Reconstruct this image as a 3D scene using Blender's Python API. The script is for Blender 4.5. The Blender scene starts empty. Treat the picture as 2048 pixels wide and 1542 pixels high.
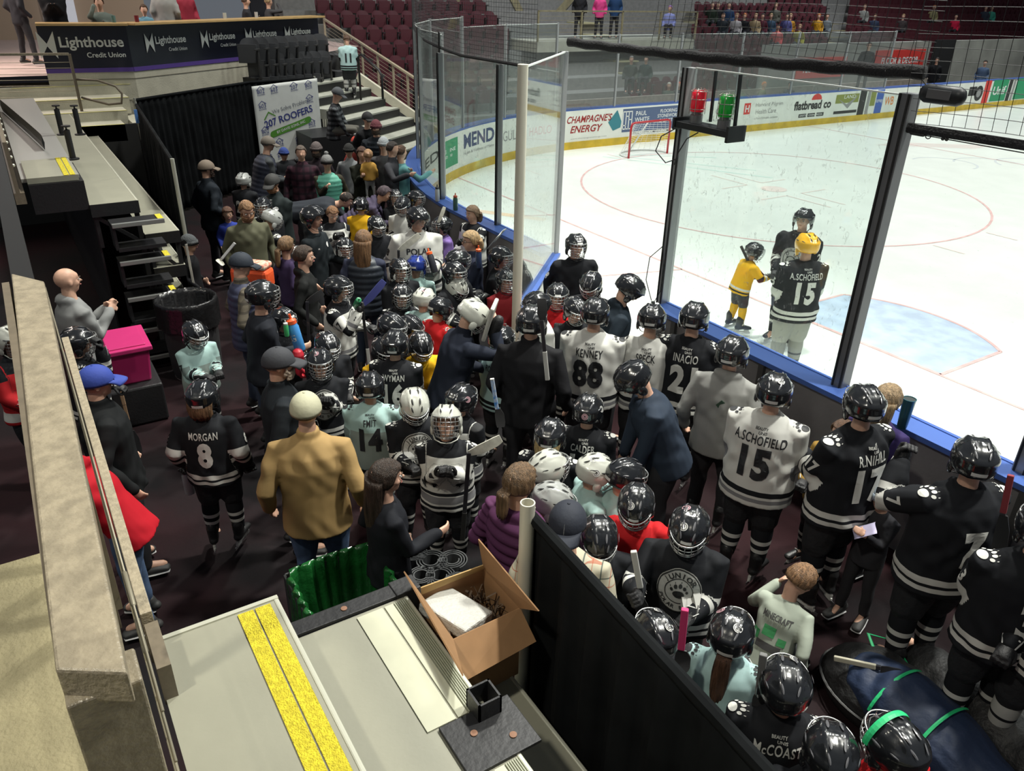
import bpy, bmesh, math, random
import numpy as np
from mathutils import Vector, Matrix
from mathutils.bvhtree import BVHTree
random.seed(7); rng = np.random.default_rng(7)
SC = bpy.context.scene
COL = SC.collection
# ---------------------------------------------------------------- camera
W, H, F = 2048, 1542, 1553.72
YAW, PIT, ROL = -0.99741, -0.475018, 0.024251
CAM = np.array([5.6183, -5.76744, 4.16034])
_f = np.array([math.cos(PIT)*math.sin(YAW), math.cos(PIT)*math.cos(YAW), math.sin(PIT)])
_r = np.cross(_f, [0, 0, 1.]); _r /= np.linalg.norm(_r); _u = np.cross(_r, _f)
_c, _s = math.cos(ROL), math.sin(ROL)
_r, _u = _c*_r+_s*_u, -_s*_r+_c*_u
cd = bpy.data.cameras.new('camera'); cam = bpy.data.objects.new('camera', cd); COL.objects.link(cam)
cd.sensor_width = 36; cd.lens = F/W*36; cd.clip_start = .05; cd.clip_end = 300
cam.matrix_world = Matrix(((_r[0], _u[0], -_f[0], CAM[0]), (_r[1], _u[1], -_f[1], CAM[1]), (_r[2], _u[2], -_f[2], CAM[2]), (0, 0, 0, 1)))
SC.camera = cam
SC.view_settings.view_transform = 'Standard'; SC.view_settings.look = 'None'
SC.view_settings.exposure = 0.0; SC.view_settings.gamma = 1.0
SC.cycles.max_bounces = 6; SC.cycles.transparent_max_bounces = 24; SC.cycles.diffuse_bounces = 3
SC.cycles.glossy_bounces = 3; SC.cycles.transmission_bounces = 4
# ---------------------------------------------------------------- light
wd = bpy.data.worlds.new('arena_air'); SC.world = wd; wd.use_nodes = True
wd.node_tree.nodes['Background'].inputs[0].default_value = (.8, .88, 1, 1)
wd.node_tree.nodes['Background'].inputs[1].default_value = .14
LS = .30
def lamp(name, loc, tgt, size, power, col=(1, 1, 1), spread=180, sy=None):
    l = bpy.data.lights.new(name, 'AREA'); l.shape = 'RECTANGLE'; l.size = size; l.size_y = sy or size
    l.energy = power*LS; l.color = col; l.spread = math.radians(spread)
    o = bpy.data.objects.new(name, l); COL.objects.link(o); o.location = loc
    o.rotation_euler = (Vector(tgt)-Vector(loc)).to_track_quat('-Z', 'Y').to_euler()
    return o
for i, (x, y) in enumerate([(-8, 8), (0, 8), (8, 8), (-8, 20), (0, 20), (8, 20), (-8, 34), (0, 34)]):
    lamp('rink_lamp', (x, y, 15), (x, y, 0), 1.6, 1660, (.97, 1, .93), 110)
for x, y, p in ((-7, -1.0, 300), (-1, -.5, 420), (5, -.8, 340)):
    lamp('end_lamp', (x, y+2.5, 13.5), (x*.75, -2.5, 0), .8, p*3.3, (1, .99, .90), 75)
for x, y, p in ((4.5, -9, 330), (-3, -10, 160)):
    lamp('walkway_lamp', (x, y, 10), (x-.8, -5.5, 2), .4, p, (1, .95, .8), 100)
lamp('concourse_lamp', (-15, -6.5, 5.6), (-14, -4, 2.4), 2.5, 520, (1, .85, .75), 150)
lamp('corner_lamp', (-11, 0, 12), (-15, 2.5, 1), 1.2, 1300, (1, .97, .88), 110)
lamp('stand_lamp', (-16, 12, 14), (-20, 12, 1), 2, 2000, (.9, .95, 1), 120)
lamp('stand_lamp', (-16, 28, 14), (-20, 28, 1), 2, 2200, (.9, .95, 1), 120)
# ---------------------------------------------------------------- pixel to place
def ray(q): return (q[0]-W/2)/F*_r-(q[1]-H/2)/F*_u+_f
def PZ(x, y, z): d = ray((x, y)); t = (z-CAM[2])/d[2]; return CAM+t*d
def PX(x, y, c): d = ray((x, y)); t = (c-CAM[0])/d[0]; return CAM+t*d
def PY(x, y, c): d = ray((x, y)); t = (c-CAM[1])/d[1]; return CAM+t*d
def px_of(P):
    d = np.asarray(P, float)-CAM; return (W/2+F*(d@_r)/(d@_f), H/2-F*(d@_u)/(d@_f))
# ---------------------------------------------------------------- materials
MATS = {}
def _node(nt, t, **k):
    n = nt.nodes.new(t)
    for a, b in k.items(): setattr(n, a, b)
    return n
def mat(name, col=(.5, .5, .5), rough=.6, metal=0, noise=0, nscale=8, bump=0, bscale=40, emit=0, spec=.5, alpha=None, col2=None, coat=0, stretch=None):
    if name in MATS: return MATS[name]
    m = bpy.data.materials.new(name); m.use_nodes = True; nt = m.node_tree; b = nt.nodes['Principled BSDF']
    b.inputs['Base Color'].default_value = (*col, 1); b.inputs['Roughness'].default_value = rough; b.inputs['Metallic'].default_value = metal
    b.inputs['Specular IOR Level'].default_value = spec; b.inputs['Coat Weight'].default_value = coat; b.inputs['Coat Roughness'].default_value = .08
    if emit: b.inputs['Emission Color'].default_value = (*col, 1); b.inputs['Emission Strength'].default_value = emit
    tc = _node(nt, 'ShaderNodeTexCoord'); src = tc.outputs['Object']
    if stretch:
        mp = _node(nt, 'ShaderNodeMapping'); mp.inputs['Scale'].default_value = stretch; nt.links.new(src, mp.inputs[0]); src = mp.outputs[0]
    if noise or col2:
        n = _node(nt, 'ShaderNodeTexNoise'); n.inputs['Scale'].default_value = nscale; n.inputs['Detail'].default_value = 5
        nt.links.new(src, n.inputs['Vector'])
        r = _node(nt, 'ShaderNodeValToRGB'); r.color_ramp.elements[0].position = .35; r.color_ramp.elements[1].position = .65
        c2 = col2 or tuple(min(1, c*(1+noise)) for c in col); c1 = col if col2 else tuple(c*(1-noise) for c in col)
        r.color_ramp.elements[0].color = (*c1, 1); r.color_ramp.elements[1].color = (*c2, 1)
        nt.links.new(n.outputs['Fac'], r.inputs[0]); nt.links.new(r.outputs[0], b.inputs['Base Color'])
    if bump:
        n = _node(nt, 'ShaderNodeTexNoise'); n.inputs['Scale'].default_value = bscale; n.inputs['Detail'].default_value = 3
        nt.links.new(src, n.inputs['Vector']); u = _node(nt, 'ShaderNodeBump'); u.inputs['Strength'].default_value = bump; u.inputs['Distance'].default_value = .02
        nt.links.new(n.outputs['Fac'], u.inputs['Height']); nt.links.new(u.outputs[0], b.inputs['Normal'])
    MATS[name] = m; return m
def glass_mat(name, tint=(.93, .97, .96), marks=.0, haze=.05):
    if name in MATS: return MATS[name]
    m = bpy.data.materials.new(name); m.use_nodes = True; nt = m.node_tree; nt.nodes.clear()
    out = _node(nt, 'ShaderNodeOutputMaterial'); tr = _node(nt, 'ShaderNodeBsdfTransparent'); tr.inputs[0].default_value = (*tint, 1)
    gl = _node(nt, 'ShaderNodeBsdfGlossy'); gl.inputs['Roughness'].default_value = .03
    lf = _node(nt, 'ShaderNodeLayerWeight'); lf.inputs[0].default_value = .5
    pw = _node(nt, 'ShaderNodeMath', operation='POWER'); pw.inputs[1].default_value = 4; nt.links.new(lf.outputs['Facing'], pw.inputs[0])
    lw = _node(nt, 'ShaderNodeMath', operation='MULTIPLY_ADD'); lw.inputs[1].default_value = .9; lw.inputs[2].default_value = .035; nt.links.new(pw.outputs[0], lw.inputs[0])
    mx = _node(nt, 'ShaderNodeMixShader'); nt.links.new(lw.outputs[0], mx.inputs[0]); nt.links.new(tr.outputs[0], mx.inputs[1]); nt.links.new(gl.outputs[0], mx.inputs[2])
    df = _node(nt, 'ShaderNodeBsdfDiffuse'); df.inputs[0].default_value = (.8, .82, .8, 1)
    m2 = _node(nt, 'ShaderNodeMixShader'); nt.links.new(mx.outputs[0], m2.inputs[1]); nt.links.new(df.outputs[0], m2.inputs[2])
    tc = _node(nt, 'ShaderNodeTexCoord'); mp = _node(nt, 'ShaderNodeMapping'); mp.inputs['Scale'].default_value = (9, 9, 5); nt.links.new(tc.outputs['Object'], mp.inputs[0])
    n = _node(nt, 'ShaderNodeTexNoise'); n.inputs['Scale'].default_value = 2.2; n.inputs['Detail'].default_value = 6; n.inputs['Distortion'].default_value = 1.5
    nt.links.new(mp.outputs[0], n.inputs['Vector'])
    mr = _node(nt, 'ShaderNodeMapRange'); mr.inputs[1].default_value = .625; mr.inputs[2].default_value = .70; mr.inputs[3].default_value = haze; mr.inputs[4].default_value = haze+marks
    nt.links.new(n.outputs['Fac'], mr.inputs[0]); nt.links.new(mr.outputs[0], m2.inputs[0]); nt.links.new(m2.outputs[0], out.inputs[0])
    MATS[name] = m; return m
# ---------------------------------------------------------------- mesh helpers
class MB:
    def __init__(s): s.v = []; s.f = []; s.m = []; s.n = 0
    def add(s, v, f, mi=0):
        v = np.asarray(v, float).reshape(-1, 3); s.v.append(v); s.f += [[i+s.n for i in q] for q in f]; s.m += [mi]*len(f); s.n += len(v); return s
    def box(s, c, d, mi=0, R=None):
        x, y, z = [k/2 for k in d]
        v = np.array([[a*x, b*y, e*z] for a in (-1, 1) for b in (-1, 1) for e in (-1, 1)])
        if R is not None: v = v@np.asarray(R).T
        return s.add(v+np.asarray(c, float), [[0, 1, 3, 2], [4, 6, 7, 5], [0, 4, 5, 1], [2, 3, 7, 6], [0, 2, 6, 4], [1, 5, 7, 3]], mi)
    def bb(s, a, b, mi=0):
        a = np.minimum(a, b) if False else np.asarray(a, float); b = np.asarray(b, float); return s.box((a+b)/2, np.abs(b-a), mi)
    def bar(s, a, b, w, h=None, mi=0, up=(0, 0, 1)):
        a = np.asarray(a, float); b = np.asarray(b, float); h = h or w; t = b-a; L = np.linalg.norm(t); t /= L
        u = np.asarray(up, float)
        if abs(t@u) > .98: u = np.array([1., 0, 0])
        x = np.cross(t, u); x /= np.linalg.norm(x); y = np.cross(x, t)
        return s.box((a+b)/2, (w, L, h), mi, np.stack([x, t, y], 1))
    def tube(s, P, r, n=8, mi=0, side=None, ry=None, cap=True, closed=False):
        P = np.asarray(P, float); k = len(P)
        r = np.full(k, r, float) if np.isscalar(r) else np.asarray(r, float)
        ry = r if ry is None else (np.full(k, ry, float) if np.isscalar(ry) else np.asarray(ry, float))
        T = np.gradient(P, axis=0); T /= np.linalg.norm(T, axis=1)[:, None]+1e-12
        if side is None:
            a = np.array([0, 0, 1.]) if abs(T[0][2]) < .9 else np.array([1., 0, 0]); side = np.cross(T[0], a)
        side = np.asarray(side, float); an = np.linspace(0, 2*math.pi, n, endpoint=False); V = []; X = side
        for i in range(k):
            X = X-T[i]*(X@T[i]); X = X/(np.linalg.norm(X)+1e-12); Y = np.cross(T[i], X)
            V.append(P[i]+np.outer(np.cos(an)*r[i], X)+np.outer(np.sin(an)*ry[i], Y))
        V = np.concatenate(V); fs = []
        for i in range(k-1):
            for j in range(n): fs.append([i*n+j, i*n+(j+1) % n, (i+1)*n+(j+1) % n, (i+1)*n+j])
        if cap: fs.append(list(range(n))[::-1]); fs.append([(k-1)*n+j for j in range(n)])
        return s.add(V, fs, mi)
    def capsule(s, P, r, ry=None, n=10, side=None, mi=0):   # tube with rounded ends
        P = [np.asarray(p, float) for p in P]; r = list(np.full(len(P), r) if np.isscalar(r) else r); ry = list(r if ry is None else (np.full(len(P), ry) if np.isscalar(ry) else ry))
        def u(a, b): d = a-b; return d/(np.linalg.norm(d)+1e-9)
        d0, d1 = u(P[0], P[1]), u(P[-1], P[-2])
        e0, e1 = min(r[0], ry[0]), min(r[-1], ry[-1])
        P = [P[0]+d0*e0, P[0]+d0*e0*.7]+P+[P[-1]+d1*e1*.7, P[-1]+d1*e1]
        r = [r[0]*.25, r[0]*.72]+r+[r[-1]*.72, r[-1]*.25]; ry = [ry[0]*.25, ry[0]*.72]+ry+[ry[-1]*.72, ry[-1]*.25]
        return s.tube(P, r, n, mi, side, ry)
    def ball(s, c, r, n=12, m=8, mi=0, R=None):
        r = np.array([r]*3 if np.isscalar(r) else r, float); v = [[0, 0, 1]]
        for i in range(1, m):
            for j in range(n):
                a, b = math.pi*i/m, 2*math.pi*j/n; v.append([math.sin(a)*math.cos(b), math.sin(a)*math.sin(b), math.cos(a)])
        v.append([0, 0, -1]); v = np.array(v)*r
        if R is not None: v = v@np.asarray(R).T
        f = [[0, 1+j, 1+(j+1) % n] for j in range(n)]
        for i in range(m-2):
            for j in range(n): a = 1+i*n; f.append([a+j, a+n+j, a+n+(j+1) % n, a+(j+1) % n])
        a = 1+(m-2)*n; f += [[a+j, len(v)-1, a+(j+1) % n] for j in range(n)]
        return s.add(v+np.asarray(c, float), f, mi)
    def lathe(s, prof, n=24, c=(0, 0, 0), mi=0, cap=True):
        k = len(prof); v = [[r*math.cos(2*math.pi*j/n)+c[0], r*math.sin(2*math.pi*j/n)+c[1], z+c[2]] for r, z in prof for j in range(n)]
        f = [[i*n+j, i*n+(j+1) % n, (i+1)*n+(j+1) % n, (i+1)*n+j] for i in range(k-1) for j in range(n)]
        if cap: f += [list(range(n))[::-1], [(k-1)*n+j for j in range(n)]]
        return s.add(v, f, mi)
    def xf(s, M):
        M = np.array(M); s.v = [v@M[:3, :3].T+M[:3, 3] for v in s.v]; return s
    def mesh(s, name='m'):
        me = bpy.data.meshes.new(name); V = np.concatenate(s.v) if s.v else np.zeros((0, 3))
        me.from_pydata(V.tolist(), [], s.f)
        if any(s.m): me.polygons.foreach_set('material_index', s.m)
        return me
    def build(s, name, mats, parent=None, smooth=False, bevel=0, **kw):
        return link(name, s.mesh(name), mats, parent, smooth, bevel, **kw)
def tag(o, label=None, cat=None, group=None, kind=None):
    if label: o['label'] = label
    if cat: o['category'] = cat
    if group: o['group'] = group
    if kind: o['kind'] = kind
    return o
def link(name, me, mats, parent=None, smooth=False, bevel=0, label=None, cat=None, group=None, kind=None, loc=None):
    o = bpy.data.objects.new(name, me); COL.objects.link(o)
    if not isinstance(mats, (list, tuple)): mats = [mats]
    if len(me.materials) == 0:
        for m in mats: me.materials.append(m)
    if smooth and len(me.polygons):
        me.polygons.foreach_set('use_smooth', [True]*len(me.polygons))
        if smooth == 'a': me.set_sharp_from_angle(angle=math.radians(42))
    if bevel:
        b = o.modifiers.new('bevel', 'BEVEL'); b.width = bevel; b.segments = 2; b.limit_method = 'ANGLE'
    if parent is not None:
        o.parent = parent
        if parent.type != 'EMPTY' or parent.location.length > 0 or parent.rotation_euler[2]: o.matrix_parent_inverse = Matrix.Identity(4)
    if loc is not None: o.location = loc
    return tag(o, label, cat, group, kind)
def empty(name, loc=(0, 0, 0), rz=0, **kw):
    o = bpy.data.objects.new(name, None); COL.objects.link(o); o.location = loc; o.rotation_euler = (0, 0, rz); o.empty_display_size = .1
    return tag(o, **kw)
def part(name, mb, mats, root, **kw):       # mb in world coordinates, made local to root (root unrotated)
    if root.location.length: mb.xf(Matrix.Translation(-Vector(root.location)))
    return mb.build(name, mats, root, **kw)
def copy_tree(o, parent=None):
    c = o.copy(); COL.objects.link(c); c.parent = parent
    for ch in list(o.children): copy_tree(ch, c)
    return c
_txt = {}
def text2d(body, size=1., bold=0., space=1., shear=0., widen=1.):   # flat text as (verts, faces), centred
    k = (body, bold, space, shear)
    if k not in _txt:
        cu = bpy.data.curves.new('t', 'FONT'); cu.body = body; cu.size = 1; cu.align_x = 'CENTER'; cu.align_y = 'CENTER'; cu.offset = bold; cu.space_character = space; cu.shear = shear; cu.resolution_u = 3
        o = bpy.data.objects.new('t', cu); COL.objects.link(o); dg = bpy.context.evaluated_depsgraph_get()
        me = bpy.data.meshes.new_from_object(o.evaluated_get(dg)); bpy.data.objects.remove(o)
        v = np.array([x.co[:] for x in me.vertices]); f = [list(p.vertices) for p in me.polygons]; bpy.data.meshes.remove(me)
        c = (v.max(0)+v.min(0))/2; v = v-c; _txt[k] = (v, f)
    v, f = _txt[k]; h = v[:, 1].max()-v[:, 1].min()
    return v*[size/h*widen, size/h, 0], f    # size = height of lettering
def disc2d(r, n=20, cx=0, cy=0, rx=1, ry=1, ang=0):
    a = np.linspace(0, 2*math.pi, n, endpoint=False); x = np.cos(a)*r*rx; y = np.sin(a)*r*ry; c, s = math.cos(ang), math.sin(ang)
    return np.stack([cx+c*x-s*y, cy+s*x+c*y, 0*x], 1), [list(range(n))]
def ring2d(r0, r1, n=36, cx=0, cy=0, ry=1):
    a = np.linspace(0, 2*math.pi, n, endpoint=False)
    v = [[cx+math.cos(t)*r, cy+math.sin(t)*r*ry, 0] for r in (r0, r1) for t in a]
    return np.array(v), [[j, (j+1) % n, n+(j+1) % n, n+j] for j in range(n)]
def rect2d(w, h, cx=0, cy=0): return np.array([[cx-w/2, cy-h/2, 0], [cx+w/2, cy-h/2, 0], [cx+w/2, cy+h/2, 0], [cx-w/2, cy+h/2, 0]]), [[0, 1, 2, 3]]
def paw2d(r):
    L = [disc2d(r*.62, 18, 0, -.3*r, 1, .78)]
    for x, y, q in ((-.78, .22, .2), (-.38, .62, .23), (.12, .72, .23), (.58, .48, .21), (.86, .05, .17)): L.append(disc2d(r*q, 12, x*r, y*r, .85, 1.1))
    for x, y in ((-.95, .62), (-.45, 1.02), (.2, 1.12), (.78, .86)): L.append(disc2d(r*.08, 6, x*r, y*r, .5, 1.3))
    return L
def merge2d(L, dx=0, dy=0, s=1):
    V = []; Fc = []; n = 0
    for v, f in L: V.append(v*s+[dx, dy, 0]); Fc += [[i+n for i in q] for q in f]; n += len(v)
    return np.concatenate(V), Fc
def arc_text(s, r, h, a0, a1, bold=.01):
    L = []; n = len(s)
    for i, ch in enumerate(s):
        if ch == ' ': continue
        a = math.radians(a0+(a1-a0)*(i/(n-1) if n > 1 else .5)); v, f = text2d(ch, h, bold)
        t = a-math.pi/2 if a0 > a1 else a+math.pi/2; c, q = math.cos(t), math.sin(t)
        L.append((np.stack([v[:, 0]*c-v[:, 1]*q+r*math.cos(a), v[:, 0]*q+v[:, 1]*c+r*math.sin(a), 0*v[:, 0]], 1), f))
    return merge2d(L)
def refine(v, f, step):
    bm = bmesh.new(); vs = [bm.verts.new(p) for p in v]
    for q in f:
        try: bm.faces.new([vs[i] for i in q])
        except ValueError: pass
    for ax in (0, 1):
        lo, hi = v[:, ax].min(), v[:, ax].max(); k = lo+step
        while k < hi:
            co = [0, 0, 0]; co[ax] = k; no = [0, 0, 0]; no[ax] = 1
            bmesh.ops.bisect_plane(bm, geom=bm.verts[:]+bm.edges[:]+bm.faces[:], plane_co=co, plane_no=no, dist=1e-5); k += step
    bm.verts.index_update(); V = np.array([p.co[:] for p in bm.verts]); Fc = [[p.index for p in q.verts] for q in bm.faces]; bm.free()
    return V, Fc
# ================================================================ rink
M_ice = mat('ice', (.80, .84, .79), .32, noise=.03, nscale=1.5, bump=.12, bscale=6, spec=.3)
def ice_detail():
    nt = M_ice.node_tree; b = nt.nodes['Principled BSDF']; tc = _node(nt, 'ShaderNodeTexCoord')
    base = b.inputs['Base Color'].links[0].from_socket; last = base
    for sc, rot, st, wid, col, amt in ((3.2, .5, (1, 7, 1), .012, (.48, .52, .53), .40), (2.1, -.7, (8, 1, 1), .010, (.5, .54, .55), .35), (9, 0, (1.6, 1, 1), .03, (.35, .38, .38), .55)):
        mp = _node(nt, 'ShaderNodeMapping'); mp.inputs['Scale'].default_value = st; mp.inputs['Rotation'].default_value = (0, 0, rot); nt.links.new(tc.outputs['Object'], mp.inputs[0])
        n = _node(nt, 'ShaderNodeTexNoise'); n.inputs['Scale'].default_value = sc; n.inputs['Detail'].default_value = 4; n.inputs['Distortion'].default_value = .6; nt.links.new(mp.outputs[0], n.inputs['Vector'])
        g = _node(nt, 'ShaderNodeMapRange')
        if sc < 9:
            ab = _node(nt, 'ShaderNodeMath', operation='SUBTRACT'); ab.inputs[1].default_value = .5; nt.links.new(n.outputs['Fac'], ab.inputs[0])
            aa = _node(nt, 'ShaderNodeMath', operation='ABSOLUTE'); nt.links.new(ab.outputs[0], aa.inputs[0]); nt.links.new(aa.outputs[0], g.inputs[0])
            g.inputs[1].default_value = 0; g.inputs[2].default_value = wid; g.inputs[3].default_value = amt*.35; g.inputs[4].default_value = 0
        else:
            nt.links.new(n.outputs['Fac'], g.inputs[0]); g.inputs[1].default_value = .70; g.inputs[2].default_value = .74; g.inputs[3].default_value = 0; g.inputs[4].default_value = amt
        mx = _node(nt, 'ShaderNodeMix', data_type='RGBA'); nt.links.new(g.outputs[0], mx.inputs[0]); nt.links.new(last, mx.inputs[6]); mx.inputs[7].default_value = (*col, 1); last = mx.outputs[2]
    nt.links.new(last, b.inputs['Base Color'])
ice_detail()
RX0, RR = -12.95, 8.53
CX, CY = RX0+RR, RR
def path(s):        # s=0 where the near corner starts, + round the corner and up the far side, - along the end boards
    if s < 0: return np.array([CX-s, 0.]), np.array([0, 1.])
    L = RR*math.pi/2
    if s < L:
        a = s/RR; return np.array([CX-RR*math.sin(a), CY-RR*math.cos(a)]), np.array([math.sin(a), math.cos(a)])
    return np.array([RX0, CY+s-L]), np.array([1., 0])
def s_at(px, z=.6, py=None, lo=0, hi=60):
    best = None
    for s in np.linspace(lo, hi, 2400):
        p, _ = path(s); q = px_of((p[0], p[1], z))
        if py is None: e = abs(q[0]-px)
        else: e = math.hypot(q[0]-px, q[1]-py)
        if best is None or e < best[0]: best = (e, s)
    return best[1]
# ice sheet outline
mb = MB(); pts = [path(s)[0] for s in np.linspace(0, RR*math.pi/2, 24)]
poly = [(12.95-RR, 0.), (12.95, 8.53), (12.95, 61), (RX0, 61)]+[tuple(p) for p in pts[::-1]]
poly = [(12.95-RR+RR*math.sin(a), RR-RR*math.cos(a)) for a in np.linspace(0, math.pi/2, 12)]+[(12.95, 61), (RX0, 61)]+[tuple(p) for p in pts[::-1]]
mb.add([(x, y, 0.004) for x, y in poly], [list(range(len(poly)))]); mb.build('ground', M_ice, kind='structure')
M_red = mat('line_red', (.70, .46, .45), .5, noise=.12, nscale=5); M_redf = mat('line_red_faint', (.76, .66, .62), .5); M_crease = mat('crease_blue', (.46, .56, .70), .5, noise=.12, nscale=4)
M_faint = mat('paint_faint', (.62, .76, .70), .5)
def decal(name, fl, m, z): v, f = merge2d(fl); v = v+[0, 0, z]; mb = MB(); mb.add(v, f); return mb.build(name, m, kind='structure')
def ring_at(r0, r1, x, y, a0=0, a1=360, n=72):
    t = np.radians(np.linspace(a0, a1, n)); v = [[x+r*math.cos(q), y+r*math.sin(q), 0] for r in (r0, r1) for q in t]
    return np.array(v), [[j, j+1, n+j+1, n+j] for j in range(n-1)]
def line2(a, b, w):
    a = np.array(a, float); b = np.array(b, float); d = b-a; d /= np.linalg.norm(d); n = np.array([-d[1], d[0]])*w/2
    return np.array([[*(a-n), 0], [*(b-n), 0], [*(b+n), 0], [*(a+n), 0]]), [[0, 1, 2, 3]]
decal('ground_marking_lines', [ring_at(4.54, 4.59, -6.7, 9.45), ring_at(4.54, 4.59, 6.7, 9.45), line2((-12.0, 3.35), (12, 3.35), .05), line2((-3.35, 3.35), (-4.27, .05), .05), line2((3.35, 3.35), (4.27, .05), .05),
      line2((-12.9, 18.3), (12.9, 18.3), .05)], M_red, .008)
fo = []
for sx in (-1, 1):
    for sy in (-1, 1):
        fo += [line2((-6.7+sx*.6, 9.45+sy*.25), (-6.7+sx*1.8, 9.45+sy*.25), .05), line2((-6.7+sx*.6, 9.45+sy*.25), (-6.7+sx*.6, 9.45+sy*1.1), .05), line2((-6.7+sx*4.6, 9.45+sy*.9), (-6.7+sx*5.2, 9.45+sy*.9), .05)]
decal('ground_marking_spot', [ring_at(.02, .3, -6.7, 9.45)]+fo, M_redf, .008)
ca = math.degrees(math.asin(1.37/1.83)); cr = [(-1.22, 3.37), (1.22, 3.37)]+[(1.83*math.cos(t), 3.37+1.83*math.sin(t)) for t in np.radians(np.linspace(48.2, 131.8, 20))]
decal('ground_crease', [(np.array([(*p, 0) for p in cr]), [list(range(len(cr)))])], M_crease, .007)
decal('ground_crease_line', [line2((cr[i][0], cr[i][1]), (cr[(i+1) % len(cr)][0], cr[(i+1) % len(cr)][1]), .05) for i in range(len(cr))], M_red, .009)
# faint worn paint in the ice
q = PZ(1375, 338, 0); decal('ground_paint_green', [line2(q[:2]+[-2.3, -1+.35*k], q[:2]+[1.8*math.cos(k), 1.2+.3*k], .10) for k in range(3)], M_faint, .0065)
q = PZ(1870, 297, 0); decal('ground_paint_red', [line2(q[:2]+[-1.2, .2*k-1.2], q[:2]+[.6, .2*k+1.2], .07) for k in range(6)], M_redf, .0065)
q = PZ(1930, 335, 0); decal('ground_paint_grey', [ring_at(.8+.1*k, .86+.1*k, q[0]-.6+k*.7, q[1]+k*1.1, 10*k, 200+20*k, 30) for k in range(4)], mat('paint_grey', (.6, .64, .66), .5), .0065)
q = PZ(990, 430, 0); decal('ground_paint_colour', [line2(q[:2]+[-.9, -.5], q[:2]+[.8, .7], .22)], mat('paint_orange', (.8, .62, .45), .5), .0065)
# ---- floor
M_floor = mat('dark_floor', (.007, .007, .008), .75, col2=(.022, .007, .009), nscale=.55, bump=.12, bscale=25, spec=.12)
mb = MB(); mb.add([(-40, -30, -.01), (30, -30, -.01), (30, 70, -.01), (-40, 70, -.01)], [[0, 1, 2, 3]]); mb.build('floor', M_floor, kind='structure')
# ---- boards: one run left of the gate, one run right of it
M_bw = mat('board_white', (.78, .80, .74), .35, noise=.04, nscale=3); M_by = mat('kick_yellow', (.62, .42, .03), .45, noise=.15, nscale=3)
M_bb = mat('sill_blue', (.065, .13, .40), .4); M_bg = mat('board_grey', (.17, .165, .17), .6, noise=.15, nscale=2, bump=.1)
def strip(ss, o0, o1, z0, z1, mi, mb):     # box swept along the board path; offsets towards the rink (+)
    P = []
    for s in ss:
        p, n = path(s)
        for o, z in ((o0, z0), (o1, z0), (o1, z1), (o0, z1)): P.append([*(p+n*o), z])
    k = len(ss); f = [[i*4+j, i*4+(j+1) % 4, (i+1)*4+(j+1) % 4, (i+1)*4+j] for i in range(k-1) for j in range(4)]
    f += [[3, 2, 1, 0], [(k-1)*4+j for j in range(4)]]; mb.add(P, f, mi)
def boards(s0, s1, label):
    n = max(2, int((s1-s0)/.5)); ss = np.linspace(s0, s1, n)
    r = empty('rink_boards', label=label, cat='rink boards', group='boards round the rink')
    a = MB(); strip(ss, 0, .03, .2, 1.06, 0, a); a.build('board_face', M_bw, r)
    a = MB(); strip(ss, 0, .045, 0.0, .21, 0, a); a.build('kickplate', M_by, r)
    a = MB(); strip(ss, -.24, .03, 1.06, 1.105, 0, a); strip(ss, -.02, .0, 1.105, 1.113, 0, a); a.build('sill', M_bb, r)
    a = MB(); strip(ss, -.2, -.12, 0, 1.06, 0, a); a.build('outer_panel', M_bg, r)
    a = MB()
    for s in np.arange(s0+.2, s1, 1.2):
        strip([s, s+.06], -.24, 0, .02, 1.055, 0, a)
    a.build('frame', mat('board_steel', (.1, .1, .1), .5, .6), r)
    return r
BL = boards(-2.1, 52, 'white rink boards with yellow kickplate and adverts, round the far corner')
BR = boards(-12, -4.2, 'rink boards with blue sill right of the open gate')
# ---- adverts on the far boards
C_blue = mat('ad_navy', (.035, .06, .16), .5); C_grn = mat('ad_green', (.02, .30, .13), .5); C_blk = mat('ad_black', (.02, .02, .02), .5); C_mar = mat('ad_maroon', (.33, .02, .02), .5)
C_red = mat('ad_red', (.65, .04, .03), .5); C_org = mat('ad_orange', (.8, .25, .04), .5); C_wht = mat('ad_white', (.8, .82, .8), .5); C_gry = mat('ad_grey', (.30, .30, .30), .5)
C_tl = mat('ad_teal', (.04, .22, .27), .5); C_olv = mat('ad_olive', (.25, .28, .06), .5); C_sky = mat('ad_blue', (.05, .12, .45), .5); C_pan = mat('ad_panel_navy', (.09, .13, .24), .5)
def advert(pxa, pxb, items, z=.62, s_rng=(0, 60)):      # items: (2d, material, layer); x along the boards in metres from the centre, y up from z
    sa, sb = s_at(pxa, z, lo=s_rng[0], hi=s_rng[1]), s_at(pxb, z, lo=s_rng[0], hi=s_rng[1]); sc = (sa+sb)/2; w = abs(sb-sa)
    mb = MB(); ms = []
    for fn, m, lay in items:
        v, f = fn(w) if callable(fn) else fn
        v, f = refine(v, f, .4)
        P = []
        for x, y, _ in v:
            p, n = path(sc+x); P.append([*(p+n*(.033+.002*lay)), z+y])
        if m not in ms: ms.append(m)
        mb.add(P, f, ms.index(m))
    return mb.build('advertisement', ms, BL)
def T(b, h, y=0, x=0, bold=.0, wf=None, sh=0):
    def fn(w):
        v, f = text2d(b, h, bold, 1., sh)
        if wf: v = v*[w*wf/(v[:, 0].max()-v[:, 0].min()), 1, 1]
        return v+[x*w, y, 0], f
    return fn
def Rt(wf, h, y=0, x=0): return lambda w: rect2d(w*wf, h, x*w, y)
advert(852, 876, [(T('UNITED', .2, .16, 0, .02, 1), C_blk, 1), (T('SERVICES', .08, -.05, 0, 0, .6), C_gry, 1)])
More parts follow.
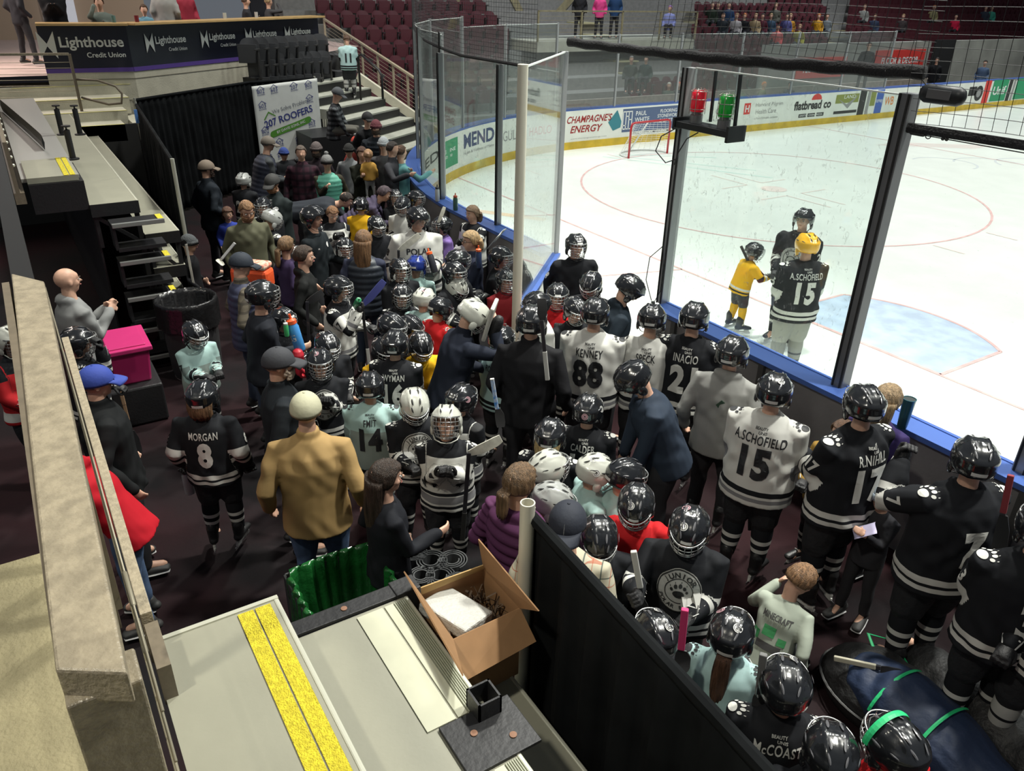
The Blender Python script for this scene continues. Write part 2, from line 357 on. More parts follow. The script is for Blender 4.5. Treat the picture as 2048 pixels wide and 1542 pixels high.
advert(878, 914, [(Rt(1, .62, .03), C_grn, 0), (T('ME PINE', .08, .1, 0, .01, .75), C_wht, 1), (T('stone', .07, -.02, 0, 0, .4), C_wht, 1)])
advert(925, 986, [(T('MEND', .34, .16, 0, .03, 1), C_blue, 1), (T('Health & Wellness of Maine', .07, -.12, 0, 0, 1), C_gry, 1)])
advert(1004, 1038, [(T('GULP', .26, .02, 0, .0, 1), C_gry, 1)])
advert(1057, 1101, [(T('HADLO', .22, .02, 0, .0, 1), C_red, 1)])
advert(1132, 1222, [(T("CHAMPAGNE'S", .2, .2, 0, .02, 1, .3), C_mar, 1), (T('ENERGY', .2, -.07, -.06, .02, .72, .3), C_mar, 1), (T('www.champagnesenergy.com', .04, -.33, 0, 0, .8), C_gry, 1)])
advert(1217, 1234, [(lambda w: (np.array([[0, -.2, 0], [.28, -.12, 0], [.3, .05, 0], [.12, .38, 0], [-.2, .05, 0]]), [[0, 1, 2, 3, 4]]), C_tl, 1)])
advert(1243, 1362, [(Rt(1, .66, .08), C_pan, 0), (T('PAUL', .13, .26, -.2, .01), C_wht, 1), (T('WHITE', .13, .08, -.18, .01), C_wht, 1), (T('FLOORING', .1, .28, .26, .01), C_wht, 1), (T('STONEWORK', .1, .14, .26, .01), C_wht, 1), (T('CABINETRY', .1, 0, .26, .01), C_wht, 1),
      (lambda w: merge2d([rect2d(.03, .5, -.42*w+k, .08) for k in (-.17, -.06, .05, .17)]+[rect2d(.36, .03, -.42*w, y) for y in (-.16, .33)]+[rect2d(.12, .03, -.42*w-.11, -.06), rect2d(.12, .03, -.42*w, .2), rect2d(.12, .03, -.42*w+.11, .1)]), C_wht, 1)], z=.6)
advert(1264, 1335, [(T('PAULWHITECOMPANY.COM', .09, 0, 0, .01, 1), C_gry, 1)], z=.3)
def star(w):
    P = []
    for k in range(10):
        r = .33 if k % 2 == 0 else .12; a = math.pi/2+k*math.pi/5+.2; P.append([r*math.cos(a)*1.4, r*math.sin(a), 0])
    return np.array(P+[[0, 0, 0]]), [[10, i, (i+1) % 10] for i in range(10)]
advert(1370, 1398, [(star, C_org, 0), (lambda w: (np.array([[-.05, .42, 0], [-.3, -.1, 0], [.12, -.05, 0]]), [[0, 1, 2]]), C_tl, 1)])
advert(1402, 1478, [(T('GCSG', .2, .12, .1, 0, .5), C_gry, 1), (T('E U R A', .07, -.15, 0, 0, .7), C_gry, 1)])
advert(1484, 1500, [(Rt(.8, .35, .12), C_red, 0), (T('H', .22, .12, 0, .02), C_wht, 1)])
advert(1508, 1563, [(T('Harvard Pilgrim', .15, .2, 0, 0, 1), C_gry, 1), (T('Health Care', .15, .0, -.1, 0, .75), C_gry, 1), (T('a Point32Health company', .08, -.22, -.05, 0, .85), C_gry, 1)])
advert(1586, 1660, [(T('flatbread co', .3, .08, 0, .035, 1), C_blk, 1), (lambda w: (np.array([[.27*math.cos(t)+.15*w/2, .24+.2*math.sin(t), 0] for t in np.linspace(0, math.pi, 12)]), [list(range(12))]), C_red, 0),
      (lambda w: merge2d([rect2d(.2*w, .12, k*w, -.26) for k in (-.24, .0, .24)]), C_blk, 0), (T('EARTH  OVEN  PIZZA', .06, -.26, 0, .01, .62), C_wht, 1)])
advert(1668, 1714, [(Rt(1, .3, .2), C_olv, 0), (Rt(1, .1, -.26), C_blk, 0), (T('LAND', .12, .26, .1, 0, .5), C_wht, 1), (lambda w: (np.array([[-.5, .2, 0], [0, 0, 0], [.6, .3, 0], [.1, -.15, 0]]), [[0, 1, 2, 3]]), C_gry, 1)])
advert(1716, 1729, [(Rt(1, .92, .0), C_blk, 0)])  # no advert: black strip painted for the shade in the boards' door gap
advert(1731, 1737, [(Rt(1, .92, .0), C_gry, 0)])
advert(1738, 1748, [(Rt(1, .5, .12), C_olv, 0)])
advert(1750, 1764, [(Rt(1, .85, .0), C_sky, 0), (T('norway', .16, 0, 0, 0, .9), C_wht, 1)])
advert(1768, 1786, [(T('WB', .3, 0, 0, .01, 1), C_org, 1)])
advert(1822, 1850, [(T('sign', .12, .05, 0, .01, 1), C_red, 1)])
advert(1935, 1950, [(Rt(1, .35, .1), C_blk, 0)]); advert(1950, 1962, [(disc2d(.3), C_blk, 0), (disc2d(.16), C_gry, 1)])
advert(1965, 1977, [(Rt(1, .95, 0), C_red, 0)]); advert(1981, 2012, [(Rt(1, .85, .05), C_grn, 0), (T('Unif', .34, .05, 0, .02, .8), C_wht, 1)])
advert(2013, 2020, [(Rt(1, .95, 0), C_blk, 0)]); advert(2022, 2026, [(Rt(1, .95, 0), C_gry, 0)]); advert(2028, 2060, [(Rt(1, .85, .05), C_grn, 0)])
# ---- glass and stanchions round the rink
M_gl = glass_mat('rink_glass', marks=.26, haze=.03); M_glf = glass_mat('rink_glass_far', (.84, .87, .87), marks=.10, haze=.035)
M_al = mat('aluminium', (.36, .37, .38), .35, .4); M_dk = mat('dark_post', (.045, .048, .055), .35, .6); M_wh = mat('cream_paint', (.62, .60, .50), .4)
GG = 'glass panes on the rink boards'; GP = 'aluminium posts between the rink glass'
def pane(p0, p1, z0, z1, m, label, off=0):
    p0 = np.array([*p0, 0.]); p1 = np.array([*p1, 0.]); mb = MB(); d = p1-p0; L = np.linalg.norm(d); mid = (p0+p1)/2
    mb.bar(p0+[0, 0, (z0+z1)/2], p1+[0, 0, (z0+z1)/2], .013, z1-z0); t = MB(); t.bar(p0+[0, 0, z1], p1+[0, 0, z1], .016, .012)
    r = empty('glass_pane', (*mid[:2], z0), label=label, cat='rink glass', group=GG)
    part('glass', mb, m, r); part('edge', t, mat('glass_edge', (.75, .8, .78), .3), r); return r
def post(p, z0, z1, w, d, m, label, ang=0):
    R = np.array([[math.cos(ang), -math.sin(ang), 0], [math.sin(ang), math.cos(ang), 0], [0, 0, 1]])
    r = empty('rink_post', (p[0], p[1], z0), label=label, cat='post', group=GP)
    a = MB(); a.box((p[0], p[1], (z0+z1)/2), (w, d, z1-z0), 0, R); part('post', a, m, r, bevel=.004)
    a = MB()
    for sx in (-1, 1): a.box(np.array([p[0], p[1], (z0+z1)/2])+R@np.array([sx*w*.32, -d*.55, 0]), (w*.12, .012, z1-z0), 0, R)
    part('channel', a, mat('black_rubber', (.01, .01, .01), .6), r); return r
# end boards right of gate
xs = [-.25, 2.05, 3.62, 5.9]
for i, x in enumerate(xs): post((x, -.03), 1.1, [3.5, 3.52, 3.5, 3.5][i], [.085, .11, .11, .1][i], .12, [M_al, mat('post_grey', (.15, .155, .165), .4, .2), M_al, M_al][i], ['tall aluminium post carrying the red and green goal lamps', 'thick grey post at the end of the glass with net above it', 'grey post at the right edge of the photo on the blue sill', 'grey post beyond the right edge'][i])
pane((-.2, 0), (2.0, 0), 1.1, 3.5, M_gl, 'scuffed rink glass pane between the goal lamp post and the thick grey post')
# left of gate
xl = [-2.31, -3.74, -5.45, -7.0]
for i, x in enumerate(xl[:3]): post((x, -.03), 1.1, [3.5, 3.24, 3.26][i], .055, .08, [M_al, mat('post_mid', (.2, .21, .22), .35, .7), mat('post_mid')][i], ['aluminium hinge post of the open gate', 'dark glass post nearest left of the gate', 'dark glass post behind the two water bottles'][i])
for i in range(2): pane((xl[i]-.05, 0), (xl[i+1]+.05, 0), 1.1, 3.26, M_gl, ['rink glass pane next to the open gate', 'rink glass pane behind the water bottles'][i])
ss = [1.2, 2.6, 4.3, 6.2, 8.2, 10.2, 12.2, 14.4, 16.8, 19.4, 22, 24.6, 27.2]
pp = [np.array([xl[2], 0])]+[path(s)[0] for s in ss]
for i in range(len(pp)-1):
    m = M_gl if i < 3 else M_glf; h = 3.5 if ss[i] < 9 else 3.0 if ss[i] > 14 else 3.3
    pane(pp[i], pp[i+1], 1.1, h, m, 'curved corner rink glass pane above the green advert' if i < 3 else 'rink glass pane standing over the far side boards')
    a = math.atan2(path(ss[i])[1][1], path(ss[i])[1][0])-math.pi/2
    post(pp[i+1], 1.1, h+.03, .05, .06, M_al, 'slim aluminium post between panes over the far boards', a)
# open gate
hx, px_ = np.array([-2.31, 0.]), np.array([-.75, -1.62]); dv = (px_-hx)/np.linalg.norm(px_-hx); g = empty('rink_gate', (*hx, 0), label='open rink gate with glass, swung out towards the crowd on its cream pole', cat='gate')
a = MB(); a.bar((*(hx+dv*.08), .6), (*(px_-dv*.06), .6), .06, .95); part('gate_board', a, M_bw, g)
a = MB(); a.bar((*(hx+dv*.08), 1.09), (*(px_-dv*.06), 1.09), .12, .04); part('sill', a, M_bb, g)
a = MB(); a.bar((*(hx+dv*.1), 2.3), (*(px_-dv*.06), 2.3), .013, 2.38); part('glass', a, M_gl, g)
a = MB(); a.bar((*(hx+dv*.1), 3.5), (*(px_-dv*.06), 3.5), .02, .014); part('edge', a, mat('glass_edge'), g)
a = MB(); a.tube([(*px_, 0.0), (*px_, 3.53)], .05, 14); part('pole', a, M_wh, g, smooth='a')
a = MB(); a.bar((*(hx+dv*.1), 1.1), (*(hx+dv*.1), 3.5), .06, .05); part('hinge_post', a, M_al, g)
# goal lamps on their shelf
sh = empty('lamp_shelf', (0.1, -.08, 2.98), label='black metal shelf bolted to the aluminium post, under the goal lamps', cat='shelf')
a = MB(); a.bb((-.2, -.2, 2.97), (.5, .0, 3.03)); part('tray', a, mat('black_metal', (.02, .022, .025), .4, .3), sh, bevel=.006)
a = MB(); a.bb((-.22, -.21, 2.95), (-.19, .02, 3.06)); a.bb((.48, -.21, 2.93), (.51, .02, 3.07)); a.bar((.44, -.06, 3.05), (.42, -.06, 3.5), .03, .02); a.bar((.1, -.03, 3.05), (.09, -.03, 3.5), .025, .02); part('bracket', a, mat('black_metal'), sh)
for nm, X, c, lb in (('red', -.02, (.75, .01, .03), 'red goal lamp in a wire guard on the shelf'), ('green', .34, (.01, .30, .03), 'green goal lamp in a wire guard on the shelf')):
    L = empty('goal_lamp', (X, -.1, 3.03), label=lb, cat='signal lamp'); L.scale = (.8, .8, .8)
    MB().lathe([(.075, 0), (.075, .09), (.06, .1), (.06, .13)], 18).build('lamp_base', mat('lamp_base', (.22, .22, .23), .4, .5), L, smooth='a')
    MB().lathe([(.082, .13), (.085, .2), (.083, .34), (.06, .365), (.02, .37)], 20).build('lens', mat('lens_'+nm, c, .15, emit=.12, coat=.6), L, smooth='a')
    a = MB()
    for k in range(6): t = k*math.pi/3; a.tube([(.095*math.cos(t), .095*math.sin(t), z) for z in (.1, .36)]+[(.05*math.cos(t), .05*math.sin(t), .39)], .004, 5)
    for z in (.16, .27, .36): a.tube([(.095*math.cos(t), .095*math.sin(t), z) for t in np.linspace(0, 2*math.pi, 19)], .004, 5)
    a.build('wire_guard', mat('guard_wire', (.5, .45, .42), .35, .8), L)
cb = MB(); P0 = np.array([-.25, -.12, 2.9])
cb.tube([P0+[0, 0, .05], P0+[-.15, -.05, -.05], P0+[-.2, -.06, -.2], P0+[-.08, -.02, -.3], P0+[.03, 0, -.25]], .006, 6); cb.tube([P0+[.3, 0, .05], P0+[.2, -.04, -.02], P0+[.08, -.02, -.18], P0+[.03, 0, -.3]], .006, 6)
P1 = np.array([-.25, -.12, 1.75]); cb.tube([P1, P1+[-.12, -.06, -.15], P1+[-.12, -.08, -.4], P1+[0, -.08, -.6]], .005, 6); cb.tube([P1, P1+[.1, -.06, -.2], P1+[.12, -.08, -.45], P1+[.05, -.1, -.62], P1+[.35, -.14, -.66]], .005, 6)
cb.build('cable', mat('black_cable', (.012, .012, .012), .5), label='black cables looping from the lamp shelf down the post', cat='cable')
# ---- nets
M_net = mat('net_cord', (.02, .02, .022), .8)
def net(name, fn, nu, nv, r, label, seg=14, m=None):
    mb = MB()
    for i in range(nu+1): mb.tube([fn(i/nu, t) for t in np.linspace(0, 1, seg)], r, 3, cap=False)
    for j in range(nv+1): mb.tube([fn(t, j/nv) for t in np.linspace(0, 1, seg*2)], r, 3, cap=False)
    return mb.build(name, m or M_net, label=label, cat='net')
ba = MB(); B0 = PY(1137, 84, -.05); B1 = PY(1850, 146, -.05)
ba.tube([B0+(B1-B0)*t+[0, 0, -.03*math.sin(math.pi*t)+.006*math.sin(t*60)] for t in np.linspace(0, 1, 40)], .03, 8, ry=.05, side=(0, 1, 0))
ba.build('net_border', mat('net_band', (.012, .012, .014), .9, bump=.6, bscale=60), smooth=True, label='thick black padded net border hanging above the end glass', cat='net border')
b2 = MB(); a0 = PY(1798, 252, -.05); a1 = np.array([6.2, -.05, a0[2]+.03]); b2.tube([a0+(a1-a0)*t for t in np.linspace(0, 1, 12)], .02, 6, ry=.036, side=(0, 1, 0)); b2.build('net_border', mat('net_band'), label='black net border right of the thick grey post', cat='net border')
n0 = a0+[.02, 0, .03]
def fn1(u, v): return np.array([n0[0]+u*4.1, -.05-.08*math.sin(math.pi*v)+.02*math.sin(9*u), n0[2]+v*1.9+.03*math.sin(7*u)*(1-v)])
net('safety_net', fn1, 44, 22, .0026, 'black safety net hanging right of the thick grey post')
def fn2(u, v):
    a = B0+(B1-B0)*(.32+.68*u); return np.array([a[0]-.1*v, -.05+.1*math.sin(math.pi*v)+.03*math.sin(8*u), a[2]+v*1.2+.05*math.sin(math.pi*u)*(1-v)])
net('safety_net', fn2, 34, 18, .0026, 'black safety net rising from the padded border above the glass')
def fn3(u, v):
    p, n = path(-1.5+u*9.5); return np.array([p[0], p[1]-.02, 3.27+.2*min(1, max(0, (u-.2)*3))+v*1.4])
net('safety_net', fn3, 150, 26, .0022, 'fine black net above the curved corner glass', 8, mat('net_far', (.05, .05, .055), .8))
bd = MB(); bd.tube([fn3(u, 0) for u in np.linspace(0, .38, 20)], .022, 6); bd.build('net_border', mat('net_band'), label='black net border along the dark posts left of the gate', cat='net border')
tb = MB(); c0 = PY(1800, 262, -.05); c1 = PY(2060, 308, -.05); tb.tube([c0, c1+(c1-c0)*.3], .004, 6); tb.capsule([c0+(c1-c0)*.1, c0+(c1-c0)*.2], .013, n=8)
tb.tube([c0+(c1-c0)*.24+np.array([.02*math.cos(t), 0, .02*math.sin(t)]) for t in np.linspace(0, 6.3, 13)], .004, 5); tb.ball(c0+(c1-c0)*.36, .014, 8, 6); tb.ball(c0+(c1-c0)*.39, .014, 8, 6)
tb.build('tension_cable', mat('black_cable'), label='steel tension cable with turnbuckle below the right net', cat='cable')
sp = empty('speaker_box', tuple(PY(1885, 190, -.1)), label='black oval box hanging behind the right net by a wire', cat='speaker')
a = MB(); a.capsule([(-.12, 0, 0), (.12, 0, 0)], .065, .05, 14, side=(0, 0, 1)); a.build('housing', mat('black_metal'), sp, smooth=True)
a = MB(); a.box((0, -.052, .005), (.17, .01, .06)); a.build('front_plate', mat('plate_grey', (.12, .12, .125), .4), sp)
q0 = PY(1812, 170, -.05)-np.array(sp.location); a = MB(); a.tube([q0+[0, 0, .08], q0*.6+[0, 0, .06], q0*.3, (-.16, 0, .0)], .005, 6); a.build('wire', mat('black_cable'), sp)
# ---- goal net near the far boards
gp = [PZ(1257, 317, 0), PZ(1334, 307, 0)]; d = gp[1]-gp[0]; wv = np.linalg.norm(d); e = d/wv; bk = np.array([-e[1], e[0], 0]); bk = bk if bk[0] < 0 else -bk
G = empty('hockey_goal', tuple((gp[0]+gp[1])/2), label='hockey goal with red posts and white netting near the far boards', cat='goal'); o = np.array(G.location); hw, hh, dp = wv/2, .93, .75
a = MB(); a.tube([-e*hw, -e*hw+[0, 0, hh-.1], -e*(hw-.04)+[0, 0, hh-.02], -e*(hw-.14)+[0, 0, hh], e*(hw-.14)+[0, 0, hh], e*(hw-.04)+[0, 0, hh-.02], e*hw+[0, 0, hh-.1], e*hw], .03, 10); a.build('frame', mat('goal_red', (.42, .012, .02), .35, coat=.3), G, smooth=True)
a = MB(); bs = [-e*hw]+[(-e*math.cos(t)*(hw+.12*math.sin(t))+bk*dp*math.sin(t)) for t in np.linspace(.15, math.pi-.15, 14)]+[e*hw]; a.tube([p+[0, 0, .03] for p in bs], .022, 8); a.bar(bk*.1+[0, 0, hh-.01], bk*dp+[0, 0, .05], .03, .03); a.build('base_rail', mat('goal_white', (.7, .72, .7), .4), G, smooth=True)
a = MB()
def gf(u, v): b = np.array(bs)[min(15, int(round(u*15)))]*(1-v)+[0, 0, .03*(1-v)]; t = -e*hw*(1-2*u)*.93+bk*.28*math.sin(math.pi*u)+[0, 0, hh-.02]; return b+t*v
for i in range(16): a.tube([gf(i/15, t) for t in np.linspace(0, 1, 6)], .004, 3, cap=False)
for j in range(1, 15): a.tube([gf(t, j/15) for t in np.linspace(0, 1, 16)], .004, 3, cap=False)
for k in np.linspace(-.93, .93, 14): a.tube([e*hw*k+[0, 0, hh], e*hw*k*.9+bk*.28*(1-k*k)+[0, 0, hh-.02]], .004, 3, cap=False)
a.build('netting', mat('net_white', (.75, .76, .72), .7), G)
# ================================================================ stands and walkway
M_con = mat('concrete', (.27, .235, .135), .85, noise=.16, nscale=5, bump=.5, bscale=70); M_conp = mat('concrete_pale', (.52, .50, .40), .8, noise=.08, nscale=4, bump=.2)
M_tan = mat('rail_paint', (.37, .315, .225), .35, noise=.17, nscale=38, bump=.25, bscale=120, coat=.15); M_deck = mat('deck_grey', (.285, .28, .22), .45, noise=.05, nscale=3, bump=.03)
M_yel = mat('nosing_yellow', (.72, .60, .03), .8, noise=.2, nscale=60, bump=.8, bscale=160); M_steel = mat('black_steel', (.022, .022, .024), .45, .3, bump=.1); M_alu = mat('nosing_alu', (.60, .60, .50), .35, .35)
M_brn = mat('rail_brown', (.17, .14, .10), .5, noise=.1, nscale=30)
ZW = 2.4
mb = MB(); mb.bb((3.0, -14, ZW-.3), (9, -5.92, ZW)); mb.build('floor_walkway', M_con, kind='structure')
mb = MB(); mb.bb((4.05, -14, ZW), (9, -6.02, ZW+.02)); mb.build('floor_slab', M_con, kind='structure')
mb = MB(); mb.bb((3.12, -14, 0), (3.3, -6.0, ZW-.3)); mb.build('wall_tunnel', mat('tunnel_dark', (.03, .03, .03), .9), kind='structure')
# rail beside the camera
RA = empty('cable_railing', (4.7, -5.82, ZW), label='tan steel cable railing with a broad flat top in the left foreground', cat='railing')
zt = 3.47; n0, n1 = PZ(110, 1340, zt), PZ(255, 1345, zt); f0, f1 = PZ(22, 546, zt), PZ(88, 562, zt)
y0, y1 = (n0[1]+f0[1])/2, (n1[1]+f1[1])/2; xa, xb = (n0[0]+n1[0])/2, (f0[0]+f1[0])/2
a = MB(); q4 = [n0, n1, f1, f0]; a.add([p for p in q4]+[p-[0, 0, .05] for p in q4], [[0, 1, 2, 3], [7, 6, 5, 4], [0, 4, 5, 1], [1, 5, 6, 2], [2, 6, 7, 3], [3, 7, 4, 0]]); part('top_rail', a, M_tan, RA, bevel=.004)
a = MB(); a.bb((xb, y0-.012, zt-.09), (xa-.062, y0+.004, zt-.006)); part('side_flange', a, M_brn, RA)
a = MB(); a.bb((xa-.06, y0-.012, ZW), (xa-.002, y1, zt-.04)); part('post', a, M_tan, RA, bevel=.003)
a = MB(); a.bb((xb+.02, y0+.01, ZW), (xb+.07, y1-.01, zt-.05)); part('post', a, M_brn, RA)
a = MB(); ctr = np.array([xa+.002, (y0+y1)/2, zt-.32]); a.ball(ctr, (.006, .012, .012), 12, 8); part('bolt', a, mat('bolt_steel', (.4, .38, .3), .3, .8), RA, smooth=True)
for k in range(10):
    z = zt-.13-k*.095; a = MB(); a.tube([(xa-.03, y1+.012, z), (xb-.3, y1+.012, z)], .0022, 6); a.capsule([(xa-.25, y1+.012, z), (xa-.33, y1+.012, z)], .004, n=8); part('cable', a, mat('cable_steel', (.42, .38, .28), .45, .3), RA, smooth=True)
a = MB(); e0 = PZ(285, 1300, 1.98); a.bb((e0[0], -5.74, 1.90), (xb-3, -5.70, 2.14)); part('kick_plate', a, M_tan, RA, bevel=.003)
a = MB(); a.bb((e0[0]+.01, -5.735, 1.93), (e0[0]+.25, -5.69, 2.1)); part('kick_bracket', a, M_brn, RA)
R2 = empty('cable_railing', (1, -5.85, ZW), label='dark guard rail running on behind the tan top rail', cat='railing')
a = MB(); a.bb((xb-.1, y0, zt-.17), (xb-3.3, y1-.01, zt-.12)); part('top_rail', a, mat('rail_dark', (.012, .012, .013), .6), R2); a = MB()
for x in (xb-.2, xb-1.7, xb-3.2): a.bb((x-.05, y0, ZW-.3), (x, y1-.03, zt-.17))
part('post', a, M_brn, R2)
R3 = empty('cable_railing', (-6, -5.75, 2), label='brown bolted guard beam beside the left bleacher deck', cat='railing')
a = MB(); a.bb((-4.1, -5.8, 1.98), (-11.3, -5.7, 2.1)); a.bb((-4.1, -5.78, 2.1), (-11.3, -5.74, 2.62)); a.bb((-4.1, -5.82, 2.98), (-11.3, -5.72, 3.05)); part('beam', a, M_brn, R3)
a = MB()
for x in np.arange(-10.8, -4.2, .5): a.ball((x, -5.735, 2.35), .018, 8, 6)
part('bolt', a, M_alu, R3)
a = MB()
# bleacher banks (decks, nosings, steel frames)
def bank(name_label, X0, X1, rows, grp):       # rows: (z, y_back, y_front)
    r = empty('bleacher', (X0, -4.9, 0), label=name_label, cat='bleachers')
    for i, (z, yb, yf) in enumerate(rows):
        a = MB(); a.bb((X0, yb, z-.02), (X1, yf-.02, z)); part('deck', a, M_deck, r)
        a = MB(); a.bb((X0, yf-.02, z-.12), (X1, yf, z+.004)); part('nosing', a, M_alu, r, bevel=.006)
        a = MB(); sx = 1 if X1 > X0 else -1
        a.bb((X0-sx*.012, yb, z-.14), (X0+sx*.03, yf, z-.002)); a.bb((X0+sx*.02, yf-.06, 0), (X0+sx*.07, yf-.01, z-.1)); a.bb((X0+sx*.02, yb+.02, max(0, z-.5)), (X0+sx*.06, yb+.06, z-.1))
        a.bar((X0+sx*.04, yb+.03, z-.14), (X0+sx*.04, yf-.03, max(.05, z-.5)), .03, .04); part('frame', a, M_steel, r)
        a = MB(); a.bb((X0+sx*.04, yb+.01, 0.02), (X1, yb+.03, z-.02)); part('riser', a, M_steel, r)
    return r
NB = bank('grey bleacher decks with yellow striped nosing in the foreground', 3.12, 8.5, [(1.95, -5.73, -5.25), (1.70, -5.25, -4.69), (1.25, -4.69, -4.30), (.85, -4.5, -4.22)], '')
for y in (-5.385, -5.318):
    a = MB(); a.bb((3.14, y-.03, 1.951), (8.5, y+.03, 1.956)); part('yellow_strip', a, M_yel, NB)
for (u, v, m) in ((-5.10, -4.98, M_conp), (-4.97, -4.93, M_conp)):
    a = MB(); a.bb((3.14, u+.16, 1.701), (3.82, v+.16, 1.706)); a.bb((4.08, u+.16, 1.701), (5.2, v+.16, 1.706)); part('tread_plate', a, mat('plate_cream', (.50, .50, .38), .4, noise=.05), NB)
a = MB()
for k in range(7):
    for xa_, xb_ in ((3.14, 3.82), (4.08, 5.2)): a.bb((xa_, -4.765+k*.009, 1.701), (xb_, -4.760+k*.009, 1.709))
part('ribbed_strip', a, mat('plate_rib', (.34, .35, .26), .5), NB)
a = MB(); a.bb((3.03, -5.2, 1.64), (3.115, -4.66, 1.716)); a.bb((3.02, -4.74, 1.55), (3.12, -4.62, 1.722)); part('end_plate', a, M_steel, NB, bevel=.004)
a = MB(); a.bb((3.83, -4.90, 1.70), (4.07, -4.60, 1.716)); part('end_plate', a, M_steel, NB, bevel=.003)
a = MB()
for x, y in ((3.07, -4.97), (3.92, -4.8), (4.0, -4.68)): a.lathe([(.014, 0), (.014, .004), (.005, .005)], 12, (x, y, 1.716))
part('bolt', a, mat('rusty', (.25, .13, .08), .7), NB)
a = MB(); a.bb((3.0, -4.5, .62), (3.9, -4.25, .64)); part('tread_plate', a, M_deck, NB)
p = PZ(968, 1385, 1.8); q = empty('socket_post', (p[0], p[1], 1.25), label='open-topped black square steel socket beside the cardboard box', cat='post')
a = MB(); w = .045
for sx, sy in ((1, 0), (-1, 0), (0, 1), (0, -1)): a.box((sx*w, sy*w, .27), (.008 if sx else w*2+.008, .008 if sy else w*2+.008, .56))
a.build('tube', M_steel, q); a = MB(); a.capsule([(w, .0, .42), (w+.04, 0, .42)], .01, n=8); a.build('pin', mat('bolt_steel'), q)
a = MB(); a.bb((3.105, -5.73, 1.90), (3.125, -5.25, 1.956)); part('end_trim', a, M_alu, NB)
LB = bank('dark stepped bleacher end left of the black drapes', -4.1, -11.3, [(1.90, -5.12, -4.62), (1.50, -4.62, -4.24), (1.08, -4.6, -4.24), (.70, -4.6, -4.26)], '')
a = MB(); a.bb((-4.3, -5.70, 2.16), (-11.3, -5.14, 2.2)); part('upper_deck', a, mat('deck_silver', (.42, .42, .40), .35, .4), LB)
a = MB(); a.bb((-4.15, -5.65, 2.17), (-5.2, -5.16, 2.23)); part('step_box', a, M_deck, LB); a = MB(); a.bb((-4.12, -5.65, 1.85), (-5.2, -5.12, 2.165)); part('step_box', a, M_steel, LB)
for y in (-5.27, -5.21): a = MB(); a.bb((-4.15, y-.025, 2.23), (-5.2, y+.025, 2.236)); part('yellow_strip', a, M_yel, LB)
a = MB(); a.tube([(-9.9+4.0*math.sin(t), -5.68+.33*math.sin(t*1.05)*1.0, 2.3) for t in np.linspace(.05, 1.5, 16)], .015, 4, ry=.09, side=(0, 1, 0)); part('curved_kerb', a, mat('black_metal'), LB)
for px, py in ((482, 1040), (620, 1040), (565, 1230)):
    p = PZ(px/3.856, py/3.856, 2.2); pg = empty('floor_peg', (p[0], p[1], 2.2), label='black capped peg standing on the silver landing', cat='peg', group='pegs on the silver landing')
    MB().lathe([(.07, 0), (.07, .015), (.035, .02), (.035, .34), (.01, .35), (.01, .37), (.05, .375), (.05, .39)], 14).build('stem', M_steel, pg, smooth='a')
for i, z in enumerate((1.76, 1.33, .9, .5, .15)):     # aisle half steps on the bank end
    x = -3.85; s = empty('aisle_step', (x, -4.9, z), label='dark half step with bright nosing, '+['topmost', 'second from the top', 'middle one', 'second from the floor', 'lowest one'][i]+' on the left bleacher end', cat='step', group='half steps on the left bleacher')
    q0, q1 = [((183, 437), (268, 430)), ((203, 510), (288, 498)), ((220, 575), (305, 563)), ((236, 635), (300, 625)), ((236, 640), (300, 630))][i]
    c = PZ(*q0, z); c2 = PZ(*q1, z); 
    if i == 4: s.location = (-3.7, -4.9, z)
    a = MB(); a.bar((x, -4.98, z-.03), (x, -4.44, z-.03), .3, .03); part('tread', a, M_steel, s)
    a = MB(); a.bar((x+.15, -4.98, z-.02), (x+.15, -4.44, z-.02), .035, .05); part('nosing', a, mat('nosing_bright', (.45, .46, .44), .3, .7), s, bevel=.006)
    a = MB(); a.bar((x+.0, -4.96, z-.3), (x+.0, -4.46, z-.3), .28, .04); a.bb((x-.13, -4.98, z-.3), (x+.13, -4.95, z-.03)); part('frame', a, M_steel, s)
    a = MB(); a.bb((x-.1, -4.5, z-.012), (x+.13, -4.44, z-.002)); part('yellow_strip', a, M_yel, s)
wb = empty('water_bottle', tuple(PZ(323, 520, 1.08)), label='clear plastic water bottle with blue label on a bleacher step', cat='bottle')
MB().lathe([(.032, 0), (.034, .02), (.033, .15), (.014, .19), (.013, .2)], 16).build('body', mat('clear_plastic', (.55, .6, .63), .15, spec=.8), wb, smooth='a'); MB().lathe([(.0345, .06), (.0345, .13)], 16, cap=False).build('paper_label', mat('label_blue', (.1, .25, .6), .5), wb, smooth=True); MB().lathe([(.015, .2), (.015, .22)], 12).build('cap', mat('cap_white', (.8, .8, .8), .4), wb)
q = PZ(300, 527, 1.08); a = MB(); a.ball((q[0], q[1], 1.13), (.11, .09, .05), 14, 8); o = a.build('plastic_bag', mat('crumpled_plastic', (.4, .4, .4), .2, bump=1, bscale=30), smooth=True, label='crumpled clear plastic bag beside the water bottle', cat='bag')
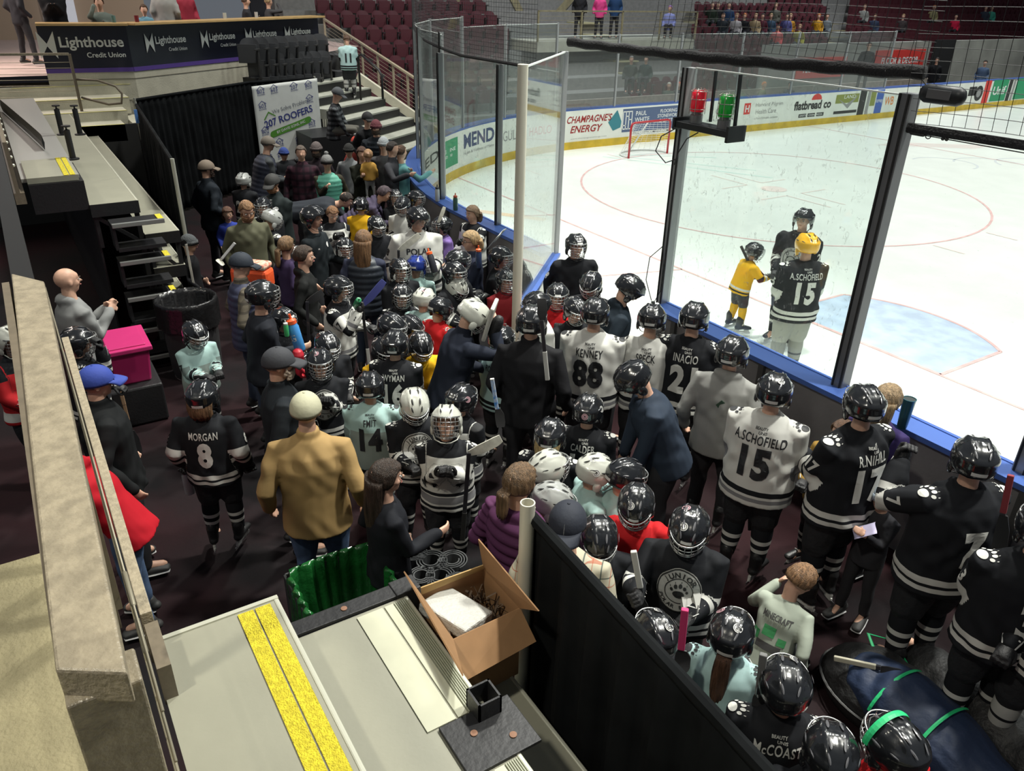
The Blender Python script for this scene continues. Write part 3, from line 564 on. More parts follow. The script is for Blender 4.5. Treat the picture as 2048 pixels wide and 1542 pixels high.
# ---- pipe and drape
M_drape = mat('black_drape', (.009, .010, .011), .9, noise=.3, nscale=3, spec=.08); M_pole = mat('drape_pole', (.50, .50, .44), .35, .5)
def drape(pts, zt, zb, label, amp=.035, wl=.16, sag=0, m=None):
    P = [np.array([*p, 0.]) for p in pts]; L = [0]
    for i in range(len(P)-1): L.append(L[-1]+np.linalg.norm(P[i+1]-P[i]))
    n = int(L[-1]/.025); V = []; rows = 14
    for i in range(n+1):
        s = L[-1]*i/n; k = max(j for j in range(len(L)) if L[j] <= s+1e-9); k = min(k, len(P)-2); t = (s-L[k])/(L[k+1]-L[k]); p = P[k]*(1-t)+P[k+1]*t; d = (P[k+1]-P[k])/np.linalg.norm(P[k+1]-P[k]); nn = np.array([-d[1], d[0], 0])
        for j in range(rows):
            v = j/(rows-1); z = zt+(zb-zt)*v; a = amp*(.35+.65*min(1, v*3))
            w = math.sin(s/wl*6.28+1.2*math.sin(s*2.3)+.6*math.sin(v*3+s))*a+.4*a*math.sin(s/wl*2.9*6.28)
            V.append(p+nn*w+[0, 0, z+(.012*math.sin(s*40) if j == 0 else 0)])
    f = [[i*rows+j, i*rows+j+1, (i+1)*rows+j+1, (i+1)*rows+j] for i in range(n) for j in range(rows-1)]
    r = empty('drape', (*pts[0], 0), label=label, cat='drape'); a = MB(); a.add(V, f); o = part('cloth', a, m or M_drape, r, smooth=True); sm = o.modifiers.new('s', 'SOLIDIFY'); sm.thickness = .004
    a = MB(); a.tube([p+[0, 0, zt-.01] for p in P], .028, 8); part('rod', a, M_drape, r); a = MB()
    for p in (P[0], P[-1]): a = MB(); a.tube([p+[0, 0, 0], p+[0, 0, zt+.03]], .025, 12); a.lathe([(.2, 0), (.2, .01)], 16, tuple(p)); part('pole', a, M_pole, r, smooth='a')
    return r
LP = PZ(345, 322, 2.12)[:2]; drape([LP, PZ(268, 202, 2.12)[:2]], 2.12, .05, 'black drape on poles along the left bleachers')
A1, A2, A3 = PZ(270, 204, 2.16)[:2], PZ(497, 168, 2.16)[:2], PZ(628, 146, 2.3)[:2]
drape([A1, A2, A3], 2.2, .05, 'tall black backdrop drape behind the people under the credit union wall')
drape([PZ(1060, 1018, 2.08)[:2], (5.2, PZ(1060, 1018, 2.08)[1]-.12)], 2.06, .03, 'black drape on a cream pole crossing the lower right foreground', amp=.03, wl=.22)
npz = PZ(1063, 1012, 2.14); a = MB(); a.lathe([(.034, 0), (.034, 2.14), (.028, 2.14), (.028, 1.9)], 18, (npz[0]-.03, npz[1], 0)); a.build('drape_pole', M_wh, smooth='a', label='open-topped cream pole at the end of the foreground drape', cat='pole')
# sponsor banner
M_ban = mat('banner_white', (.62, .64, .62), .6, noise=.05, nscale=3, bump=.15, bscale=5); bt0, bt1 = np.array([*A2, 2.1]), np.array([*A3, 2.1])
BN = empty('banner', (bt0[0], bt0[1], 0), label='white roofing sponsor banner on the backdrop, with green and navy lettering', cat='banner')
ex = (bt1-bt0)*[1, 1, 0]; bw = np.linalg.norm(ex); ex /= bw; bn = np.array([ex[1], -ex[0], 0]); bn = bn if bn[0] > 0 else -bn; bo = bt0*[1, 1, 0]+bn*.12; BH = 1.72; BZ = 2.12
def bmap(x, y): return bo+ex*x+bn*(.012*math.sin(x*7+y))+np.array([0, 0, BZ-y+.08*x/bw])
n = 24; V = [bmap(bw*i/n, BH*j/n) for i in range(n+1) for j in range(n+1)]; a = MB(); a.add(V, [[i*(n+1)+j, i*(n+1)+j+1, (i+1)*(n+1)+j+1, (i+1)*(n+1)+j] for i in range(n) for j in range(n)]); o = part('sheet', a, M_ban, BN, smooth=True); sm = o.modifiers.new('s', 'SOLIDIFY'); sm.thickness = .003
def bprint(fl, m, x, y, rot=0, lay=1):
    v, f = refine(*fl, .15); c, s = math.cos(rot), math.sin(rot); a = MB(); P = []
    for vx, vy, _ in v: P.append(bmap(x+vx*c-vy*s, y-(vx*s+vy*c))+bn*(.004+.002*lay))
    a.add(P, f); return a, m
C_nv = mat('print_navy', (.03, .04, .2), .6); C_gn = mat('print_green', (.08, .25, .03), .6); C_pg = mat('print_grey', (.2, .22, .25), .6)
pr = [bprint(text2d('207 ROOFERS', .155, .02), C_nv, bw*.5, .72, .16), bprint(merge2d([rect2d(.95, .14), disc2d(.07, 14, -.475), disc2d(.07, 14, .475)]), C_gn, bw*.52, .95, .2), bprint(text2d('BY DAVIS SONS, INC', .07, .02), M_ban, bw*.52, .95, .2, 2), bprint(text2d('We Solve Problems!', .085, .0), C_pg, bw*.56, .5, .16),
      bprint((np.array([[-.14, -.07, 0], [0, .07, 0], [.16, -.05, 0], [.16, -.075, 0], [0, .035, 0], [-.12, -.09, 0]]), [[0, 1, 4, 5], [1, 2, 3, 4]]), C_gn, bw*.2, .62, .1)]
k = 0
for yy in (.12, .42, .95, 1.25, 1.52):
    for xx in (.1, .32, .6, .85):
        if yy < .3 or xx in (.1, .85) or yy > 1.1:
            k += 1; pr.append(bprint(merge2d([text2d(['207', '802', '603'][k % 3], .085, .0), (text2d('ROOFERS', .03)[0]+[0, -.07, 0], text2d('ROOFERS', .03)[1]), (np.array([[-.1, .04, 0], [0, .11, 0], [.1, .04, 0], [.1, .025, 0], [0, .095, 0], [-.1, .025, 0]]), [[0, 1, 4, 5], [1, 2, 3, 4]])]), C_nv, bw*xx+.03*(k % 2), yy, .08))
for a, m in pr: part('lettering', a, m, BN)
# ---- corner wall with the credit union name, counter and steps
W0, W1, W2, W3 = np.array([-13., -5.3]), np.array([-12.9, -3.18]), np.array([-16.6, 2.1]), None
M_nav = mat('wall_navy', (.012, .014, .028), .35, coat=.2); M_pur = mat('purple_band', (.10, .055, .28), .5); M_wood = mat('counter_wood', (.50, .33, .14), .35, noise=.1, nscale=6, stretch=(1, 1, 8))
W0 = PX(92, 140, -13.)[:2]
def wseg(a, b, z0, z1, th, m, name='wall_counter', off=0):
    mb = MB(); a = np.array(a); b = np.array(b); d = (b-a)/np.linalg.norm(b-a); n = np.array([d[1], -d[0]]); n = n if n[0] > 0 else -n
    mb.bar((*(a+n*(off-th/2)), (z0+z1)/2), (*(b+n*(off-th/2)), (z0+z1)/2), th, z1-z0); return mb.build(name, m, kind='structure'), n, d
for a, b in ((W0, W1), (W1, W2)):
    wseg(a, b, 2.5, 3.3, .2, M_nav); _, n, d = wseg(a, b, 2.44, 2.52, .2, M_pur, 'trim_1', .012)
    wseg(a, b, 0, 2.44, .25, M_conp, 'wall_concrete'); wseg(a, b, 2.30, 2.315, .25, mat('joint', (.2, .19, .15), .9), 'trim_2', .006)
CT = empty('bar_counter', (-14, -2, 3.3), label='long light wood counter top along the credit union wall', cat='counter'); a = MB()
a.bar((*(W0+[0.02, 0]), 3.32), (*(W1+[.02, .02]), 3.32), .5, .045); part('counter_top', a, M_wood, CT, bevel=.005); a = MB(); a.bar((*(W1+[.02, 0]), 3.322), (*W2, 3.322), .5, .045); part('counter_top', a, M_wood, CT, bevel=.005)
def wallsign(c, px_c, wdt, a, b, h=1.0):
    a = np.array(a); b = np.array(b); d = (b-a)/np.linalg.norm(b-a); n = np.array([d[1], -d[0]]); n = n if n[0] > 0 else -n
    best = min(np.linspace(0, 1, 400), key=lambda t: abs(px_of((*(a+(b-a)*t), 2.95))[0]-px_c)); o = a+(b-a)*best
    S = empty('wall_sign', (*(o+n*.02), 2.95), label=c, cat='sign', group='credit union signs on the navy wall')
    def put(fl, nm, dx, dy):
        v, f = fl; mb = MB(); mb.add([[*(d*(x+dx)), y+dy] for x, y, _ in v], f); mb.build(nm, mat('sign_white', (.85, .87, .82), .5), S)
    L = wdt; put((np.array([[0, .22, 0], [0, -.22, 0], [.13, -.02, 0], [.26, -.22, 0], [.26, .22, 0], [.13, .02, 0]])*[L, L, 1], [[0, 1, 2, 5], [5, 2, 3, 4]]), 'emblem', -L*.70, 0)
    t = text2d('Lighthouse', .225*L, .022); tw = t[0][:, 0].max(); put(t, 'lettering', -L*.38+tw, .02); t2 = text2d('Credit Union', .085*L, .012); put(t2, 'lettering', -L*.38+tw*2-t2[0][:, 0].max(), -.15*L-.02)
    return S
wallsign('first credit union sign, nearest the concrete steps', 168, 1.12, W0, W1)
for i, (pc, w) in enumerate(((333, .85), (437, .85), (523, .85), (596, .85))): wallsign('credit union sign, number %s along the long wall face' % ['two', 'three', 'four', 'five'][i], pc, w*[1, .98, 1.02, .95][i], W1, W2)
# concourse floor, back wall, steps
mb = MB(); mb.add([(-13, -6, ZW), (-13.1, -3.3, ZW), (-16.8, 2.2, ZW), (-19, 4.2, ZW), (-30, 4, ZW), (-30, -12, ZW), (-13, -12, ZW)], [list(range(7))]); mb.build('floor_concourse', mat('concourse_floor', (.60, .46, .42), .5, noise=.05), kind='structure')
mb = MB(); mb.bb((-24, -14, ZW), (-23.8, -1, 8)); mb.build('wall_back', mat('concourse_wall', (.50, .38, .27), .7), kind='structure')
mb = MB(); mb.bb((-23.75, -3.9, ZW), (-23.6, -3.0, 5.5)); mb.build('door_1', mat('bright_door', (.75, .78, .85), .4, emit=.25), kind='structure')
for i, (xf, z) in enumerate(((-12.9, 2.2), (-12.3, 2.02), (-11.75, 1.85), (-11.2, 1.68))):
    mb = MB(); mb.bb((xf-.9, -6.2, z-.3), (xf, -3.3-.15*i, z)); mb.build('floor_step', M_conp, kind='structure')
    mb = MB(); mb.bb((xf-.05, -6.2+.8, z), (xf+.005, -3.3-.15*i, z+.004)); mb.build('trim_step', mat('step_yellow', (.62, .58, .22), .7), kind='structure')
mb = MB(); mb.bb((-13.5, -9, 0), (-11.3, -6.2, ZW)); mb.build('wall_side', mat('tunnel_dark'), kind='structure')
p = PZ(165, 228, 1.8); q = np.array([p[0], p[1], 2.95]); RL = empty('cable_railing', (p[0], p[1], 1.7), label='grey cable railing on the concrete steps with a looped handrail', cat='railing')
a = MB(); a.bar((p[0], p[1], 1.6), (p[0], p[1], 2.86), .05, .06); part('post', a, M_brn, RL)
a = MB(); a.bar((p[0], p[1]-.01, 2.86), (p[0]-.3, -6.1, 2.86), .07, .04); part('top_rail', a, M_tan, RL)
for k in range(8): a = MB(); a.tube([(p[0], p[1], 2.72-.1*k), (p[0]-.3, -6.1, 2.72-.1*k)], .005, 5); part('cable', a, mat('cable_steel'), RL)
a = MB(); c = np.array([p[0]+.02, p[1]+.02, 2.42]); a.tube([c, c+[.1, .35, -.02], c+[.25, .62, -.12], c+[.3, .7, -.25], c+[.3, .66, -.42], c+[.15, .45, -.45], c+[0, .02, -.32]], .022, 8); part('handrail', a, M_brn, RL, smooth=True)
mb = MB(); mb.bb((-12.4, -3.6, 0), (-11.3, -3.3, 1.68)); mb.build('wall_step', M_conp, kind='structure')
mb = MB(); mb.bb((-11.25, -6.2, 0), (-11.2, -3.5, 1.68)); mb.build('wall_step', mat('tunnel_dark'), kind='structure')
# ---- corner stair
S0 = PZ(713, 155, 1.95); S1 = PZ(827, 235, 1.08); sd = (S1-S0)[:2]; sl = np.linalg.norm(sd); sd /= sl; sn = np.array([-sd[1], sd[0]]); sn = sn if sn[1] < 0 else -sn
NS = 9; rise = (1.95-1.08)/4; run = sl/4
for i in range(NS+1):
    z = 1.95-rise*i
    if z < .05: break
    c = S0[:2]+sd*run*i; q = c+sn*2.6
    mb = MB(); mb.bar((*(c-sd*run*.0), z-.1), (*(q), z-.1), .02, .2); v = [(*c, z), (*q, z), (*(q-sd*(run+.02)), z), (*(c-sd*(run+.02)), z), (*c, z-rise), (*q, z-rise), (*(q-sd*run), z-rise), (*(c-sd*run), z-rise)]
    mb = MB(); mb.add(v, [[0, 1, 2, 3], [7, 6, 5, 4], [0, 4, 5, 1], [1, 5, 6, 2], [2, 6, 7, 3], [3, 7, 4, 0]]); mb.build('floor_stair', [mat('stair_tread', (.40, .41, .35), .7, noise=.08)], kind='structure')
    mb = MB(); mb.bar((*(c+sd*.006), z-rise*.55), (*(q+sd*.006), z-rise*.55), .012, rise*.75); mb.build('trim_stair', M_steel, kind='structure')
mb = MB(); a_ = S0[:2]-sn*.06; b_ = S1[:2]-sn*.06; mb.bar((*a_, 1.97), (*(a_+(b_-a_)*2.1), 1.97-.87*2.1), .1, .22); mb.build('trim_stringer', M_conp, kind='structure')
SR = empty('stair_railing', (*S0[:2], 2), label='tan cable railing going down the corner stairs', cat='railing'); t0 = PZ(648, 38, 3.15); t1 = PZ(832, 158, 2.0)
bs0 = np.array([t0[0], t0[1], 2.2]); bs1 = np.array([t1[0], t1[1], .3]); a = MB(); a.bar(t0, t1, .07, .05); part('top_rail', a, M_tan, SR)
for k in range(8):
    o = .13+.1*k; a = MB(); a.tube([t0-[0, 0, o], t1-[0, 0, o]], .005, 4); part('cable', a, mat('cable_steel'), SR)
for k in (0, .25, .45, .62, .78, .92, 1): m_ = t0+(t1-t0)*k; a = MB(); a.bar(m_, m_-[0, 0, 1.0], .05, .05); part('post', a, M_tan, SR)
for (x, y, z, lb) in ((722, 200, 1.65, 'upper black loop handrail on the corner stairs'), (830, 250, .6, 'black handrail post at the foot of the corner stairs')):
    p = PZ(x, y, z); r = empty('hand_rail', tuple(p), label=lb, cat='handrail'); MB().tube([(0, 0, 0), (0, 0, .95), (.1, .03, 1.02), (.7, .2, .72), (.8, .22, .6), (.8, .22, .1)], .028, 8).build('tube', M_steel, r, smooth=True)
for (x, y, z, w, lb) in ((505, 150, 1.6, 1.2, 'black tube barrier before the folded black seats'), (570, 170, 1.5, 1.2, 'black tube barrier behind the sponsor banner'), (645, 262, .5, 1.15, 'black crowd barrier in front of the seated man in plaid')):
    p = PZ(x, y, z); e_ = np.array([-.45, .89, 0]); r = empty('barrier', tuple(p), label=lb, cat='barrier'); a = MB(); a.tube([(0, 0, -.1), (0, 0, .85), tuple(e_*.08+[0, 0, .93]), tuple(e_*(w-.08)+[0, 0, .93]), tuple(e_*w+[0, 0, .85]), tuple(e_*w+[0, 0, -.1])], .025, 8); a.build('frame', M_steel, r, smooth=True)
    a = MB()
    for k in np.linspace(.1, w-.1, 8): a.tube([e_*k+[0, 0, 0], e_*k+[0, 0, .92]], .008, 5)
    a.tube([e_*.03, e_*(w-.03)], .012, 6); a.build('bars', M_steel, r)
# ---- seats
M_mar = mat('seat_maroon', (.088, .021, .028), .45); M_sblk = mat('seat_black', (.050, .053, .058), .35, coat=.2); M_sfr = mat('seat_frame', (.03, .03, .03), .5)
def seat_parts():
    b = MB(); n = 8; V = []      # curved rounded back panel
    for i in range(n+1):
        for j in range(n+1):
            u = i/n*2-1; v = j/n; w = .235*(1-.25*max(0, v-.6)**2*6); V.append((u*w, -.05-.04*(1-u*u)-.10*v, .38+.47*v-.06*max(0, v-.6)*abs(u)**3*2))
    b.add(V, [[i*(n+1)+j, (i+1)*(n+1)+j, (i+1)*(n+1)+j+1, i*(n+1)+j+1] for i in range(n) for j in range(n)])
    p = MB(); p.box((0, .04, .52), (.44, .07, .40)); p.box((0, .075, .50), (.40, .02, .34))
    f = MB(); f.box((-.25, .05, .3), (.03, .1, .6)); f.box((-.25, .1, .62), (.05, .3, .03)); f.box((0, 0, .36), (.46, .05, .05))
    return b, p, f
sb, spn, sf = seat_parts(); me_b, me_p, me_f = sb.mesh('back'), spn.mesh('pan'), sf.mesh('frame')
for me in (me_b, me_p, me_f):
    me.polygons.foreach_set('use_smooth', [me is me_b]*len(me.polygons))
me_all = MB(); me_all.v = sb.v+spn.v+sf.v; 
me_one = MB(); me_one.add(sb.v[0], sb.f, 0)
for v_, f_, mi in ((np.concatenate(spn.v), spn.f, 0), (np.concatenate(sf.v), sf.f, 1)): me_one.add(v_, f_, mi)
me_far = me_one.mesh('far_seat')
def seat(loc, rz, near, colr, label, group):
    if near:
        r = empty('arena_seat', loc, rz, label=label, cat='seat', group=group)
        for nm, me, m in (('backrest', me_b, colr), ('seat_pan', me_p, M_sblk if colr is M_sblk else M_mar), ('frame', me_f, M_sfr)):
            o = bpy.data.objects.new(nm, me); COL.objects.link(o); o.parent = r
            if not len(me.materials): me.materials.append(None)
            o.material_slots[0].link = 'OBJECT'; o.material_slots[0].material = m
        return r
    o = bpy.data.objects.new('arena_seat', me_far); COL.objects.link(o); o.location = loc; o.rotation_euler = (0, 0, rz)
    if not len(me_far.materials): me_far.materials.append(M_mar); me_far.materials.append(M_sfr)
    return tag(o, label, 'seat', group)
FZ = lambda k: max(0, .0+.41*k); XK = lambda k: -16.7-.85*k
M_stp = mat('stand_step', (.22, .215, .20), .8, noise=.1)
for k in range(12):
    mb = MB(); mb.bb((XK(k)-.55, 3.6 if k < 6 else 3.2, FZ(k)-.5), (XK(k)+.45, 62, FZ(k)-.02)); mb.build('floor_stand', M_stp, kind='structure')
nseat = 0
for k in range(0, 9):
    for y in np.arange(3.9, 11.0, .56):
        q = px_of((XK(k), y, FZ(k)+.8))
        if 640 < q[0] < 1010 and -15 < q[1] < 190 and not (q[0] < 700 and q[1] > 40):
            seat((XK(k), y, FZ(k)), -math.pi/2, True, M_mar, 'maroon folding arena seat in the rows above the corner stairs', 'maroon seats above the corner stairs'); nseat += 1
for k in range(0, 10):
    for y in np.arange(12.5, 36, .56):
        q = px_of((XK(k), y, FZ(k)+.8))
        if (1395 < q[0] < 1650 or (1250 < q[0] < 1420 and k < 2)) and -12 < q[1] < 200 and nseat < 298:
            seat((XK(k), y, FZ(k)), -math.pi/2, False, M_mar, 'maroon folding arena seat in the stand beyond the far boards', 'maroon seats across the rink'); nseat += 1
mb = MB()
for k in range(2, 11):
    for y in np.arange(30, 60, .56):
        q = px_of((XK(k), y, FZ(k)+.8))
        if 1700 < q[0] < 2060 and q[1] > -10: mb.box((XK(k), y, FZ(k)+.62), (.1, .46, .45)); mb.box((XK(k)+.1, y, FZ(k)+.5), (.2, .42, .3))
if mb.n: mb.build('seating', M_mar, label='distant dark maroon seats at the far right of the stand', cat='seats', kind='stuff')
# black folding seats by the wall
for r_ in range(3):
    nn = (8, 8, 7)[r_]
    for i in range(nn):
        t = i/7; a0, a1 = ((493, 76), (634, 68)) if r_ == 0 else (((513, 108), (640, 102)) if r_ == 1 else ((520, 142), (640, 134)))
        p = PZ(a0[0]+(a1[0]-a0[0])*t, a0[1]+(a1[1]-a0[1])*t, (2.97, 2.62, 2.27)[r_])
        seat((p[0], p[1], p[2]-.85), math.radians(-125), True, M_sblk, 'black folded stadium seat in the block beside the credit union wall', 'black seats beside the credit union wall')
q = [PZ(493, 76, 3.0), PZ(640, 68, 3.0)]
for i, (ya, yb, z_) in enumerate(((76, 68, 2.97), (108, 102, 2.62), (142, 134, 2.27))):
    a = MB(); a.bar(PZ(488, ya, z_)-[0, 0, 1.0], PZ(645, yb, z_)-[0, 0, 1.0], .42, .3); a.build('floor_riser', M_steel, kind='structure')
# ---- far side: back wall, platforms, staircases
mb = MB(); mb.bb((-30, 4, 0), (-29.8, 64, 11)); mb.build('wall_far', mat('far_wall', (.045, .045, .05), .8, noise=.3, nscale=.4), kind='structure')
mb = MB(); mb.bb((-30, 61.5, 0), (14, 61.8, 11)); mb.build('wall_end', mat('far_wall'), kind='structure')
mb = MB(); mb.bb((-24, 3.5, -.1), (-13.6, 62, .0)); mb.build('floor_side', mat('side_floor', (.22, .22, .21), .8), kind='structure')
mb = MB(); mb.bb((-15.9, 8, 0), (-15.8, 30, .9)); mb.build('wall_stand_front', mat('stand_front', (.32, .28, .24), .7, noise=.15), kind='structure')
P0, P1 = PX(1075, 84, -19.5), PX(1388, 84, -19.5)
mb = MB(); mb.bb((-22, P0[1], P0[2]-.35), (-19.5, P1[1], P0[2])); mb.build('floor_platform', M_conp, kind='structure')
PR = empty('cable_railing', tuple(P0), label='pale cable railing on the platform across the corner', cat='railing'); hh_ = 1.0
a = MB(); a.bar(P0+[0, 0, hh_], (P1[0], P1[1], P0[2]+hh_), .06, .05); part('top_rail', a, M_con, PR); a = MB()
for y in np.linspace(P0[1], P1[1], 5): a = MB(); a.bar((-19.5, y, P0[2]), (-19.5, y, P0[2]+hh_), .06, .06); part('post', a, M_con, PR)
for k in range(7): a = MB(); a.bar((-19.5, P0[1], P0[2]+.13*k+.05), (-19.5, P1[1], P0[2]+.13*k+.05), .012, .012); part('cable', a, M_con, PR)
P2, P3 = PX(1660, 75, -21), PX(1905, 60, -21); mb = MB(); mb.bb((-23, P2[1], P2[2]-.7), (-21, P3[1], P2[2]-.3)); mb.build('floor_platform', M_con, kind='structure')
PR = empty('cable_railing', tuple(P2), label='pale railing on the upper platform at the right', cat='railing')
for z in (.0, .3, .6): a = MB(); a.bar(P2+[0, 0, z], (P3[0], P3[1], P2[2]+z), .04, .04); part('rail', a, M_con, PR)
for y in np.linspace(P2[1], P3[1], 8): a = MB(); a.bar((-21, y, P2[2]-.3), (-21, y, P2[2]+.6), .04, .04); part('post', a, M_con, PR)
def stairs(x0, y0, x1, y1, c, label):
    A, B = PX(x0, y0, c), PX(x1, y1, c); r = empty('staircase', tuple((A+B)/2), label=label, cat='staircase')
    a = MB(); a.bar(A, B, .3, .3); part('stringer', a, M_con, r); a = MB(); n = 16
    for k in range(n): m_ = A+(B-A)*k/n; a.bar(m_, m_+[0, 0, 1.0], .03, .03)
    a.bar(A+[0, 0, 1.], B+[0, 0, 1.], .05, .05); part('balustrade', a, M_con, r)
stairs(1010, -30, 1045, 40, -24, 'far staircase at the top, left of the dark doorway'); stairs(1140, -5, 1075, 70, -24, 'far staircase right of the person in pink'); stairs(900, -10, 1030, 70, -24, 'far staircase above the corner glass')
stairs(1600, -20, 1645, 50, -26, 'far staircase beam above the seated crowd'); stairs(1850, -25, 1740, 60, -26, 'far staircase behind the right platform'); stairs(1950, -20, 2010, 70, -26, 'far staircase at the top right')
a = MB(); A = PX(1700, 30, -25); a.bb((-25.3, A[1]-1.2, 0), (-24.9, A[1]+1.2, 9)); a.build('pillar_far', mat('rust_panel', (.12, .05, .035), .7), kind='structure')
# far benches: grey panels, red sponsor board, dark doorway
mb = MB(); u0, u1 = PX(1640, 100, -16.), PX(1860, 100, -16.); mb.bb((-16.3, u0[1]-3, 0), (-16., u1[1], 2.4)); mb.build('wall_bench', mat('bench_grey', (.30, .30, .27), .7, noise=.15, nscale=1), kind='structure')
mb = MB(); u2, u3 = PX(1895, 100, -16.), PX(2060, 100, -16.); mb.bb((-16.3, u2[1], 0), (-16., u3[1]+8, 2.4)); mb.build('wall_bench', mat('bench_grey'), kind='structure')
for (xa_, ya_, xb_, yb_, lb) in ((1745, 108, 1848, 140, 'red flooring sponsor board behind the far glass, right one'), (1590, 128, 1690, 158, 'red flooring sponsor board behind the far glass, left one')):
    c = -15.97; A, B = PX(xa_, yb_, c), PX(xb_, ya_+6, c); r = empty('sponsor_board', (c, (A[1]+B[1])/2, A[2]), label=lb, cat='sign'); hgt = .75; wl = B[1]-A[1]
    a = MB(); a.box((0, 0, hgt/2), (.05, wl, hgt)); a.build('board', C_red, r); v, f = text2d('FLOOR & DECOR', .26, .03); v = v*[wl*.75/(v[:, 0].max()*2), 1, 1]; a = MB(); a.add([[.03, x, y+hgt*.45] for x, y, _ in v], f); a.build('lettering', C_wht, r)
# ---- floor things
pk = empty('storage_tub', (*PZ(258, 735, .5)[:2], .42), label='pink plastic storage tub with its lid on, near the bald man', cat='storage tub')
a = MB(); a.add([(sx*w, sy*d, z) for z, w, d in ((0, .25, .17), (.36, .29, .20)) for sx, sy in ((-1, -1), (1, -1), (1, 1), (-1, 1))], [[3, 2, 1, 0], [4, 5, 6, 7], [0, 1, 5, 4], [1, 2, 6, 5], [2, 3, 7, 6], [3, 0, 4, 7]]); a.build('body', mat('tub_pink', (.40, .022, .12), .35, coat=.15), pk, bevel=.02)
a = MB(); a.box((0, 0, .385), (.64, .46, .05)); a.box((0, 0, .415), (.54, .36, .02)); a.build('lid', mat('lid_pink', (.48, .03, .15), .35), pk, bevel=.02); a = MB(); a.box((.0, .22, .36), (.14, .02, .04)); a.build('handle', mat('tub_pink'), pk)
a = MB(); a.box((0, 0, .21), (.75, .5, .42)); a.build('equipment_case', M_steel, label='low black case under the pink storage tub', cat='case', loc=(*PZ(258, 735, .5)[:2], 0), bevel=.02)
tc = empty('trash_can', (-3.35, -4.42, 0), label='round bin lined with a black bag below the left bleachers', cat='bin')
MB().lathe([(.26, 0), (.28, .1), (.31, .88), (.30, .88), (.27, .1)], 32, cap=False).build('barrel', mat('bin_grey', (.03, .03, .032), .5), tc, smooth='a'); a = MB()
V = []; n = 60
for i, (r_, z) in enumerate(((.335, .62), (.33, .88), (.335, .93), (.315, .94), (.295, .88), (.27, .6), (.1, .5))):
    for j in range(n): w = .012*math.sin(j*2.9+i)+.008*math.sin(j*7.3); V.append(((r_+w*(i != 2))*math.cos(6.283*j/n), (r_+w*(i != 2))*math.sin(6.283*j/n), z))
a.add(V, [[i*n+j, i*n+(j+1) % n, (i+1)*n+(j+1) % n, (i+1)*n+j] for i in range(6) for j in range(n)]); a.build('bag', mat('bag_black', (.012, .012, .013), .25, bump=.4, bscale=20), tc, smooth=True)
# green lined bin
gb = empty('trash_bin', (*PZ(692, 1172, .9)[:2], 0), label='black rectangular bin with a green plastic liner beside the foreground bleacher', cat='bin'); M_grn = mat('liner_green', (.008, .075, .016), .22, noise=.3, nscale=6, bump=.8, bscale=14, coat=.4)
a = MB()
for sx, sy, dx, dy in ((0, -.28, .64, .02), (0, .28, .64, .02), (-.32, 0, .02, .56), (.32, 0, .02, .56)): a.box((sx, sy, .44), (dx, dy, .88))
a.build('shell', mat('bin_shell', (.025, .027, .028), .5), gb, bevel=.01)
n = 80; V = []
for i, (k, z) in enumerate(((1.08, .50), (1.06, .75), (1.05, .9), (1.0, .925), (.96, .9), (.92, .6), (.80, .25), (.2, .2))):
    for j in range(n):
        t = 6.283*j/n; c, s = math.cos(t), math.sin(t); m_ = max(abs(c), abs(s)); rr = 1/m_**.8; w = .018*math.sin(j*1.7+i*.4)*(i != 3); V.append(((.32*k+w)*c*rr*.98, (.28*k+w)*s*rr*.98, z-(.12*math.sin(3*t) if i == 0 else 0)))
a = MB(); a.add(V, [[i*n+j, i*n+(j+1) % n, (i+1)*n+(j+1) % n, (i+1)*n+j] for i in range(7) for j in range(n)]); a.build('liner', M_grn, gb, smooth=True)
# rolled rubber mats
for i, (x, y, px, R_) in enumerate(((828, 1105, 0, .10), (862, 1120, 0, .12), (905, 1118, 0, .11), (842, 1150, 0, .10), (880, 1150, 0, .11), (915, 1160, 0, .09))):
    p = PZ(x, y, .55); a = MB(); t = np.linspace(0, 6.283*3.2, 90); rr = R_*(1-.55*t/t[-1]); th = .008; V = []
    for q_, r_ in zip(t, rr):
        for ro, z in ((r_, 0), (r_-th, 0), (r_-th, .55), (r_, .55)): V.append((ro*math.cos(q_), ro*math.sin(q_), z))
    m_ = len(t); a.add(V, [[k*4+j, k*4+(j+1) % 4, (k+1)*4+(j+1) % 4, (k+1)*4+j] for k in range(m_-1) for j in range(4)])
    a.build('rubber_mat', mat('rubber_grey', (.05, .053, .056), .6), loc=(p[0], p[1], 0), label='rolled dark rubber mat standing on end beside the cardboard box', cat='rolled mat', group='rolled mats beside the box')
# cardboard box
M_card = mat('cardboard', (.30, .165, .075), .8, noise=.06, nscale=12); M_cdk = mat('cardboard_in', (.24, .13, .06), .8)
zb, ztp = 1.25, 1.66; cc = [PZ(837, 1191, ztp), PZ(968, 1137, ztp), PZ(1040, 1216, ztp), PZ(906, 1279, ztp)]
bc = sum(cc)/4; BX = empty('cardboard_box', (bc[0], bc[1], zb), label='open cardboard box with flaps up, on the dark step beside the bleacher', cat='box'); O_ = np.array([bc[0], bc[1], zb])
K = [c-O_ for c in cc]; K0 = [np.array([k[0], k[1], 0]) for k in K]
def slab(q, t=.003): a = MB(); q = [np.array(x, float) for x in q]; n = np.cross(q[1]-q[0], q[3]-q[0]); n = n/np.linalg.norm(n)*t; a.add([x+n for x in q]+[x-n for x in q], [[0, 1, 2, 3], [7, 6, 5, 4], [0, 4, 5, 1], [1, 5, 6, 2], [2, 6, 7, 3], [3, 7, 4, 0]]); return a
for i in range(4): slab([K0[i], K0[(i+1) % 4], K[(i+1) % 4], K[i]]).build('side', M_card, BX)
slab(K0).build('base', M_card, BX)
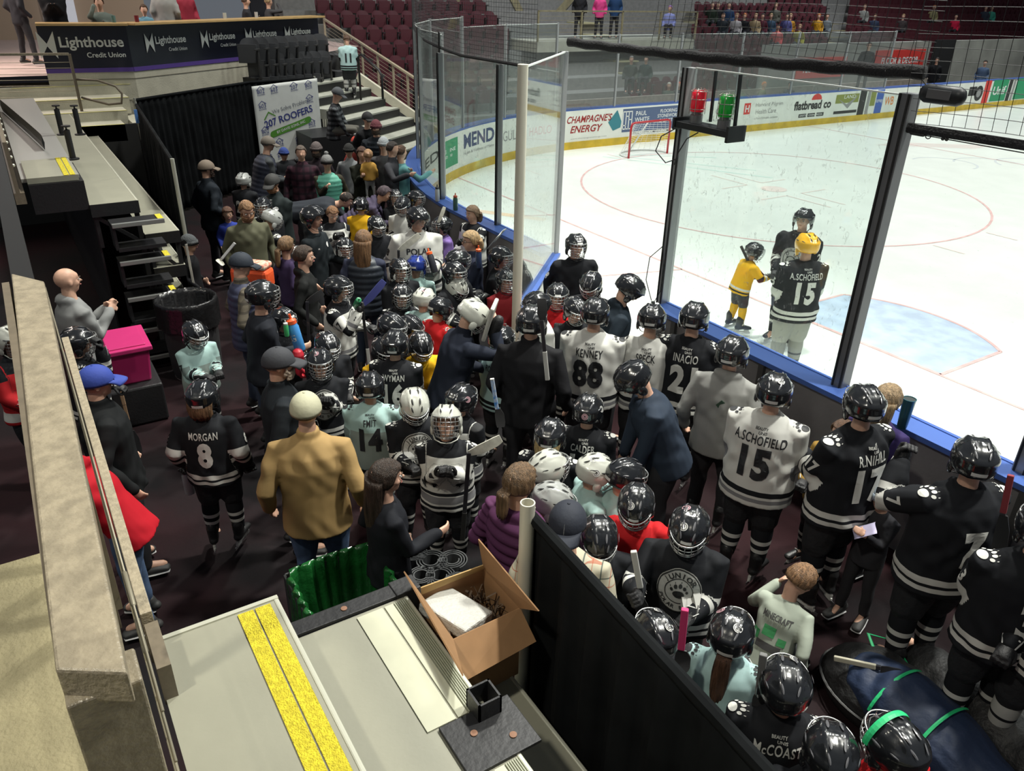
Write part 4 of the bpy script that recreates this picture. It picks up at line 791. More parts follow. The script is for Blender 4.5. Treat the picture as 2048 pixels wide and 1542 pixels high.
def flapto(i, qa, qb, z, m=M_card): slab([K[i], K[(i+1) % 4], PZ(*qb, z)-O_, PZ(*qa, z)-O_]).build('flap', m, BX)
flapto(3, (926, 1352), (808, 1143), ztp+.16); flapto(1, (957, 1078), (1078, 1222), ztp+.17); flapto(2, (1072, 1283), (930, 1362), ztp-.12); flapto(0, (828, 1180), (966, 1130), ztp+.05, mat('card_edge', (.45, .30, .12), .8))
lw_ = .4
R_ = np.array(Matrix.Rotation(.35, 3, 'Z')@Matrix.Rotation(-.15, 3, 'X')); a = MB(); a.box((-.02, -.06, .36), (.28, .20, .06), 0, R_); a.xf(Matrix.Translation((bc[0], bc[1], zb))); a.build('wrapped_parcel', mat('parcel_white', (.50, .50, .47), .5, bump=.5, bscale=50), label='white wrapped parcel lying in the cardboard box', cat='parcel', bevel=.01)
a = MB()
for k in range(150):
    c = np.array([random.uniform(-.17, .17), random.uniform(-.15, .15), random.uniform(.18, .33)]); d_ = [c+np.array([random.uniform(-.05, .05) for _ in range(3)]) for _ in range(5)]; a.tube(d_, .005, 4, ry=.0015)
a.xf(Matrix.Translation((bc[0], bc[1], zb))); a.build('paper_shreds', mat('shred_brown', (.13, .09, .06), .8), label='tangle of brown packing strands filling the cardboard box', cat='packing', kind='stuff')
u_ = [PX(1856, 150, -15.95), PX(1893, 150, -15.95)]; mb = MB(); mb.bb((-16.02, u_[0][1], 0), (-15.9, u_[1][1], 2.45)); mb.build('door_2', mat('doorway_shade', (.006, .006, .007), .9), kind='structure')  # solid black box, its colour stands in for the shade inside the open doorway
p_ = PZ(672, 262, 1.12); mb = MB(); mb.box((p_[0], p_[1], .56), (1.3, 1.6, 1.12)); mb.build('floor_riser', M_steel, kind='structure')
for i in range(5):      # aisle lines of pale steps in the far stand
    y_ = 15+i*6.5
    for k in range(8): mb = MB(); mb.bb((XK(k)-.4, y_, FZ(k)-.02), (XK(k)+.6, y_+1.0, FZ(k)+.03)); mb.build('floor_aisle', mat('aisle_pale', (.40, .37, .22), .7), kind='structure')

p_ = PZ(272, 232, 2.05); a = MB(); a.box((0, 0, 0), (.03, .05, .22)); a.build('tape_strip', mat('tape_blue', (.10, .25, .62), .6), loc=(p_[0]+.05, p_[1], p_[2]), label='blue and white tape wrapped round the far drape pole', cat='tape')
# ================================================================ people
def nrm(v): v = np.asarray(v, float); return v/(np.linalg.norm(v)+1e-9)
def rotm(axis, a): return np.array(Matrix.Rotation(a, 3, Vector(axis)))
def remesh(mb, vox, smooth=2, name='m'):
    me = mb.mesh('tmp'); o = bpy.data.objects.new('tmp', me); COL.objects.link(o)
    r = o.modifiers.new('r', 'REMESH'); r.mode = 'VOXEL'; r.voxel_size = vox; r.adaptivity = 0
    if smooth: s = o.modifiers.new('s', 'SMOOTH'); s.factor = .5; s.iterations = smooth
    dg = bpy.context.evaluated_depsgraph_get(); out = bpy.data.meshes.new_from_object(o.evaluated_get(dg)); out.name = name
    bpy.data.objects.remove(o); bpy.data.meshes.remove(me); return out
def vget(me): a = np.empty(len(me.vertices)*3); me.vertices.foreach_get('co', a); return a.reshape(-1, 3)
def vset(me, a): me.vertices.foreach_set('co', a.ravel()); me.update()
def nget(me): a = np.empty(len(me.vertices)*3); me.vertices.foreach_get('normal', a); return a.reshape(-1, 3)
def segdist(V, a, b):
    ab = b-a; t = np.clip((V-a)@ab/(ab@ab), 0, 1); return np.linalg.norm(V-(a+t[:, None]*ab), axis=1), t
def folds(me, amp, J, scale=1.):      # cloth folds: slanted ripples, strongest near joints
    V = vget(me); N = nget(me); ph = rng.uniform(0, 6, 6)
    d = np.sin(V[:, 2]*38*scale+V[:, 0]*30+2.2*np.sin(V[:, 0]*11+ph[0])+ph[1])*.45+np.sin(V[:, 0]*46*scale-V[:, 2]*14+2*np.sin(V[:, 2]*13+ph[2])+ph[3])*.55
    d *= .5+.5*np.sin(V[:, 2]*9+V[:, 1]*12+ph[4]); vset(me, V+N*(d*amp)[:, None])
# ---- shared head gear
def shell(a, b, c, cut, n=36, m=14, bump=None, z0=0, th=.012):
    def pt(t, ph, k): r = 1-k; s = math.sin(t); e = bump(t, ph) if bump else 0; return ((a*r+e)*s*math.sin(ph), (b*r+e)*s*math.cos(ph), (c*r+e)*math.cos(t)+z0)
    V = [(0, 0, c+z0)]; F_ = []
    for i in range(1, m+1):
        for j in range(n): ph = 2*math.pi*j/n; V.append(pt(cut(ph)*i/m, ph, 0))
    for j in range(n): ph = 2*math.pi*j/n; V.append(pt(cut(ph), ph, th/a))
    for j in range(n): ph = 2*math.pi*j/n; V.append(pt(cut(ph)*.8, ph, th*1.6/a))
    F_ += [[0, 1+(j+1) % n, 1+j] for j in range(n)]
    for i in range(m+1): A = 1+i*n; F_ += [[A+j, A+(j+1) % n, A+n+(j+1) % n, A+n+j] for j in range(n)]
    mb = MB(); mb.add(V, [q[::-1] for q in F_]); return mb
def sm(a, b, x): t = min(1, max(0, (x-a)/(b-a))); return t*t*(3-2*t)
def hcut(ph): f = math.cos(ph); return math.radians(72+46*sm(.75, .2, f)-2*sm(-.2, -1, f))
def hbump(t, ph):
    x = math.sin(t)*math.sin(ph); y = math.sin(t)*math.cos(ph); e = .011*math.exp(-((abs(x)-.38)/.06)**2)*sm(.97, .5, abs(y))
    e -= .005*math.exp(-(x/.16)**2); e += .010*math.exp(-((t-1.2)/.12)**2)*sm(-.1, -.5, y); return e-.004*math.exp(-((t-.95)/.05)**2)*(abs(x) > .5)
helmet_mb = shell(.126, .154, .132, hcut, 44, 16, hbump, .012, .014)
ME_H = helmet_mb.mesh('helmet'); ME_H.polygons.foreach_set('use_smooth', [True]*len(ME_H.polygons))
def cagemesh():
    mb = MB()
    def p(t, ph): return (.118*math.sin(t)*math.sin(ph), .158*math.sin(t)*math.cos(ph)+.012, .165*math.cos(t)+.012)
    for t in np.linspace(1.30, 2.30, 6): mb.tube([p(t, q) for q in np.linspace(-1.15, 1.15, 13)], .0028, 4)
    for q in np.linspace(-1.0, 1.0, 7): mb.tube([p(t, q) for t in np.linspace(1.28, 2.42-abs(q)*.12, 8)], .0028, 4)
    mb.tube([p(1.25+.02*abs(q)+(.9 if abs(q) > 1.1 else 0)*0, q) for q in np.linspace(-1.2, 1.2, 13)], .004, 5)
    mb.tube([p(2.42-.25*abs(q)**2*.6, q) for q in np.linspace(-1.05, 1.05, 11)], .005, 5); return mb
ME_C = cagemesh().mesh('cage')
v = MB(); n = 14
def vp(t, ph): return (.120*math.sin(t)*math.sin(ph), .155*math.sin(t)*math.cos(ph)+.01, .150*math.cos(t)+.012)
v.add([vp(t, q) for t in np.linspace(1.25, 1.75, 6) for q in np.linspace(-1.2, 1.2, n)], [[i*n+j, i*n+j+1, (i+1)*n+j+1, (i+1)*n+j] for i in range(5) for j in range(n-1)]); ME_V = v.mesh('visor')
def patch(t0, t1, p0, p1, r=1.035): n = 8; mb = MB(); mb.add([(.122*r*math.sin(t)*math.sin(q), .148*r*math.sin(t)*math.cos(q), .128*r*math.cos(t)+.012) for t in np.linspace(t0, t1, 4) for q in np.linspace(p0, p1, n)], [[i*n+j, i*n+j+1, (i+1)*n+j+1, (i+1)*n+j] for i in range(3) for j in range(n-1)]); return mb.mesh('patch')
ME_TB, ME_TF = patch(1.62, 1.80, math.pi-.34, math.pi+.34, 1.06), patch(1.06, 1.20, -.28, .28, 1.05)
def stick_disc(t, ph, r=.026, k=1.05):
    c = np.array([.122*k*math.sin(t)*math.sin(ph), .148*k*math.sin(t)*math.cos(ph), .128*k*math.cos(t)+.012]); N = nrm(c/[.122**2, .148**2, .128**2]); X = nrm(np.cross(N, [0, 0, 1.01])); Y = np.cross(N, X); mb = MB()
    for k_, (v_, f_) in enumerate((disc2d(r, 18), ring2d(r*.68, r*.82, 18), merge2d(paw2d(r*.5)))): mb.add([c+X*x+Y*y+N*(.001+.0012*k_) for x, y, _ in v_], f_, 1 if k_ else 0)
    return mb.mesh('sticker')
ME_S = [stick_disc(.55, 2.6), stick_disc(.75, -1.2), stick_disc(1.45, math.pi), stick_disc(.5, .5), stick_disc(1.2, 1.9), stick_disc(1.2, -1.9)]
vt = MB()
for t, ph, w_, l_ in [(.42, .62, .007, .030), (.42, -.62, .007, .030), (.42, 2.5, .007, .030), (.42, -2.5, .007, .030), (.82, .42, .006, .026), (.82, -.42, .006, .026), (.85, 2.75, .006, .026), (.85, -2.75, .006, .026), (1.15, 1.45, .006, .030), (1.15, -1.45, .006, .030), (1.12, 2.1, .005, .024), (1.12, -2.1, .005, .024)]:
    k_ = 1.045; c = np.array([.126*k_*math.sin(t)*math.sin(ph), .154*k_*math.sin(t)*math.cos(ph), .132*k_*math.cos(t)+.012]); N = nrm(c/[.126**2, .154**2, .132**2]); Y = nrm(np.array([0, 1., 0])-N*N[1]); X = np.cross(Y, N); q_ = [c+X*w_*math.cos(a)+Y*l_*math.sin(a)+N*.001*(a > 9) for a in np.linspace(0, 6.283, 12, endpoint=False)]; vt.add(q_+[c+N*.003], [[i, (i+1) % 12, 12] for i in range(12)])
ME_VT = vt.mesh('vent'); smm = MB()
for a in (0, 1.047, 2.094): smm.tube([(.0965*math.sin(t)*math.sin(a), .116*math.sin(t)*math.cos(a), .110*math.cos(t)+.015) for t in np.linspace(-1.6, 1.6, 24)], .0022, 4)
ME_SM = smm.mesh('seam')
mb = MB()
for s_ in (-1, 1): mb.ball((s_*.112, .0, -.055), (.016, .036, .045), 12, 8); mb.tube([(s_*.108, .01, -.08), (s_*.085, .06, -.125), (s_*.04, .085, -.145), (0, .09, -.15)], .007, 5, ry=.003)
ME_E = mb.mesh('ear')
cap_mb = shell(.100, .119, .115, lambda ph: math.radians(96), 32, 10, lambda t, ph: -.0016*math.sin(t)*max(0, 1-abs(math.sin(ph*3))*5), .015, .004)
v_ = []; n = 14
for i in range(7):
    for j in range(n): q = -1.05+2.1*j/(n-1); r_ = i/6; v_.append((.099*math.sin(q)*(1-.06*r_), .112*math.cos(q)+.088*r_*math.cos(q*.75)**.5+.0, .016-.03*r_*r_-.024*(1-math.cos(q))*r_*1.6))
cap_b = MB(); cap_b.add(v_, [[i*n+j, i*n+j+1, (i+1)*n+j+1, (i+1)*n+j] for i in range(6) for j in range(n-1)]); cap_mb.ball((0, 0, .13), (.009, .009, .005), 8, 6)
ME_CAP, ME_BRIM = cap_mb.mesh('cap'), cap_b.mesh('brim')
bean = shell(.099, .119, .128, lambda ph: math.radians(92), 36, 10, lambda t, ph: .0018*math.sin(ph*18), .015, .005); ME_BN = bean.mesh('beanie')
cf = MB(); cf.add([((.103+.003*math.sin(j*1.2))*math.sin(6.283*j/36)*k, (.123+.003*math.sin(j*1.2))*math.cos(6.283*j/36)*k, z) for z, k in ((.005, .99), (.0, 1.03), (.05, 1.01), (.052, .96)) for j in range(36)], [[i*36+j, i*36+(j+1) % 36, (i+1)*36+(j+1) % 36, (i+1)*36+j] for i in range(3) for j in range(36)]); ME_CF = cf.mesh('cuff')
pm = MB(); pm.ball((0, -.01, .155), .036, 12, 10); ME_PM = pm.mesh('pompom')
def hairmesh(L, w=.1, pony=False):       # scalp cap plus a fall of hair of length L
    q_ = .94 if L < .03 else 1.0; q_ = .885 if L < 0 else q_; mb = shell(.097*q_, .116*q_, .118*q_, lambda ph: math.radians(56+50*sm(.6, -.1, math.cos(ph))+(8 if L > .06 else 0)), 40, 12, lambda t, ph: (.0022*math.sin(ph*17+t*5)+.0015*math.sin(ph*31)+.002*math.sin(t*14+ph*3))*(L >= 0), .012, .006)
    if L > .06:
        n = 30; m = 12; V = []
        for i in range(m):
            s = i/(m-1); z = .02-s*(L+.06); wx = (w*(1-.15*s) if not pony else .035+.012*math.sin(s*3.1)); dy = .066*(1-.35*s) if not pony else .03*(1.2-.5*s); cy = -.070-(.03*math.sin(s*2.4) if not pony else .06+.02*s-.05*(s < .1))
            for j in range(n): a = 6.283*j/n; q = 1+.05*math.sin(j*3.1+s*6)+.04*math.sin(j*5.3-s*4); V.append((wx*math.cos(a)*q*(1 if s < .85 else 1-1.6*(s-.85)), cy+dy*math.sin(a)*q*(1 if s < .85 else 1-2*(s-.85)), z+.012*math.sin(j*2.2)*s))
        mb.add(V, [[i*n+j, i*n+(j+1) % n, (i+1)*n+(j+1) % n, (i+1)*n+j] for i in range(m-1) for j in range(n)]+[list(range(n))[::-1], [(m-1)*n+j for j in range(n)]])
    return mb.mesh('hair')
HAIR = {}
for me in (ME_C, ME_V, ME_TB, ME_TF, ME_E, ME_CAP, ME_BRIM, ME_BN, ME_CF, ME_PM): me.polygons.foreach_set('use_smooth', [True]*len(me.polygons))
# ---- gloves, skates, shoes (origin at wrist / ankle)
def glove_mb():
    g = MB(); g.capsule([(0, 0, -.10), (0, 0, -.04), (0, 0, .0)], [.066, .060, .045], [.055, .05, .04], 14, side=(1, 0, 0))
    g.capsule([(0, .0, .01), (0, .005, .06), (0, .01, .085)], [.045, .050, .048], [.032, .034, .030], 12, side=(1, 0, 0))
    for i in range(4): x = -.036+.024*i; g.capsule([(x, .014, .085), (x, .0, .125-.004*abs(i-1.5)), (x, -.035, .122), (x, -.05, .095)], .0135, n=8)
    g.capsule([(.045, -.0, .03), (.058, -.022, .065), (.045, -.045, .09)], .016, n=8); return g
ME_G = remesh(glove_mb(), .0065, 1, 'glove'); ME_G.polygons.foreach_set('use_smooth', [True]*len(ME_G.polygons))
gs = MB(); gs.add([(x, .058, z) for x, z in ((-.05, -.1), (.05, -.1), (.05, -.085), (-.05, -.085))], [[0, 1, 2, 3]]); gs.add([(x, .050+.006*abs(math.sin(z*30)), z) for x, z in ((-.04, -.05), (.04, -.03), (.04, -.02), (-.04, -.04))], [[0, 1, 2, 3]])
for s_ in (-1, 1): gs.tube([(s_*.058, .02, -.09), (s_*.05, .035, -.03), (s_*.035, .04, .03)], .004, 4)
ME_GS = gs.mesh('trim')
def skate_mb():
    b = MB(); b.capsule([(0, -.02, .10), (0, -.02, .04), (0, -.02, -.03)], [.052, .05, .045], [.062, .058, .055], 12, side=(1, 0, 0)); b.capsule([(0, -.05, -.035), (0, .05, -.03), (0, .15, -.045)], [.042, .044, .040], [.04, .036, .024], 12, side=(1, 0, 0)); b.box((0, -.03, .10), (.06, .02, .1)); return b
ME_K = remesh(skate_mb(), .009, 2, 'boot'); ME_K.polygons.foreach_set('use_smooth', [True]*len(ME_K.polygons))
k = MB(); k.box((0, -.05, -.095), (.022, .07, .05)); k.box((0, .10, -.095), (.022, .07, .05)); k.box((0, .025, -.105), (.014, .24, .018)); k.box((0, .02, -.125), (.005, .29, .03), 1)
for i in range(5): k.tube([(-.03, .07-.022*i, .0+.022*i-.02), (0, .075-.022*i, .012+.022*i-.02), (.03, .07-.022*i, .0+.022*i-.02)], .004, 4)
ME_KH = k.mesh('blade')
def shoe_mb(): b = MB(); b.capsule([(0, -.06, -.045), (0, .05, -.05), (0, .15, -.06)], [.04, .045, .042], [.04, .035, .022], 12, side=(1, 0, 0)); b.capsule([(0, -.03, .0), (0, -.03, -.05)], [.042, .042], n=10); return b
ME_SH = remesh(shoe_mb(), .009, 2, 'shoe'); ME_SH.polygons.foreach_set('use_smooth', [True]*len(ME_SH.polygons))
k = MB(); k.capsule([(0, -.06, -.083), (0, .05, -.083), (0, .155, -.083)], [.042, .047, .042], [.009, .009, .009], 12, side=(1, 0, 0)); ME_SO = k.mesh('sole')
# ---- clothing colours
def zoned(name, base, stops, rough=.75, plaid=None, bump=.0):    # stripes by body zone: torso 0..1 from hem to neck, sleeve 2..3, shin 0..1
    if name in MATS: return MATS[name]
    m = mat(name, base, rough, spec=.25); nt = m.node_tree; b = nt.nodes['Principled BSDF']
    b.inputs['Specular IOR Level'].default_value = .12
    if stops:
        at = _node(nt, 'ShaderNodeAttribute'); at.attribute_name = 'zone'; dv = _node(nt, 'ShaderNodeMath', operation='DIVIDE'); dv.inputs[1].default_value = 4.; nt.links.new(at.outputs['Fac'], dv.inputs[0])
        r = _node(nt, 'ShaderNodeValToRGB'); r.color_ramp.interpolation = 'CONSTANT'; e = r.color_ramp.elements; e[0].position = 0; e[0].color = (*base, 1); e.remove(e[1])
        for z0, z1, c in stops:
            a = e.new(z0/4); a.color = (*c, 1)
            if not any(abs(s[0]-z1) < 1e-6 for s in stops): q = e.new(z1/4); q.color = (*base, 1)
        nt.links.new(dv.outputs[0], r.inputs[0]); nt.links.new(r.outputs[0], b.inputs['Base Color'])
    if plaid:
        tc = _node(nt, 'ShaderNodeTexCoord'); sp_ = _node(nt, 'ShaderNodeSeparateXYZ'); nt.links.new(tc.outputs['Object'], sp_.inputs[0]); prev = None
        last = _node(nt, 'ShaderNodeRGB'); last.outputs[0].default_value = (*base, 1); last = last.outputs[0]
        for ax, freq, ph, wid, c, am in plaid:
            mu = _node(nt, 'ShaderNodeMath', operation='MULTIPLY_ADD'); mu.inputs[1].default_value = freq; mu.inputs[2].default_value = ph; nt.links.new(sp_.outputs[ax], mu.inputs[0])
            fr = _node(nt, 'ShaderNodeMath', operation='FRACT'); nt.links.new(mu.outputs[0], fr.inputs[0]); lt = _node(nt, 'ShaderNodeMath', operation='LESS_THAN'); lt.inputs[1].default_value = wid; nt.links.new(fr.outputs[0], lt.inputs[0])
            am_ = _node(nt, 'ShaderNodeMath', operation='MULTIPLY'); am_.inputs[1].default_value = am; nt.links.new(lt.outputs[0], am_.inputs[0])
            mx = _node(nt, 'ShaderNodeMix', data_type='RGBA'); nt.links.new(am_.outputs[0], mx.inputs[0]); nt.links.new(last, mx.inputs[6]); mx.inputs[7].default_value = (*c, 1); last = mx.outputs[2]
        nt.links.new(last, b.inputs['Base Color'])
    return m
BK, WH, GR = (.014, .015, .018), (.56, .56, .53), (.19, .19, .20)
def hs(base, a, b, yoke=None, cuff=None):
    s = [(.05, .10, a), (.14, .19, b), (2.42, 2.52, a), (2.60, 2.70, b)]
    if yoke: s += [(.84, 1.2, yoke), (2.0, 2.16, yoke)]
    return sorted(s)
KIT = {
 'black': lambda: zoned('jersey_black', BK, hs(BK, WH, WH)), 'plainblack': lambda: zoned('jersey_plain_black', BK, []),
 'white': lambda: zoned('jersey_white', WH, hs(WH, GR, BK)), 'whiteyoke': lambda: zoned('jersey_white_yoke', WH, hs(WH, BK, GR, BK)),
 'mint': lambda: zoned('jersey_mint', (.36, .52, .50), sorted([(.0, .62, (.25, .30, .28)), (2.3, 2.5, (.20, .26, .25)), (2.6, 2.7, BK)])), 'mintfull': lambda: zoned('jersey_mint_full', (.38, .55, .55), hs((.38, .55, .55), BK, BK)),
 'red': lambda: zoned('jersey_red', (.52, .018, .022), [(.05, .11, (.75, .4, .03)), (.14, .2, BK), (2.5, 2.6, (.75, .4, .03))]), 'darkred': lambda: zoned('jersey_dark_red', (.23, .02, .025), []),
 'yellow': lambda: zoned('jersey_yellow', (.68, .38, .015), hs((.68, .38, .015), BK, WH)), 'purple': lambda: zoned('top_purple', (.22, .14, .40), []), 'gold': lambda: zoned('jersey_gold', (.25, .15, .035), [(2.4, 2.6, (.5, .4, .3))]),
 'bw': lambda: zoned('jersey_black_white', WH, sorted([(.06, .10, BK), (.13, .24, GR), (.26, .30, BK), (.82, 1.2, BK), (2.0, 2.25, BK), (2.5, 2.58, BK)])),
}
SKIN = [(.60, .36, .26), (.66, .42, .31), (.50, .28, .19), (.24, .13, .08)]
def skin(i): return mat('skin_%d' % i, SKIN[i], .5, noise=.06, nscale=25, spec=.4)
M_hel = {'black': lambda: mat('helmet_black', (.010, .011, .013), .22, coat=.9, bump=.04, bscale=30), 'white': lambda: mat('helmet_white', (.50, .51, .46), .25, coat=.7), 'grey': lambda: mat('helmet_grey', (.33, .34, .33), .3, coat=.6),
 'blue': lambda: mat('helmet_blue', (.02, .04, .22), .22, coat=.8), 'yellow': lambda: mat('helmet_gold', (.80, .42, .02), .25, coat=.7), 'navy': lambda: mat('helmet_navy', (.012, .018, .035), .25, coat=.8)}
M_cage = mat('cage_wire', (.45, .46, .46), .3, .75); M_cageb = mat('cage_black', (.02, .02, .02), .35, .3); M_tape = mat('name_tape', (.62, .62, .6), .6); M_stk = [mat('sticker_white', (.65, .65, .63), .4), mat('sticker_black', (.02, .02, .02), .4)]; M_stkp = [mat('sticker_pink', (.60, .35, .40), .4), M_stk[1]]
M_glv = mat('glove_black', (.016, .016, .018), .6, bump=.3, bscale=60); M_glvt = mat('glove_trim', (.55, .55, .53), .5); M_glvr = mat('glove_red', (.42, .015, .03), .5)
M_pad = mat('hockey_pants', (.013, .014, .017), .7, bump=.3, bscale=30); M_boot = mat('skate_boot', (.015, .015, .016), .4, bump=.2); M_hold = mat('blade_holder', (.55, .55, .53), .4); M_bld = mat('blade_steel', (.6, .6, .62), .2, .9)
M_sock = {'black': zoned('sock_black', BK, [(.35, .45, WH), (.55, .65, WH)]), 'white': zoned('sock_white', (.42, .42, .40), [(.3, .38, BK), (.6, .66, BK)]), 'yellow': zoned('sock_yellow', (.68, .38, .02), [(.1, .16, BK), (.0, .09, WH)]), 'grey': zoned('sock_grey', (.30, .30, .28), [(.5, .55, (.1, .1, .1)), (.3, .34, (.1, .1, .1))])}
M_eye = mat('eye_white', (.55, .53, .5), .3); M_lip = mat('lip', (.40, .15, .13), .5); M_iris = mat('iris', (.02, .015, .01), .2); M_brow = mat('eyebrow', (.06, .04, .025), .8); M_lens = mat('spectacles', (.015, .015, .015), .3)
FC = MB()
for s_ in (-1, 1): FC.ball((s_*.034, .086, .008), (.013, .010, .007), 10, 8, 0); FC.ball((s_*.034, .0945, .008), (.0058, .003, .0058), 8, 6, 1); FC.tube([(s_*.016, .099, .026), (s_*.034, .0995, .032), (s_*.052, .088, .028)], .0042, 5, 2, ry=.003)
FC.tube([(-.026, .090, -.050), (-.012, .099, -.048), (0, .1005, -.050), (.012, .099, -.048), (.026, .090, -.050)], [.0015, .005, .0045, .005, .0015], 6, 3, ry=[.001, .0035, .003, .0035, .001]); ME_FC = FC.mesh('face'); ME_FC.polygons.foreach_set('use_smooth', [True]*len(ME_FC.polygons))
SG = MB()
for s_ in (-1, 1): SG.tube([(s_*.035+.022*math.cos(a), .106, .006+.016*math.sin(a)) for a in np.linspace(0, 6.283, 15)], .0026, 4); SG.tube([(s_*.057, .104, .01), (s_*.086, .03, .01), (s_*.086, -.01, .004)], .0028, 4)
SG.tube([(-.013, .108, .01), (.013, .108, .01)], .0028, 4); ME_SG = SG.mesh('spectacles')
BD = MB()
for a in np.linspace(-1.25, 1.25, 11):
    for zz in (-.045, -.068, -.090): BD.ball((.074*math.sin(a), .014+.082*math.cos(a)-(.01 if zz < -.08 else 0), zz-.014*math.cos(a)+(.035 if abs(a) > 1 else 0)), (.017, .014, .017), 8, 6)
ME_BD = remesh(BD, .006, 2, 'beard')
def head_mb(mb, C, R, k):     # skull, jaw, nose, ears
    A = lambda p: np.asarray(C)+R@(np.asarray(p, float)*k)
    def ball(c, r): mb.ball(A(c), np.array(r)*k, 16, 12, R=R)
    ball((0, -.012, .028), (.079, .099, .090)); ball((0, .022, -.035), (.060, .068, .075)); ball((0, .052, -.082), (.030, .030, .026)); ball((0, .055, .04), (.058, .040, .035))
    for s in (-1, 1): ball((s*.042, .052, -.022), (.024, .030, .022)); ball((s*.081, -.008, -.005), (.012, .019, .031))
    mb.capsule([A((0, .088, .018)), A((0, .104, -.008)), A((0, .112, -.020))], [.009*k, .012*k, .014*k], n=8)
def hand_mb(mb, w, d, side, k, curl=.5):    # palm, four unequal bent fingers, thumb from the side of the palm
    d = nrm(d); side = nrm(side-d*(side@d)); pn = np.cross(d, side)
    mb.capsule([w, w+d*.045*k, w+d*.085*k], [.026*k, .036*k, .038*k], [.018*k, .017*k, .014*k], 10, side=side)
    for i, (o, L) in enumerate(((-.027, .068), (-.009, .076), (.009, .072), (.027, .056))):
        b = w+d*.088*k+side*o*k; c1 = nrm(d*math.cos(curl)-pn*math.sin(curl)); c2 = nrm(d*math.cos(curl*2.1)-pn*math.sin(curl*2.1)); mb.capsule([b, b+c1*L*.55*k, b+c1*L*.55*k+c2*L*.45*k], [.0095*k, .009*k, .008*k], n=7)
    t = w+d*.03*k-side*.03*k; u = nrm(d*.6-side*.7-pn*.25); mb.capsule([t, t+u*.035*k, t+u*.03*k+nrm(d-pn*.4)*.035*k], [.013*k, .012*k, .010*k], n=7)
def ik(a, t, l1, l2, pole):
    v = t-a; D = np.linalg.norm(v); D2 = min(D, (l1+l2)*.998); u = v/(D+1e-9); c = (l1*l1+D2*D2-l2*l2)/(2*l1*D2); h = l1*math.sqrt(max(0, 1-c*c)); p = pole-u*(pole@u); p = nrm(p)
    return a+u*l1*c+p*h, a+u*D2
HANDS = {'D': (.30, .04, -.50), 'F': (.10, .33, -.30), 'P': (.22, .10, -.40), 'L': (.14, .26, -.42), 'U': (.20, .32, .02), 'R': (.26, .42, -.12), 'C': (.05, .28, -.14), 'K': (.14, .34, -.55), 'B': (.34, -.06, -.46), 'H': (.10, .22, .16)}
PEOPLE = []
def unit(x): return Vector(x).normalized()
def place(root, me, name, m, M, parent=None, sc=1, mats=None):
    o = bpy.data.objects.new(name, me); COL.objects.link(o); o.parent = parent or root
    ms = mats or [m]
    while len(me.materials) < len(ms): me.materials.append(None)
    for i, q in enumerate(ms): o.material_slots[i].link = 'OBJECT'; o.material_slots[i].material = q
    o.matrix_basis = M; return o
